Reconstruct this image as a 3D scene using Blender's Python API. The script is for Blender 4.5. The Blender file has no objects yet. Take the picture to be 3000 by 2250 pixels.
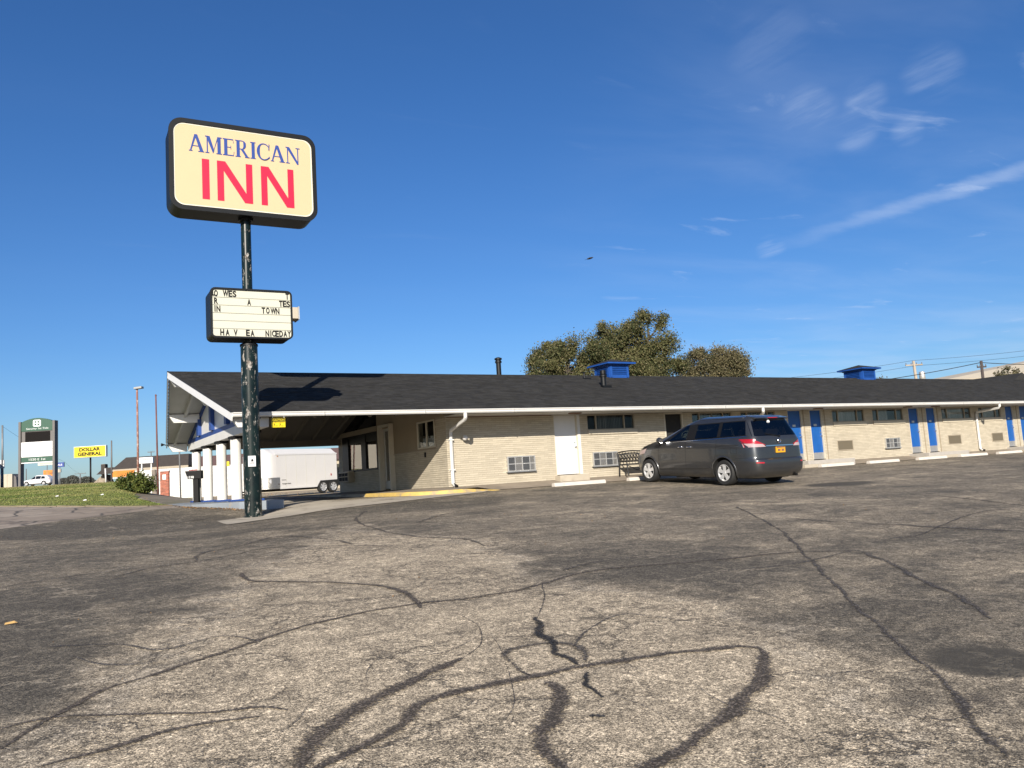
import bpy, bmesh, math, random
import numpy as np
from mathutils import Vector, Matrix
from mathutils.geometry import delaunay_2d_cdt

random.seed(7)
RNG = np.random.default_rng(7)
R = math.radians
SC = bpy.context.scene
COL = SC.collection

# ------------------------------------------------------------------ camera
cam_d = bpy.data.cameras.new('camera')
cam = bpy.data.objects.new('camera', cam_d)
COL.objects.link(cam)
SC.camera = cam
cam_d.sensor_width = 36.0
cam_d.lens = 36.0 * 2386.8 / 3000.0
cam_d.clip_start = 0.1
cam_d.clip_end = 6000
_f = Vector((0.50847357, 0.85384168, 0.11139567))
_r = Vector((0.86107326, -0.50460832, -0.06263608))
_u = Vector((-0.00272988, -0.12776862, 0.99180025))
_m = Matrix((( _r.x, _u.x, -_f.x, 0.0), (_r.y, _u.y, -_f.y, -23.394), (_r.z, _u.z, -_f.z, 0.0747), (0, 0, 0, 1)))
cam.matrix_world = _m

# ------------------------------------------------------------------ light
SUN_DIR = Vector((0.643, 1.0, -0.51)).normalized()       # the way the light travels
SUN_EL = math.asin(-SUN_DIR.z)
SUN_AZ = math.atan2(-SUN_DIR.x, -SUN_DIR.y)              # sun position, clockwise from +Y
sun_d = bpy.data.lights.new('sun', 'SUN')
sun_d.energy = 5.0
sun_d.angle = R(0.5)
sun_d.color = (1.0, 0.92, 0.80)
sun = bpy.data.objects.new('sun', sun_d)
COL.objects.link(sun)
sun.rotation_euler = SUN_DIR.to_track_quat('-Z', 'Y').to_euler()
sun.location = (-20, -30, 30)

world = bpy.data.worlds.new('World')
SC.world = world
world.use_nodes = True
wn, wl = world.node_tree.nodes, world.node_tree.links
wn.clear()
sky = wn.new('ShaderNodeTexSky')
sky.sky_type = 'NISHITA'
sky.sun_disc = False
sky.sun_elevation = SUN_EL
sky.sun_rotation = SUN_AZ
sky.altitude = 400
sky.air_density = 1.0
sky.dust_density = 1.1
sky.ozone_density = 6.0
bg = wn.new('ShaderNodeBackground')
bg.inputs['Strength'].default_value = 0.075
wo = wn.new('ShaderNodeOutputWorld')


def wmath(op, a, b=None, clamp=False):
    n = wn.new('ShaderNodeMath'); n.operation = op; n.use_clamp = clamp
    for i, v in enumerate((a, b)):
        if v is None: continue
        if isinstance(v, (int, float)): n.inputs[i].default_value = v
        else: wl.new(v, n.inputs[i])
    return n.outputs[0]


def wdot(vec):
    n = wn.new('ShaderNodeVectorMath'); n.operation = 'DOT_PRODUCT'
    wl.new(tc.outputs['Generated'], n.inputs[0]); n.inputs[1].default_value = vec
    return n.outputs['Value']


def wsmooth(v, a, b):
    n = wn.new('ShaderNodeMapRange'); n.interpolation_type = 'SMOOTHSTEP'
    wl.new(v, n.inputs[0]); n.inputs[1].default_value = a; n.inputs[2].default_value = b
    return n.outputs[0]


tc = wn.new('ShaderNodeTexCoord')
sep = wn.new('ShaderNodeSeparateXYZ'); wl.new(tc.outputs['Generated'], sep.inputs[0])
# cirrus on a high flat layer: plane coordinates x/z, y/z
zc = wmath('MAXIMUM', sep.outputs['Z'], 0.03)
px_ = wmath('DIVIDE', sep.outputs['X'], zc); py_ = wmath('DIVIDE', sep.outputs['Y'], zc)
cmb = wn.new('ShaderNodeCombineXYZ'); wl.new(px_, cmb.inputs[0]); wl.new(py_, cmb.inputs[1])
mp = wn.new('ShaderNodeMapping'); wl.new(cmb.outputs[0], mp.inputs[0])
mp.inputs['Rotation'].default_value = (0, 0, R(-38)); mp.inputs['Scale'].default_value = (1.15, 2.9, 1)


def wnoise(scale, detail, rough, dist, vec=mp.outputs[0], off=0.0):
    n = wn.new('ShaderNodeTexNoise'); n.noise_dimensions = '3D'
    n.inputs['Scale'].default_value = scale; n.inputs['Detail'].default_value = detail
    n.inputs['Roughness'].default_value = rough; n.inputs['Distortion'].default_value = dist
    if off:
        a = wn.new('ShaderNodeVectorMath'); a.operation = 'ADD'; wl.new(vec, a.inputs[0]); a.inputs[1].default_value = (off, off * 1.7, 0)
        vec = a.outputs[0]
    wl.new(vec, n.inputs['Vector'])
    return n.outputs['Fac']


puffs = wmath('MULTIPLY', wsmooth(wnoise(1.5, 7, 0.58, 0.5, off=3.1), 0.60, 0.80), 0.55)
veil = wmath('MULTIPLY', wsmooth(wnoise(0.55, 5, 0.55, 0.4, off=9.0), 0.42, 0.75), 0.17)
side = wsmooth(wdot((0.86, 0.46, 0.20)), 0.86, 0.985)                # the cirrus field stands to the east
field = wmath('MULTIPLY', wmath('ADD', puffs, veil), wmath('ADD', wmath('MULTIPLY', side, 0.93), 0.07))
# a drifting contrail: a band along one great circle
P1, P2 = Vector((0.7466, 0.6186, 0.2449)).normalized(), Vector((0.8667, 0.4156, 0.2758)).normalized()
NB = P1.cross(P2).normalized()
ALONG = NB.cross(P1).normalized()
band = wmath('ABSOLUTE', wmath('ADD', wdot(tuple(NB)), wmath('MULTIPLY', wmath('SUBTRACT', wnoise(2.3, 4, 0.6, 0.2, off=5.0), 0.5), 0.016)))
band = wmath('SUBTRACT', 1.0, wsmooth(band, 0.001, 0.011), True)
start = wmath('MULTIPLY', wsmooth(wdot(tuple(ALONG)), -0.06, 0.16), 0.30)
trail = wmath('MULTIPLY', wmath('MULTIPLY', band, start), wmath('ADD', wmath('MULTIPLY', wnoise(3.0, 5, 0.6, 0.3), 0.9), 0.35))
low = wmath('MULTIPLY', wmath('SUBTRACT', 1.0, wsmooth(sep.outputs['Z'], 0.02, 0.24)), wmath('MULTIPLY', wsmooth(wdot((0.83, 0.55, 0.08)), 0.90, 1.0), wmath('MULTIPLY', wsmooth(wnoise(0.6, 5, 0.5, 0.2, off=2.0), 0.3, 0.7), 0.20)))
WISPS = [((0.7356, 0.5632, 0.3764), 2.0, .27), ((0.7696, 0.5151, 0.3774), 1.4, .24), ((0.801, 0.4579, 0.3858), 1.9, .20), ((0.7703, 0.5337, 0.3489), 1.7, .22), ((0.8021, 0.4935, 0.3362), 1.2, .18), ((0.7357, 0.633, 0.2408), 1.2, .30), ((0.6898, 0.5687, 0.4481), 3.0, .09)]
wisps = None
mp2 = wn.new('ShaderNodeMapping'); wl.new(cmb.outputs[0], mp2.inputs[0])
mp2.inputs['Rotation'].default_value = (0, 0, R(40)); mp2.inputs['Scale'].default_value = (3.2, .9, 1)
wn_fine = wsmooth(wnoise(2.1, 6, 0.60, 0.12, vec=mp2.outputs[0], off=7.3), 0.36, 0.74)
for d_, ang_, k_ in WISPS:
    m_ = wmath('MULTIPLY', wsmooth(wdot(d_), math.cos(R(ang_)), math.cos(R(ang_ * .15))), k_)
    wisps = m_ if wisps is None else wmath('ADD', wisps, m_)
field = wmath('ADD', wmath('MULTIPLY', field, 0.6), wmath('MULTIPLY', wisps, wn_fine))
cover = wmath('MINIMUM', wmath('ADD', wmath('ADD', field, trail), low), 0.75)
hs = wn.new('ShaderNodeHueSaturation'); hs.inputs['Saturation'].default_value = 1.13; hs.inputs['Hue'].default_value = 0.506
hs.inputs['Value'].default_value = 1.0
wl.new(sky.outputs[0], hs.inputs['Color'])
mx = wn.new('ShaderNodeMixRGB'); wl.new(cover, mx.inputs[0]); wl.new(hs.outputs[0], mx.inputs[1])
mx.inputs[2].default_value = (5.2, 6.1, 7.8, 1)
wl.new(mx.outputs[0], bg.inputs['Color'])
wl.new(bg.outputs[0], wo.inputs['Surface'])

SC.view_settings.view_transform = 'Standard'
SC.view_settings.look = 'None'
SC.view_settings.gamma = 1.0
SC.view_settings.use_curve_mapping = False
SC.view_settings.exposure = 0.74


# ------------------------------------------------------------------ mesh helpers
class MB:
    """collects shapes; becomes one mesh object"""
    def __init__(s): s.v = []; s.f = []; s.m = []

    def add(s, vs, fs, m=0):
        o = len(s.v); s.v += [tuple(v) for v in vs]
        s.f += [tuple(i + o for i in f) for f in fs]; s.m += [m] * len(fs); return s

    def box(s, x0, y0, z0, x1, y1, z1, m=0):
        x0, x1 = min(x0, x1), max(x0, x1); y0, y1 = min(y0, y1), max(y0, y1); z0, z1 = min(z0, z1), max(z0, z1)
        return s.add([(x0, y0, z0), (x1, y0, z0), (x1, y1, z0), (x0, y1, z0), (x0, y0, z1), (x1, y0, z1), (x1, y1, z1), (x0, y1, z1)],
                     [(0, 3, 2, 1), (4, 5, 6, 7), (0, 1, 5, 4), (1, 2, 6, 5), (2, 3, 7, 6), (3, 0, 4, 7)], m)

    def obox(s, c, ax, ay, az, m=0):
        """box at centre c with half-axis vectors"""
        c, ax, ay, az = map(Vector, (c, ax, ay, az))
        vs = [c - ax - ay - az, c + ax - ay - az, c + ax + ay - az, c - ax + ay - az, c - ax - ay + az, c + ax - ay + az, c + ax + ay + az, c - ax + ay + az]
        fs = [(0, 3, 2, 1), (4, 5, 6, 7), (0, 1, 5, 4), (1, 2, 6, 5), (2, 3, 7, 6), (3, 0, 4, 7)]
        if ax.cross(ay).dot(az) < 0: fs = [f[::-1] for f in fs]
        return s.add(vs, fs, m)

    def bar(s, a, b, w, h, up=(0, 0, 1), m=0):
        a, b, up = Vector(a), Vector(b), Vector(up)
        d = b - a; l = d.length; d.normalize()
        sd = d.cross(up).normalized(); u2 = sd.cross(d).normalized()
        return s.obox((a + b) / 2, d * l / 2, sd * w / 2, u2 * h / 2, m)

    def tube(s, pts, rad, n=8, m=0, cap=True):
        pts = [Vector(p) for p in pts]
        rads = rad if isinstance(rad, (list, tuple)) else [rad] * len(pts)
        o = len(s.v); prev = None
        for i, p in enumerate(pts):
            d = (pts[min(i + 1, len(pts) - 1)] - pts[max(i - 1, 0)]).normalized()
            if prev is None:
                ref = Vector((0, 0, 1)) if abs(d.z) < 0.9 else Vector((1, 0, 0))
                a = d.cross(ref).normalized()
            else:
                a = (prev - d * prev.dot(d)).normalized()
            prev = a; b = d.cross(a)
            for k in range(n):
                t = 2 * math.pi * k / n
                s.v.append(tuple(p + (a * math.cos(t) + b * math.sin(t)) * rads[i]))
        for i in range(len(pts) - 1):
            for k in range(n):
                k2 = (k + 1) % n
                s.f.append((o + i * n + k, o + i * n + k2, o + (i + 1) * n + k2, o + (i + 1) * n + k)); s.m.append(m)
        if cap:
            s.f.append(tuple(o + k for k in range(n))[::-1]); s.m.append(m)
            e = o + (len(pts) - 1) * n
            s.f.append(tuple(e + k for k in range(n))); s.m.append(m)
        return s

    def prism(s, poly, a, b, to3, m=0):
        """poly in (u,v); to3(u,v,w) -> point; extruded from w=a to w=b"""
        n = len(poly)
        vs = [to3(u, v, a) for u, v in poly] + [to3(u, v, b) for u, v in poly]
        fs = [tuple(range(n))[::-1], tuple(range(n, 2 * n))] + [(i, (i + 1) % n, n + (i + 1) % n, n + i) for i in range(n)]
        return s.add(vs, fs, m)

    def lathe(s, prof, c, axis='z', n=24, m=0, cap=True):
        """prof: (radius, height along axis)"""
        o = len(s.v); c = Vector(c)
        for r_, h in prof:
            for k in range(n):
                t = 2 * math.pi * k / n; a, b = r_ * math.cos(t), r_ * math.sin(t)
                s.v.append(tuple(c + {'z': Vector((a, b, h)), 'y': Vector((a, h, b)), 'x': Vector((h, a, b))}[axis]))
        for i in range(len(prof) - 1):
            for k in range(n):
                k2 = (k + 1) % n
                s.f.append((o + i * n + k, o + i * n + k2, o + (i + 1) * n + k2, o + (i + 1) * n + k)); s.m.append(m)
        if not cap: return s
        s.f.append(tuple(o + k for k in range(n))[::-1]); s.m.append(m)
        e = o + (len(prof) - 1) * n
        s.f.append(tuple(e + k for k in range(n))); s.m.append(m)
        return s


WM = {}                                            # rest matrix of every Empty, for placing children


def thing(name, label, cat, loc=(0, 0, 0), rotz=0.0, group=None):
    o = bpy.data.objects.new(name, None); COL.objects.link(o)
    o.empty_display_size = 0.2
    o.location = loc; o.rotation_euler = (0, 0, rotz)
    WM[o.name] = Matrix.Translation(Vector(loc)) @ Matrix.Rotation(rotz, 4, 'Z')
    o['label'] = label; o['category'] = cat
    if group: o['group'] = group
    return o


def tag(o, label=None, cat=None, group=None, kind=None):
    if label: o['label'] = label
    if cat: o['category'] = cat
    if group: o['group'] = group
    if kind: o['kind'] = kind
    return o


def obj(name, mb, mats, parent=None, world=True, smooth=False, bevel=0.0, recalc=True):
    """link a MB as ONE mesh object; world=True: its coordinates are world ones, moved into the parent's frame"""
    me = bpy.data.meshes.new(name)
    vs = mb.v
    if parent is not None and world:
        inv = WM[parent.name].inverted()
        vs = [tuple(inv @ Vector(v)) for v in vs]
    me.from_pydata(vs, [], mb.f)
    for m in (mats if isinstance(mats, (list, tuple)) else [mats]): me.materials.append(m)
    me.polygons.foreach_set('material_index', mb.m)
    if recalc and len(mb.f) < 60000:
        bm = bmesh.new(); bm.from_mesh(me); bmesh.ops.recalc_face_normals(bm, faces=bm.faces)
        if bevel:
            es = [e for e in bm.edges if len(e.link_faces) == 2 and e.calc_face_angle(0) > 0.6]
            bmesh.ops.bevel(bm, geom=es, offset=bevel, segments=2, profile=0.6, affect='EDGES', clamp_overlap=True)
        bm.to_mesh(me); bm.free()
    if smooth:
        me.polygons.foreach_set('use_smooth', [True] * len(me.polygons))
        if smooth is not True:
            me.set_sharp_from_angle(angle=R(smooth))
    me.update()
    o = bpy.data.objects.new(name, me); COL.objects.link(o)
    if parent is not None:
        o.parent = parent; WM[o.name] = WM[parent.name]
    else:
        WM[o.name] = Matrix.Identity(4)
    return o


def dup(root, loc, rotz=None, label=None):
    r_ = root.copy(); COL.objects.link(r_); r_.location = loc
    if rotz is not None: r_.rotation_euler = (0, 0, rotz)
    if label: r_['label'] = label
    for ch in list(root.children):
        c = ch.copy(); COL.objects.link(c); c.parent = r_
        for g in list(ch.children):
            d = g.copy(); COL.objects.link(d); d.parent = c
    return r_


def text_geo(s, width, height, tracking=1.0, bold=0.0):
    """flat letter faces fitted in a box, lower left at 0,0: (verts2d, faces)"""
    cu = bpy.data.curves.new('lettering', 'FONT'); cu.body = s; cu.space_character = tracking; cu.offset = bold
    cu.resolution_u = 4
    ob = bpy.data.objects.new('lettering', cu)
    me = bpy.data.meshes.new_from_object(ob)
    vs = np.array([v.co[:] for v in me.vertices]) if len(me.vertices) else np.zeros((0, 3))
    fs = [tuple(p.vertices) for p in me.polygons]
    bpy.data.objects.remove(ob); bpy.data.curves.remove(cu); bpy.data.meshes.remove(me)
    mn, mxx = vs.min(0), vs.max(0)
    w, h = mxx[0] - mn[0], mxx[1] - mn[1]
    sx = width / w if width else height / h
    sy = height / h if height else width / w
    return [((v[0] - mn[0]) * sx, (v[1] - mn[1]) * sy) for v in vs], fs


# ------------------------------------------------------------------ materials
ALB = 0.74                                          # overall reflectance level of the paints and masonry below


def mat(name, col, rough=0.6, metal=0.0, var=0.0, vscale=3.0, bump=0.0, bscale=40.0, spec=0.5, coat=0.0, island=0.0, dirt=None, dscale=1.5, dthr=(0.5, 0.7), objvar=0.0, sss=None, stretch=(1, 1, 1)):
    if metal < .5:
        col = tuple(c * ALB for c in col)
        if dirt is not None: dirt = tuple(c * ALB for c in dirt)
    m = bpy.data.materials.new(name); m.use_nodes = True
    nt = m.node_tree; N, L = nt.nodes, nt.links
    b = N['Principled BSDF']
    b.inputs['Roughness'].default_value = rough; b.inputs['Metallic'].default_value = metal
    b.inputs['Specular IOR Level'].default_value = spec
    if coat: b.inputs['Coat Weight'].default_value = coat; b.inputs['Coat Roughness'].default_value = 0.05
    b.inputs['Base Color'].default_value = (*col, 1)
    tcn = N.new('ShaderNodeTexCoord')
    mpn = N.new('ShaderNodeMapping'); L.new(tcn.outputs['Object'], mpn.inputs[0]); mpn.inputs['Scale'].default_value = stretch
    cur = None

    def mixv(cur, fac, amount):
        """multiply colour by 1 +- amount"""
        mr = N.new('ShaderNodeMapRange'); L.new(fac, mr.inputs[0])
        mr.inputs[3].default_value = 1 - amount; mr.inputs[4].default_value = 1 + amount
        mm = N.new('ShaderNodeVectorMath'); mm.operation = 'SCALE'
        if cur is None: mm.inputs[0].default_value = col
        else: L.new(cur, mm.inputs[0])
        L.new(mr.outputs[0], mm.inputs['Scale'])
        return mm.outputs[0]
    if var:
        n = N.new('ShaderNodeTexNoise'); n.inputs['Scale'].default_value = vscale; n.inputs['Detail'].default_value = 6
        n.inputs['Roughness'].default_value = 0.6
        L.new(mpn.outputs[0], n.inputs['Vector'])
        mr = N.new('ShaderNodeMapRange'); L.new(n.outputs['Fac'], mr.inputs[0]); mr.inputs[1].default_value = 0.3; mr.inputs[2].default_value = 0.7
        cur = mixv(cur, mr.outputs[0], var)
    if island:
        g = N.new('ShaderNodeNewGeometry'); cur = mixv(cur, g.outputs['Random Per Island'], island)
    if objvar:
        oi = N.new('ShaderNodeObjectInfo'); cur = mixv(cur, oi.outputs['Random'], objvar)
    if dirt is not None:
        n = N.new('ShaderNodeTexNoise'); n.inputs['Scale'].default_value = dscale; n.inputs['Detail'].default_value = 8; n.inputs['Roughness'].default_value = 0.65
        L.new(mpn.outputs[0], n.inputs['Vector'])
        mr = N.new('ShaderNodeMapRange'); mr.interpolation_type = 'SMOOTHSTEP'; L.new(n.outputs['Fac'], mr.inputs[0])
        mr.inputs[1].default_value, mr.inputs[2].default_value = dthr
        mm = N.new('ShaderNodeMixRGB'); L.new(mr.outputs[0], mm.inputs[0])
        if cur is None: mm.inputs[1].default_value = (*col, 1)
        else: L.new(cur, mm.inputs[1])
        mm.inputs[2].default_value = (*dirt, 1); cur = mm.outputs[0]
    if cur is not None: L.new(cur, b.inputs['Base Color'])
    if bump:
        n = N.new('ShaderNodeTexNoise'); n.inputs['Scale'].default_value = bscale; n.inputs['Detail'].default_value = 4
        L.new(tcn.outputs['Object'], n.inputs['Vector'])
        bp = N.new('ShaderNodeBump'); bp.inputs['Strength'].default_value = bump; bp.inputs['Distance'].default_value = 0.02
        L.new(n.outputs['Fac'], bp.inputs['Height']); L.new(bp.outputs[0], b.inputs['Normal'])
    return m


M = {}
M['white'] = mat('white_paint', (0.76, 0.75, 0.72), 0.5, var=0.06, vscale=2.0, dirt=(0.5, 0.47, 0.42), dscale=2.2, dthr=(0.62, 0.85))
M['white_clean'] = mat('white_enamel', (0.80, 0.79, 0.77), 0.35, var=0.03)
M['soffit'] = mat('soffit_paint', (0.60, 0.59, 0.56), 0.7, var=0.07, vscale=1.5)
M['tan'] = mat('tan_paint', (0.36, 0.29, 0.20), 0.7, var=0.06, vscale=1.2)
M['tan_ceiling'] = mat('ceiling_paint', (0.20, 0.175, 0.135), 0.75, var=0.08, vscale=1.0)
M['blue'] = mat('blue_paint', (0.010, 0.105, 0.39), 0.45, var=0.08, vscale=3)
M['blue_trim'] = mat('blue_trim_paint', (0.014, 0.060, 0.26), 0.5, var=0.12, vscale=4)
M['blue_cup'] = mat('cupola_paint', (0.010, 0.075, 0.33), 0.5, var=0.12, vscale=5)
M['brick'] = mat('cream_brick', (0.555, 0.492, 0.38), 0.8, island=0.09, var=0.09, vscale=1.6, bump=0.3, bscale=60)
M['brick_one'] = mat('cream_brick_single', (0.555, 0.492, 0.38), 0.8, objvar=0.09, var=0.09, vscale=9, bump=0.3, bscale=60)
M['mortar'] = mat('mortar', (0.44, 0.385, 0.29), 0.95, var=0.15, vscale=6, bump=0.4, bscale=50)
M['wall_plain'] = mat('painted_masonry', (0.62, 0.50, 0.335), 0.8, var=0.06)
M['sill'] = mat('stone_sill', (0.62, 0.55, 0.42), 0.75, var=0.08, vscale=6)
M['shingle'] = mat('asphalt_shingle', (0.043, 0.042, 0.040), 0.92, island=0.24, var=0.12, vscale=1.3, bump=0.6, bscale=120, spec=0.15)
M['dark'] = mat('dark_interior', (0.018, 0.017, 0.016), 0.8)
M['black'] = mat('black_metal', (0.006, 0.007, 0.008), 0.5, var=0.2, vscale=6, spec=0.3, dirt=(0.05, 0.05, 0.045), dscale=3.0, dthr=(0.68, 0.80))
M['iron'] = mat('black_iron', (0.015, 0.014, 0.014), 0.45, metal=0.3)
M['alu'] = mat('aluminium', (0.55, 0.54, 0.51), 0.4, metal=0.6, var=0.06)
M['frame_tan'] = mat('window_frame', (0.42, 0.36, 0.27), 0.5, var=0.05)
M['louvre'] = mat('louvre_tan', (0.20, 0.17, 0.12), 0.6)
M['frame_white'] = mat('door_frame', (0.66, 0.60, 0.48), 0.5, var=0.06)
M['concrete'] = mat('concrete', (0.50, 0.44, 0.345), 0.9, var=0.14, vscale=0.8, bump=0.35, bscale=60, dirt=(0.24, 0.20, 0.155), dscale=1.3, dthr=(0.5, 0.72))
M['stoop'] = mat('stoop_concrete', (0.44, 0.41, 0.37), 0.9, var=0.1, vscale=3, bump=0.3, bscale=60)
M['walk'] = mat('dirty_walk', (0.30, 0.25, 0.19), 0.9, var=0.2, vscale=1.5, bump=0.35, bscale=60)
M['slab_paint'] = mat('slab_paint', (0.26, 0.29, 0.32), 0.8, var=0.12, vscale=1.5, dirt=(0.34, 0.30, 0.25), dscale=2, dthr=(0.52, 0.7), bump=0.2)
M['yellow_kerb'] = mat('yellow_kerb_paint', (0.66, 0.46, 0.13), 0.7, var=0.12, vscale=3, dirt=(0.40, 0.31, 0.19), dscale=2.5, dthr=(0.50, 0.66), bump=0.2)
M['stop'] = mat('wheel_stop_paint', (0.68, 0.63, 0.56), 0.75, var=0.06, vscale=3, dirt=(0.48, 0.42, 0.36), dscale=4, dthr=(0.62, 0.76), bump=0.2)
M['tread'] = mat('tyre_rubber', (0.016, 0.016, 0.016), 0.75, var=0.2, vscale=20)
M['rim'] = mat('alloy', (0.78, 0.78, 0.78), 0.30, metal=0.45)
M['chrome'] = mat('chrome', (0.75, 0.75, 0.76), 0.15, metal=1.0)
M['grey_plate'] = mat('kick_plate', (0.40, 0.40, 0.40), 0.45, metal=0.4, var=0.1, vscale=8)
M['cream_sign'] = mat('sign_cream', (0.70, 0.525, 0.315), 0.35, var=0.015, vscale=1)
M['sign_edge'] = mat('sign_edge', (0.85, 0.80, 0.66), 0.4)
M['sign_blue'] = mat('sign_blue', (0.030, 0.070, 0.30), 0.4)
M['sign_red'] = mat('sign_red', (0.80, 0.012, 0.055), 0.4)
M['board'] = mat('board_white', (0.66, 0.65, 0.53), 0.35, var=0.02)
M['board_line'] = mat('board_track', (0.36, 0.36, 0.30), 0.5)
M['ink'] = mat('black_letters', (0.009, 0.009, 0.010), 0.6, spec=0.2)
M['beige_box'] = mat('beige_box', (0.52, 0.46, 0.36), 0.5)
M['yellow'] = mat('sign_yellow', (0.80, 0.62, 0.01), 0.45)
M['orange'] = mat('awning_orange', (0.66, 0.24, 0.04), 0.7, var=0.2, vscale=1)
M['green_sign'] = mat('sign_green', (0.018, 0.085, 0.050), 0.5)
M['screen'] = mat('dark_screen', (0.010, 0.008, 0.008), 0.7, spec=0.1)
M['white_flat'] = mat('panel_white', (0.82, 0.82, 0.82), 0.45)
M['faint'] = mat('faint_script', (0.44, 0.44, 0.46), 0.5)
M['greypost'] = mat('sign_post_grey', (0.14, 0.13, 0.125), 0.6, var=0.06)
M['rust'] = mat('rusty_pole', (0.30, 0.13, 0.09), 0.75, var=0.3, vscale=4, dirt=(0.55, 0.45, 0.40), dscale=6, dthr=(0.5, 0.65))
M['rust_dark'] = mat('rusty_dark_pole', (0.17, 0.06, 0.045), 0.75, var=0.3, vscale=4)
M['grey_metal'] = mat('grey_metal', (0.22, 0.23, 0.24), 0.5, metal=0.3, var=0.1)
M['wood_grey'] = mat('weathered_timber', (0.26, 0.22, 0.18), 0.9, var=0.25, vscale=5, stretch=(1, 1, 0.1))
M['pole_wood'] = mat('pole_timber', (0.38, 0.32, 0.25), 0.9, var=0.2, vscale=3, stretch=(1, 1, 0.1))
M['pole_dark'] = mat('dark_pole_timber', (0.07, 0.055, 0.05), 0.9, var=0.2, vscale=3)
M['wire'] = mat('cable', (0.02, 0.02, 0.02), 0.6)
M['red_brick'] = mat('red_brick', (0.36, 0.10, 0.06), 0.85, island=0.35, var=0.1)
M['block'] = mat('white_block', (0.78, 0.76, 0.72), 0.8, objvar=0.035, var=0.05, vscale=1.2)
M['block_joint'] = mat('white_joint', (0.64, 0.62, 0.58), 0.9)
M['brown_roof'] = mat('brown_roof', (0.055, 0.045, 0.038), 0.9, var=0.15, vscale=2, island=0.2)
M['tan_wall'] = mat('tan_wall', (0.42, 0.36, 0.27), 0.8, var=0.08)
M['beige_metal'] = mat('beige_metal', (0.52, 0.46, 0.36), 0.6, var=0.06, vscale=0.5)
M['maroon'] = mat('maroon_fascia', (0.075, 0.035, 0.038), 0.7, var=0.1)
M['stone'] = mat('rubble_stone', (0.30, 0.25, 0.19), 0.9, var=0.35, vscale=3)
M['trailer'] = mat('trailer_skin', (0.80, 0.78, 0.75), 0.38, var=0.03, vscale=0.8, dirt=(0.60, 0.56, 0.50), dscale=1.2, dthr=(0.66, 0.9))
M['tread_plate'] = mat('tread_plate', (0.45, 0.44, 0.41), 0.4, metal=0.8, var=0.2, vscale=30, bump=0.6, bscale=40)
M['suv_white'] = mat('suv_white', (0.82, 0.82, 0.82), 0.25, coat=0.6)
M['car_glass'] = mat('car_glass', (0.012, 0.014, 0.015), 0.04, spec=0.6, coat=0.3)
M['liner'] = mat('wheel_liner', (0.008, 0.008, 0.008), 0.9)
M['lamp_red'] = mat('lamp_red', (0.42, 0.008, 0.014), 0.15, coat=0.8)
M['lamp_clear'] = mat('lamp_clear', (0.50, 0.36, 0.36), 0.12, coat=0.8)
M['plate_gold'] = mat('plate_gold', (0.85, 0.40, 0.015), 0.4)
M['plate_blue'] = mat('plate_blue', (0.02, 0.03, 0.12), 0.4)
M['mailbox'] = mat('mailbox_black', (0.008, 0.007, 0.008), 0.6, spec=0.2)
M['mail_red'] = mat('mailbox_red', (0.25, 0.01, 0.012), 0.5)
M['bark'] = mat('bark', (0.10, 0.082, 0.062), 0.95, var=0.3, vscale=4)
M['blinds'] = mat('window_blinds', (0.20, 0.185, 0.165), 0.8, island=0.4)
M['curtain'] = mat('curtain_cloth', (0.66, 0.63, 0.57), 0.9, island=0.15)
M['leaf_dry'] = mat('dry_leaf', (0.22, 0.13, 0.06), 0.9, island=0.5)
M['scrap'] = mat('yellow_scrap', (0.72, 0.45, 0.16), 0.8)
M['feather'] = mat('dark_feathers', (0.022, 0.018, 0.015), 0.8, var=0.3, vscale=20)
M['wood_brown'] = mat('brown_trim', (0.22, 0.12, 0.075), 0.8, var=0.15)
M['billboard'] = mat('lamp_head_grey', (0.35, 0.35, 0.34), 0.5)


def glass_mat(name, tint, alpha, rough=0.02, refl=0.9):
    """a window pane: mirror-like coat over a see-through tinted sheet"""
    m = bpy.data.materials.new(name); m.use_nodes = True
    N, L = m.node_tree.nodes, m.node_tree.links; N.clear()
    out = N.new('ShaderNodeOutputMaterial'); tr = N.new('ShaderNodeBsdfTransparent'); tr.inputs[0].default_value = (*tint, 1)
    gl = N.new('ShaderNodeBsdfGlossy'); gl.inputs['Roughness'].default_value = rough; gl.inputs[0].default_value = (0.9, 0.92, 0.95, 1)
    lw = N.new('ShaderNodeFresnel'); lw.inputs['IOR'].default_value = 1.5
    ad = N.new('ShaderNodeMath'); ad.operation = 'MULTIPLY_ADD'; L.new(lw.outputs[0], ad.inputs[0]); ad.inputs[1].default_value = refl; ad.inputs[2].default_value = alpha; ad.use_clamp = True
    mx = N.new('ShaderNodeMixShader'); L.new(ad.outputs[0], mx.inputs[0]); L.new(tr.outputs[0], mx.inputs[1]); L.new(gl.outputs[0], mx.inputs[2])
    L.new(mx.outputs[0], out.inputs[0])
    return m


M['pane'] = glass_mat('window_pane', (0.80, 0.82, 0.82), 0.0, refl=0.18)
M['van_glass'] = glass_mat('van_glass', (0.42, 0.50, 0.48), 0.02, refl=.8)
M['van_privacy'] = glass_mat('van_privacy_glass', (0.16, 0.17, 0.18), 0.03, refl=.8)
M['pane_office'] = glass_mat('office_pane', (0.35, 0.37, 0.38), 0.22)


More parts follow.
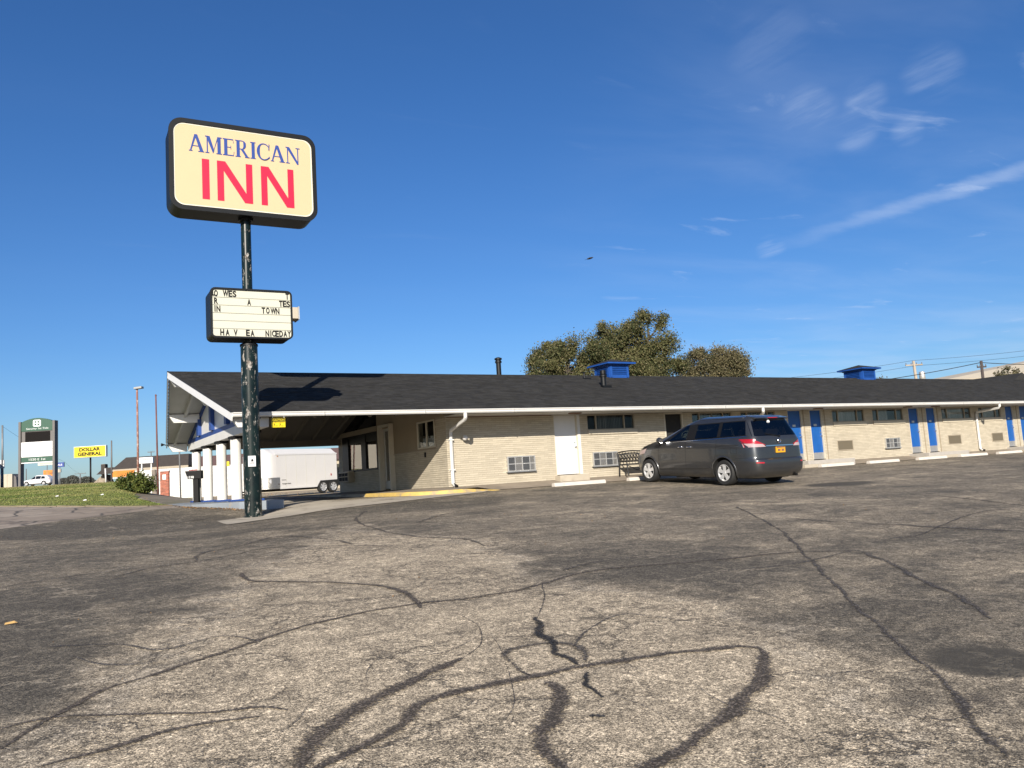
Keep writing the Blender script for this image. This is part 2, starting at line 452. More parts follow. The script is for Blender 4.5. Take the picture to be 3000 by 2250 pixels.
def node_helpers(m):
    N, L = m.node_tree.nodes, m.node_tree.links

    def noise(vec, scale, detail=5, rough=0.6, dist=0.0):
        n = N.new('ShaderNodeTexNoise'); n.inputs['Scale'].default_value = scale; n.inputs['Detail'].default_value = detail
        n.inputs['Roughness'].default_value = rough; n.inputs['Distortion'].default_value = dist
        L.new(vec, n.inputs['Vector']); return n.outputs['Fac']

    def sm(v, a, b, lo=0.0, hi=1.0):
        n = N.new('ShaderNodeMapRange'); n.interpolation_type = 'SMOOTHSTEP'; L.new(v, n.inputs[0])
        n.inputs[1].default_value, n.inputs[2].default_value, n.inputs[3].default_value, n.inputs[4].default_value = a, b, lo, hi
        return n.outputs[0]

    def ma(op, a, b=None, c=None, clamp=False):
        n = N.new('ShaderNodeMath'); n.operation = op; n.use_clamp = clamp
        for i, v in enumerate((a, b, c)):
            if v is None: continue
            if isinstance(v, (int, float)): n.inputs[i].default_value = v
            else: L.new(v, n.inputs[i])
        return n.outputs[0]

    def mix(f, a, b, mode='MIX'):
        n = N.new('ShaderNodeMixRGB'); n.blend_type = mode
        if isinstance(f, (int, float)): n.inputs[0].default_value = f
        else: L.new(f, n.inputs[0])
        for i, v in ((1, a), (2, b)):
            if isinstance(v, tuple): n.inputs[i].default_value = (*[c_ * ALB for c_ in v], 1)
            else: L.new(v, n.inputs[i])
        return n.outputs[0]
    return N, L, noise, sm, ma, mix


def asphalt_mat():
    m = bpy.data.materials.new('worn_asphalt'); m.use_nodes = True
    N, L, noise, sm, ma, mix = node_helpers(m)
    b = N['Principled BSDF']; b.inputs['Roughness'].default_value = 0.88; b.inputs['Specular IOR Level'].default_value = 0.3
    pos = N.new('ShaderNodeNewGeometry').outputs['Position']
    sp = N.new('ShaderNodeSeparateXYZ'); L.new(pos, sp.inputs[0])

    def spot(x, y, rx, ry):
        dx = ma('DIVIDE', ma('SUBTRACT', sp.outputs[0], x), rx); dy = ma('DIVIDE', ma('SUBTRACT', sp.outputs[1], y), ry)
        d = ma('ADD', ma('MULTIPLY', dx, dx), ma('MULTIPLY', dy, dy))
        return sm(d, 0.0, 1.0, 1.0, 0.0)
    big = noise(pos, 0.20, 5, 0.6, 0.8)
    mid = noise(pos, 0.9, 7, 0.68, 0.7)
    fine = noise(pos, 5.0, 6, 0.7, 0.4)
    st = N.new('ShaderNodeMapping'); L.new(pos, st.inputs[0]); st.inputs['Rotation'].default_value = (0, 0, R(-24)); st.inputs['Scale'].default_value = (0.35, 1.6, 1)
    streak = noise(st.outputs[0], 0.8, 6, 0.65, 0.4)
    wear = ma('ADD', ma('ADD', ma('MULTIPLY', big, 0.46), ma('MULTIPLY', mid, 0.50)), ma('ADD', ma('MULTIPLY', fine, 0.26), ma('MULTIPLY', streak, 0.26)))
    # worn light lane in front, sealed darker stretches beside and beyond it
    for x_, y_, a_, b_, g_ in ((2.6, -18.4, 3.3, 3.6, .06), (9.5, -9.5, 3.5, 2.0, .07), (20, -6, 9, 3, .04),
                               (-0.1, -14.4, 0.75, 3.4, -.24), (-0.25, -16.7, 0.55, 0.8, -.18), (1.7, -2.6, 3.4, 2.9, -.45), (3.2, -9.0, 1.2, 2.4, -.06), (1.3, -12.6, .9, 1.8, -.10), (7.0, -15.6, 2.0, 2.6, -.06),
                               (8.6, -4.5, 3.0, 2.2, -.14), (5.48, -20.15, 0.42, 0.36, -.30), (19.0, -8.6, 1.6, 0.9, -.25), (15.5, -3.0, 3.5, 1.4, -.08)):
        wear = ma('ADD' if g_ > 0 else 'SUBTRACT', wear, ma('MULTIPLY', spot(x_, y_, a_, b_), abs(g_)))
    at = N.new('ShaderNodeAttribute'); at.attribute_name = 'worn'
    edge = ma('ADD', at.outputs['Fac'], ma('MULTIPLY', ma('SUBTRACT', noise(pos, 1.5, 7, .68, .5), 0.5), 2.4))
    lane = sm(edge, -0.42, 0.40)
    wear = ma('ADD', wear, ma('MULTIPLY_ADD', lane, 0.17, -0.055))
    w = sm(wear, 0.58, 0.94)
    base = mix(w, (0.170, 0.146, 0.110), (0.74, 0.61, 0.43))
    # pale crust where the sealcoat breaks off
    crust = ma('MULTIPLY', sm(ma('ABSOLUTE', ma('SUBTRACT', edge, 0.12)), 0.0, 0.26, 1, 0), sm(noise(pos, 2.2, 6, 0.75, .6), .38, .58, 0, .70))
    base = mix(crust, base, (0.62, 0.53, 0.40))
    # stones of the aggregate
    vo = N.new('ShaderNodeTexVoronoi'); vo.inputs['Scale'].default_value = 120.0; L.new(pos, vo.inputs['Vector'])
    bw = N.new('ShaderNodeSeparateColor'); L.new(vo.outputs['Color'], bw.inputs[0])
    vo2 = N.new('ShaderNodeTexVoronoi'); vo2.inputs['Scale'].default_value = 62.0; L.new(pos, vo2.inputs['Vector'])
    bw2 = N.new('ShaderNodeSeparateColor'); L.new(vo2.outputs['Color'], bw2.inputs[0])
    spk = ma('ADD', sm(bw.outputs[0], 0.0, 1.0, 0.35, 1.40), sm(bw2.outputs[1], 0.80, 1.0, 0.0, 0.80))
    spk = ma('MULTIPLY', ma('MULTIPLY', spk, sm(noise(pos, 22, 3, .6), .3, .7, .72, 1.25)), sm(noise(pos, 6.5, 5, .7, .5), .32, .68, .70, 1.22))
    gap = sm(vo.outputs['Distance'], 0.35, 0.75, 1.0, 0.55)
    sc = N.new('ShaderNodeVectorMath'); sc.operation = 'SCALE'; L.new(base, sc.inputs[0]); L.new(ma('MULTIPLY', spk, gap), sc.inputs['Scale'])
    col = sc.outputs[0]
    # hairline cracks: dark ones in the worn stretches, dusty pale ones in the sealed
    wv = N.new('ShaderNodeVectorMath'); wv.operation = 'ADD'; L.new(pos, wv.inputs[0])
    nd = N.new('ShaderNodeTexNoise'); nd.inputs['Scale'].default_value = 1.4; nd.inputs['Detail'].default_value = 6; nd.inputs['Roughness'].default_value = 0.7; L.new(pos, nd.inputs['Vector'])
    ns = N.new('ShaderNodeVectorMath'); ns.operation = 'SCALE'; L.new(nd.outputs['Color'], ns.inputs[0]); ns.inputs['Scale'].default_value = 0.9
    L.new(ns.outputs[0], wv.inputs[1])
    crk = None
    for sc_, wd, thr in ((0.75, 0.016, 0.44), (2.6, 0.024, 0.46), (5.5, 0.030, 0.52)):
        v = N.new('ShaderNodeTexVoronoi'); v.feature = 'DISTANCE_TO_EDGE'; v.inputs['Scale'].default_value = sc_; L.new(wv.outputs[0], v.inputs['Vector'])
        c = ma('MULTIPLY', sm(v.outputs['Distance'], wd * 0.2, wd, 1.0, 0.0), sm(noise(pos, 0.75, 3), thr - 0.04, thr + 0.12))
        crk = c if crk is None else ma('MAXIMUM', crk, c)
    ckc = mix(sm(ma('ADD', w, ma('MULTIPLY', noise(pos, 1.7, 2), .6)), .45, .70), (0.46, 0.39, 0.29), (0.045, 0.038, 0.031))
    col = mix(ma('MULTIPLY', crk, 0.72), col, ckc)
    # pale scuffs with an open grain, small dark stains
    scf = ma('MULTIPLY', sm(noise(wv.outputs[0], 3.4, 8, 0.78), 0.58, 0.70), 0.32)
    col = mix(scf, col, (0.50, 0.42, 0.31))
    dks = ma('MULTIPLY', sm(noise(wv.outputs[0], 1.9, 7, 0.72, .5), 0.60, 0.74), 0.45)
    col = mix(dks, col, (0.105, 0.087, 0.074))
    # soaked-in oil
    oil = ma('MULTIPLY', sm(ma('ADD', ma('ADD', spot(5.50, -20.10, .55, .50), spot(19.2, -8.5, 1.6, .8)), ma('MULTIPLY', ma('SUBTRACT', mid, .5), 1.2)), .30, .75), .72)
    col = mix(oil, col, (0.070, 0.062, 0.048))
    L.new(col, b.inputs['Base Color'])
    bp = N.new('ShaderNodeBump'); bp.inputs['Strength'].default_value = 0.55; bp.inputs['Distance'].default_value = 0.006
    h = ma('ADD', ma('MULTIPLY', vo.outputs['Distance'], -0.7), ma('ADD', ma('MULTIPLY', noise(pos, 130, 3), 0.9), ma('MULTIPLY', crk, -2.0)))
    L.new(h, bp.inputs['Height']); L.new(bp.outputs[0], b.inputs['Normal'])
    return m


def tar_mat(name, col, thr):
    m = bpy.data.materials.new(name); m.use_nodes = True
    N, L, noise, sm, ma, mix = node_helpers(m)
    b = N['Principled BSDF']; b.inputs['Roughness'].default_value = 0.8; b.inputs['Specular IOR Level'].default_value = 0.3
    g = N.new('ShaderNodeNewGeometry').outputs['Position']
    uv = N.new('ShaderNodeUVMap'); sp = N.new('ShaderNodeSeparateXYZ'); L.new(uv.outputs[0], sp.inputs[0])
    edge = ma('SUBTRACT', 1.0, ma('ABSOLUTE', ma('MULTIPLY_ADD', sp.outputs[1], 2.0, -1.0)))   # 0 at the edges, 1 mid-band
    n1 = noise(g, 45, 4, 0.7); n2 = noise(g, 3.0, 4, 0.6)
    a = ma('ADD', ma('ADD', edge, ma('MULTIPLY', ma('SUBTRACT', n1, 0.5), 2.1)), ma('MULTIPLY', ma('SUBTRACT', n2, 0.5), 1.1))
    al = ma('MULTIPLY', sm(a, thr - 0.15, thr + 0.40), 0.80)
    vo = N.new('ShaderNodeTexVoronoi'); vo.inputs['Scale'].default_value = 85.0; L.new(g, vo.inputs['Vector'])
    bw = N.new('ShaderNodeSeparateColor'); L.new(vo.outputs['Color'], bw.inputs[0])
    c = mix(sm(bw.outputs[0], 0.55, 1.0), col, tuple(min(1, x * 4.2) for x in col))
    L.new(c, b.inputs['Base Color'])
    L.new(al, b.inputs['Alpha'])
    bp = N.new('ShaderNodeBump'); bp.inputs['Strength'].default_value = 0.5; bp.inputs['Distance'].default_value = 0.005
    L.new(noise(g, 120, 3), bp.inputs['Height']); L.new(bp.outputs[0], b.inputs['Normal'])
    return m


def drive_mat():
    m = bpy.data.materials.new('old_concrete_drive'); m.use_nodes = True
    N, L, noise, sm, ma, mix = node_helpers(m)
    b = N['Principled BSDF']; b.inputs['Roughness'].default_value = 0.9
    pos = N.new('ShaderNodeNewGeometry').outputs['Position']
    n = noise(pos, 0.5, 6, 0.65, 0.5)
    c = mix(sm(n, 0.35, 0.68), (0.27, 0.215, 0.165), (0.44, 0.37, 0.295))
    st = N.new('ShaderNodeMapping'); L.new(pos, st.inputs[0]); st.inputs['Scale'].default_value = (1.0, 0.35, 1); st.inputs['Rotation'].default_value = (0, 0, R(20))
    v = N.new('ShaderNodeTexVoronoi'); v.feature = 'DISTANCE_TO_EDGE'; v.inputs['Scale'].default_value = 0.5
    wv = N.new('ShaderNodeVectorMath'); wv.operation = 'ADD'; L.new(pos, wv.inputs[0])
    nd = N.new('ShaderNodeTexNoise'); nd.inputs['Scale'].default_value = 0.9; nd.inputs['Detail'].default_value = 5; L.new(pos, nd.inputs['Vector']); L.new(nd.outputs['Color'], wv.inputs[1])
    L.new(wv.outputs[0], v.inputs['Vector'])
    ck = sm(v.outputs['Distance'], 0.004, 0.035, 1, 0)
    stn = sm(noise(st.outputs[0], 1.1, 6, 0.7), 0.52, 0.70, 0, 0.65)
    c = mix(stn, c, (0.115, 0.092, 0.075)); c = mix(ck, c, (0.07, 0.06, 0.05))
    L.new(c, b.inputs['Base Color'])
    bp = N.new('ShaderNodeBump'); bp.inputs['Strength'].default_value = 0.4; bp.inputs['Distance'].default_value = 0.01
    L.new(noise(pos, 40, 4), bp.inputs['Height']); L.new(bp.outputs[0], b.inputs['Normal'])
    return m


def grass_mat(name, blades=False):
    m = bpy.data.materials.new(name); m.use_nodes = True
    N, L, noise, sm, ma, mix = node_helpers(m)
    b = N['Principled BSDF']; b.inputs['Roughness'].default_value = 0.9; b.inputs['Specular IOR Level'].default_value = 0.15
    g = N.new('ShaderNodeNewGeometry'); pos = g.outputs['Position']
    st = N.new('ShaderNodeMapping'); L.new(pos, st.inputs[0]); st.inputs['Scale'].default_value = (0.4, 0.9, 1)
    n = noise(st.outputs[0], 0.35, 5, 0.6, 0.6); n2 = noise(pos, 2.0, 5, 0.7)
    f = sm(ma('ADD', ma('MULTIPLY', n, 0.7), ma('MULTIPLY', n2, 0.3)), 0.42, 0.66)
    c = mix(f, (0.165, 0.212, 0.056), (0.37, 0.34, 0.135))
    sp = N.new('ShaderNodeSeparateXYZ'); L.new(pos, sp.inputs[0])
    dry = sm(ma('ADD', sp.outputs[1], ma('MULTIPLY', n2, 14)), 36, 54, 0, 0.8)      # sun-dried strip by the road
    c = mix(dry, c, (0.42, 0.35, 0.19))
    if blades:
        vs = N.new('ShaderNodeVectorMath'); vs.operation = 'SCALE'; L.new(c, vs.inputs[0]); L.new(sm(g.outputs['Random Per Island'], 0, 1, 0.82, 1.2), vs.inputs['Scale']); c = vs.outputs[0]
    L.new(c, b.inputs['Base Color'])
    if not blades:
        bp = N.new('ShaderNodeBump'); bp.inputs['Strength'].default_value = 0.8; bp.inputs['Distance'].default_value = 0.06
        L.new(noise(pos, 9, 6, 0.7), bp.inputs['Height']); L.new(bp.outputs[0], b.inputs['Normal'])
    return m


def pole_paint():
    """dark green paint, peeling in pale flakes"""
    m = bpy.data.materials.new('peeling_green_paint'); m.use_nodes = True
    N, L, noise, sm, ma, mix = node_helpers(m)
    b = N['Principled BSDF']; b.inputs['Specular IOR Level'].default_value = 0.28
    tcn = N.new('ShaderNodeTexCoord').outputs['Object']
    st = N.new('ShaderNodeMapping'); L.new(tcn, st.inputs[0]); st.inputs['Scale'].default_value = (1.6, 1.6, 0.62)
    n = noise(st.outputs[0], 6.5, 8, 0.72, 0.5); n2 = noise(tcn, 0.9, 3)
    fl = ma('MULTIPLY', sm(ma('ADD', n, ma('MULTIPLY', ma('SUBTRACT', n2, 0.5), 0.25)), 0.572, 0.618), 1.0)
    c = mix(sm(noise(tcn, 3.0, 5), 0.3, 0.7), (0.004, 0.010, 0.011), (0.010, 0.022, 0.020))
    flc = mix(sm(noise(tcn, 16, 4), 0.35, 0.65), (0.16, 0.13, 0.11), (0.52, 0.50, 0.46))
    c = mix(fl, c, flc)
    L.new(c, b.inputs['Base Color'])
    L.new(sm(fl, 0, 1, 0.30, 0.85), b.inputs['Roughness'])
    bp = N.new('ShaderNodeBump'); bp.inputs['Strength'].default_value = 0.5; bp.inputs['Distance'].default_value = 0.01
    L.new(ma('MULTIPLY', fl, -1.0), bp.inputs['Height']); L.new(bp.outputs[0], b.inputs['Normal'])
    return m


def leaf_mat(name, c1, c2, c3):
    m = bpy.data.materials.new(name); m.use_nodes = True
    N, L, noise, sm, ma, mix = node_helpers(m)
    b = N['Principled BSDF']; b.inputs['Roughness'].default_value = 0.7; b.inputs['Specular IOR Level'].default_value = 0.25
    g = N.new('ShaderNodeNewGeometry')
    at = N.new('ShaderNodeAttribute'); at.attribute_name = 'tone'
    c = mix(sm(at.outputs['Fac'], 0.25, 0.8), c1, c2)
    c = mix(sm(g.outputs['Random Per Island'], 0.55, 1.0, 0, 0.8), c, c3)
    L.new(c, b.inputs['Base Color'])
    tl = N.new('ShaderNodeBsdfTranslucent'); L.new(c, tl.inputs[0])
    mxs = N.new('ShaderNodeMixShader'); mxs.inputs[0].default_value = 0.22
    L.new(b.outputs[0], mxs.inputs[1]); L.new(tl.outputs[0], mxs.inputs[2])
    L.new(mxs.outputs[0], N['Material Output'].inputs[0])
    return m


def paint_car():
    m = bpy.data.materials.new('dark_grey_car_paint'); m.use_nodes = True
    b = m.node_tree.nodes['Principled BSDF']
    b.inputs['Base Color'].default_value = (0.060, 0.063, 0.070, 1); b.inputs['Metallic'].default_value = 0.6
    b.inputs['Roughness'].default_value = 0.34; b.inputs['Coat Weight'].default_value = 0.8; b.inputs['Coat Roughness'].default_value = 0.06
    N, L, noise, sm, ma, mix = node_helpers(m)
    tcn = N.new('ShaderNodeTexCoord').outputs['Object']
    c = mix(sm(noise(tcn, 2.5, 4), 0.35, 0.75, 0, 0.35), (0.060, 0.063, 0.070), (0.080, 0.080, 0.080))
    sp = N.new('ShaderNodeSeparateXYZ'); L.new(tcn, sp.inputs[0])
    dust = ma('MULTIPLY', sm(sp.outputs[2], 0.2, 0.7, 0.22, 0.0), sm(noise(tcn, 4, 5), 0.3, 0.7))
    L.new(mix(dust, c, (0.20, 0.175, 0.14)), b.inputs['Base Color'])
    L.new(sm(dust, 0, 0.5, 0.34, 0.6), b.inputs['Roughness'])
    return m


M['asphalt'] = asphalt_mat()
M['tar'] = tar_mat('crack_seal_tar', (0.066, 0.054, 0.043), 0.36)
M['tar_faint'] = tar_mat('worn_crack_seal', (0.060, 0.052, 0.045), 0.58)
M['tar_fresh'] = tar_mat('fresh_tar', (0.016, 0.015, 0.015), 0.34)
M['drive'] = drive_mat()
M['grass'] = grass_mat('grass_turf'); M['blade'] = grass_mat('grass_blades', True)
M['pole'] = pole_paint()
M['van_paint'] = paint_car()
M['leaf'] = leaf_mat('olive_leaves', (0.048, 0.064, 0.023), (0.160, 0.158, 0.064), (0.24, 0.20, 0.105))
M['leaf2'] = leaf_mat('dull_leaves', (0.072, 0.076, 0.036), (0.185, 0.162, 0.082), (0.29, 0.24, 0.15))
M['needle'] = leaf_mat('juniper_leaves', (0.055, 0.085, 0.020), (0.140, 0.175, 0.036), (0.19, 0.19, 0.05))
M['farleaf'] = leaf_mat('far_leaves', (0.10, 0.11, 0.09), (0.15, 0.15, 0.125), (0.18, 0.17, 0.15))

# ------------------------------------------------------------------ terrain
RY = [-120, -40, -23.4, -14, -8, -5, -3, -1.5, 0, 4, 12, 30, 80, 400, 3000]
RZ = [-3.5, -1.95, -1.53, -1.0, -.69, -.55, -.43, -.36, -.345, -.34, -.23, -.10, .1, 1, 1]
LY = [-120, -40, -23.4, -14, -8, -5, -2, 2, 5, 10, 35, 45, 63, 80, 110, 135, 400, 3000]
LZ = [-3.5, -1.95, -1.53, -1.02, -.76, -.62, -.46, -.22, -.04, .22, 1.25, 1.47, 1.85, 2.2, 2.85, 3.35, 4.0, 4.0]


def sstep(a, b, x):
    t = np.clip((x - a) / (b - a), 0, 1); return t * t * (3 - 2 * t)


def G(X, Y):
    X = np.asarray(X, float); Y = np.asarray(Y, float)
    rr = np.interp(Y, RY, RZ); ll = np.interp(Y, LY, LZ)
    c = np.maximum(3.9, .108 * (Y + 23.4)); w = np.maximum(1.3, .025 * (Y + 23.4))
    far = sstep(c - w, c + w, X)
    near = sstep(3, 7, X) * (1 - sstep(0, 8, Y)) + far * sstep(0, 8, Y)
    t = np.where(Y > 8, far, near)
    return ll * (1 - t) + rr * t - .12 * np.exp(-((X - 4.9) / 2.6) ** 2 - ((Y + 2.4) / 2.2) ** 2)


def g1(x, y): return float(G(x, y))


def sheet(name, poly, step, dz, mats, kind='structure', zfun=None):
    """terrain-following sheet inside a polygon"""
    poly = [Vector(p) for p in poly]
    pts = []
    n = len(poly)
    for i in range(n):                                      # boundary, subdivided
        a, b = poly[i], poly[(i + 1) % n]
        k = max(1, int((b - a).length / step))
        pts += [a.lerp(b, j / k) for j in range(k)]
    nb = len(pts)
    edges = [(i, (i + 1) % nb) for i in range(nb)]
    xs = [p.x for p in poly]; ys = [p.y for p in poly]
    P = np.array([(p.x, p.y) for p in poly])
    gx = np.arange(math.floor(min(xs) / step) * step, max(xs), step); gy = np.arange(math.floor(min(ys) / step) * step, max(ys), step)
    X, Y = np.meshgrid(gx, gy); X = X.ravel(); Y = Y.ravel()
    ins = np.zeros(len(X), bool); dmin = np.full(len(X), 1e9)
    for i in range(n):
        (x1, y1), (x2, y2) = P[i], P[(i + 1) % n]
        cond = ((y1 > Y) != (y2 > Y))
        with np.errstate(divide='ignore', invalid='ignore'):
            xi = (x2 - x1) * (Y - y1) / (y2 - y1 + 1e-12) + x1
        ins ^= cond & (X < xi)
        d = np.array([x2 - x1, y2 - y1]); l2 = d @ d
        t = np.clip(((X - x1) * d[0] + (Y - y1) * d[1]) / l2, 0, 1)
        dmin = np.minimum(dmin, np.hypot(X - x1 - t * d[0], Y - y1 - t * d[1]))
    k = ins & (dmin > step * 0.35)
    pts += [Vector((x, y)) for x, y in zip(X[k], Y[k])]
    co, _, fa, *_r2 = delaunay_2d_cdt(pts, edges, [], 1, 1e-6)
    mb = MB()
    zs = G([c.x for c in co], [c.y for c in co]) + dz if zfun is None else [zfun(c.x, c.y) for c in co]
    mb.v = [(c.x, c.y, float(z)) for c, z in zip(co, zs)]
    mb.f = [tuple(f) for f in fa]; mb.m = [0] * len(mb.f)
    o = obj(name, mb, mats, smooth=True)
    me = o.data
    if me.polygons and me.polygons[0].normal.z < 0: me.flip_normals()
    tag(o, kind=kind)
    return o


# base ground to the horizon, just under the paved and planted sheets
gx = np.concatenate([[-3000, -1500, -700, -300, -150], np.arange(-80, 120, 4.0), [150, 300, 700, 1500, 3000]])
gy = np.concatenate([[-3000, -1000, -400, -200, -120, -80], np.arange(-40, 60, 2.0), np.arange(60, 160, 8), [200, 300, 400, 800, 1600, 3000]])
mb = MB()
for yy in gy:
    for xx in gx:
        z = g1(xx, max(-120, yy))
        z -= 0.09 if (-50 < yy < 140 and -60 < xx < 130) else 0.25
        mb.v.append((float(xx), float(yy), z))
nx = len(gx)
for j in range(len(gy) - 1):
    for i in range(nx - 1):
        mb.f.append((j * nx + i, j * nx + i + 1, (j + 1) * nx + i + 1, (j + 1) * nx + i)); mb.m.append(0)
M['earth'] = mat('dry_earth', (0.25, 0.20, 0.14), 0.95, var=0.3, vscale=0.4, bump=0.4, bscale=8, dirt=(0.14, 0.14, 0.06), dscale=0.3, dthr=(0.45, 0.65))
ground = tag(obj('ground', mb, M['earth'], smooth=True), kind='structure')

# asphalt lot
LOT_LEFT = [(-0.6, -1.1), (0.35, -0.19), (1.7, 0.73), (2.94, 1.64), (3.82, 2.11)]
lot = sheet('parking_lot', [(-40, -40), (100, -40), (100, -0.88), (12.6, -0.88), (11.4, -1.15), (10.3, -0.4), (10.0, 1.0), (10.0, 14), (5.6, 14.0), (4.6, 10.4), (4.3, 2.5)] + LOT_LEFT[::-1] + [(-8, -7.5), (-40, -30)], 0.7, 0.0, M['asphalt'])
# where traffic has worn the sealcoat off: signed distance to the outline of that stretch, kept on the mesh
WORN = np.array([(-0.01, -18.3), (0.08, -17.56), (0.51, -16.97), (0.86, -16.02), (1.44, -14.41), (2.6, -12.23), (4.23, -9.31), (5.3, -7.5), (5.58, -7.3), (5.53, -9.66), (6.13, -12.2), (5.02, -15.45), (5.17, -16.45), (5.69, -17.22), (5.45, -18.09), (5.22, -18.76), (4.57, -19.63), (3.91, -20.52), (3.4, -21.4), (2.6, -24.5), (-0.6, -24.5), (-0.6, -19.5)])
nv = len(lot.data.vertices); vc = np.empty(nv * 3); lot.data.vertices.foreach_get('co', vc); vc = vc.reshape(-1, 3)
ins = np.zeros(nv, bool); dm = np.full(nv, 1e9)
for i in range(len(WORN)):
    (x1, y1), (x2, y2) = WORN[i], WORN[(i + 1) % len(WORN)]
    ins ^= ((y1 > vc[:, 1]) != (y2 > vc[:, 1])) & (vc[:, 0] < (x2 - x1) * (vc[:, 1] - y1) / (y2 - y1 + 1e-12) + x1)
    d = np.array([x2 - x1, y2 - y1]); t = np.clip(((vc[:, 0] - x1) * d[0] + (vc[:, 1] - y1) * d[1]) / (d @ d), 0, 1)
    dm = np.minimum(dm, np.hypot(vc[:, 0] - x1 - t * d[0], vc[:, 1] - y1 - t * d[1]))
lot.data.attributes.new('worn', 'FLOAT', 'POINT').data.foreach_set('value', np.where(ins, dm, -dm))
# old concrete drive towards the street, left
sheet('concrete_drive', [(-40, -30), (-8, -7.5)] + LOT_LEFT + [(4.28, 2.6), (4.6, 10.4), (5.2, 12.0), (5.4, 15.0), (3.6, 12.4), (3.78, 3.9), (3.11, 3.6), (2.24, 4.3), (0.75, 6.2), (-0.85, 8.4), (-9, 14), (-40, 30)], 1.0, -0.03, M['drive'])
# dry dirt with dead grass behind the columns
M['dirt'] = mat('dry_dirt', (0.50, 0.40, 0.26), 0.95, var=0.3, vscale=1.2, bump=0.5, bscale=14, dirt=(0.34, 0.27, 0.15), dscale=1.0, dthr=(0.45, 0.62))
sheet('dirt_yard', [(3.6, 12.4), (5.4, 15.0), (12, 15.5), (60, 15.5), (60, 44), (9.5, 47.0), (6.6, 46), (5.6, 26), (4.4, 18)], 1.6, -0.035, M['dirt'])
# grass bank rising to the street
sheet('grass_bank', [(-40, 30), (-9, 14), (-0.85, 8.4), (0.75, 6.2), (2.24, 4.3), (3.11, 3.6), (3.78, 3.9), (3.6, 12.4), (4.4, 18), (5.6, 26), (6.6, 46), (7.5, 58), (-40, 70)], 1.2, -0.02, M['grass'])
M['road'] = mat('street_asphalt', (0.24, 0.20, 0.16), 0.9, var=0.12, vscale=0.4)
sheet('street', [(-60, 66), (-40, 70), (7.5, 58), (9.6, 68), (18, 125), (40, 180), (-60, 200)], 4.0, -0.02, M['road'])

# kerb of the grass bank: low broken concrete edge
mb = MB()
kp = [(-9, 14), (-0.85, 8.4), (0.75, 6.2), (2.24, 4.3), (3.11, 3.6), (3.78, 3.9)]
for a, b in zip(kp[:-1], kp[1:]):
    n = max(1, int(math.hypot(b[0] - a[0], b[1] - a[1]) / 1.2))
    for i in range(n):
        p = [a[k] + (b[k] - a[k]) * i / n for k in (0, 1)]; q = [a[k] + (b[k] - a[k]) * (i + .97) / n for k in (0, 1)]
        mb.bar((*p, g1(*p) + random.uniform(-.06, -.035)), (*q, g1(*q) + random.uniform(-.06, -.035)), 0.10, 0.10)
tag(obj('grass_kerb', mb, M['earth'], bevel=0.015), kind='structure')

# concrete gutter strip from the sign pole to the kerb
TONGUE = [(3.88, -2.55), (3.77, -4.3), (4.68, -3.65), (6.2, -3.0), (8.4, -2.9), (10.2, -2.35), (11.62, -1.85), (12.45, -0.88), (11.4, -1.15), (10.6, -1.35), (9.7, -0.9), (9.0, -0.1), (7.9, 0.3), (6.2, -0.95), (5.28, -1.85)]
sheet('concrete_apron', TONGUE, 0.5, 0.014, M['concrete'])
# pale concrete under the canopy, by the columns
sheet('canopy_floor', [(6.0, -1.0), (6.25, -0.9), (7.9, 0.34), (8.2, 3.0), (8.4, 12.9), (6.0, 12.9)], 0.8, 0.010, M['concrete'])

# walkway along the front, sloping to the lot, and the office corner with its kerb
WALK = [(11.38, 0.0), (62, 0.0), (62, -0.86), (12.6, -0.86), (11.9, -0.95), (10.9, -1.05), (10.15, -0.45), (9.92, 0.8), (9.92, 10.6), (11.38, 10.6)]


def walkz(x, y):
    if y <= 0.0 and x > 12.4: return -0.175 + (y / 0.86) * 0.165
    return -0.18 - 0.05 * max(0, (11.38 - x) / 1.5) - 0.04 * max(0, -y)


mbw = sheet('walkway', WALK, 0.6, 0, M['walk'], zfun=walkz)
kerb_pts = [(12.65, -0.90, 0.05), (11.95, -1.05, 0.5), (11.35, -1.16, 0.9), (10.85, -1.12, 1), (10.4, -0.86, 1), (10.08, -0.46, 1), (9.88, 0.1, 1), (9.84, 0.8, 1), (9.84, 3.2, 1), (9.84, 6.0, 1), (9.84, 10.6, 1)]
kv = []
for i, p in enumerate(kerb_pts):
    a, b = kerb_pts[max(i - 1, 0)], kerb_pts[min(i + 1, len(kerb_pts) - 1)]
    d = Vector((b[0] - a[0], b[1] - a[1])).normalized(); nr = Vector((-d.y, d.x)) * .08
    z = walkz(min(p[0], 12.3), p[1]) + .006 - (1 - p[2]) * .14
    kv.append([(p[0] + nr.x * s_, p[1] + nr.y * s_, zz) for s_, zz in ((1.1, -.5), (1, z - .02), (.8, z), (-.8, z), (-1, z - .02), (-1.1, -.5))])
mb = MB(); mbk = MB()
for m_, lo, hi in ((mb, 0, 8), (mbk, 8, len(kv) - 1)):
    for i in range(lo, hi + 1): m_.v += kv[i]
    for i in range(hi - lo):
        for k in range(5): m_.f.append((i * 6 + k, i * 6 + k + 1, i * 6 + k + 7, i * 6 + k + 6)); m_.m.append(0)
tag(obj('yellow_kerb', mb, M['yellow_kerb'], smooth=60), kind='structure')
tag(obj('kerb', mbk, M['concrete'], smooth=60), kind='structure')  # yellow left off where the canopy shadow falls: shade put into the colour

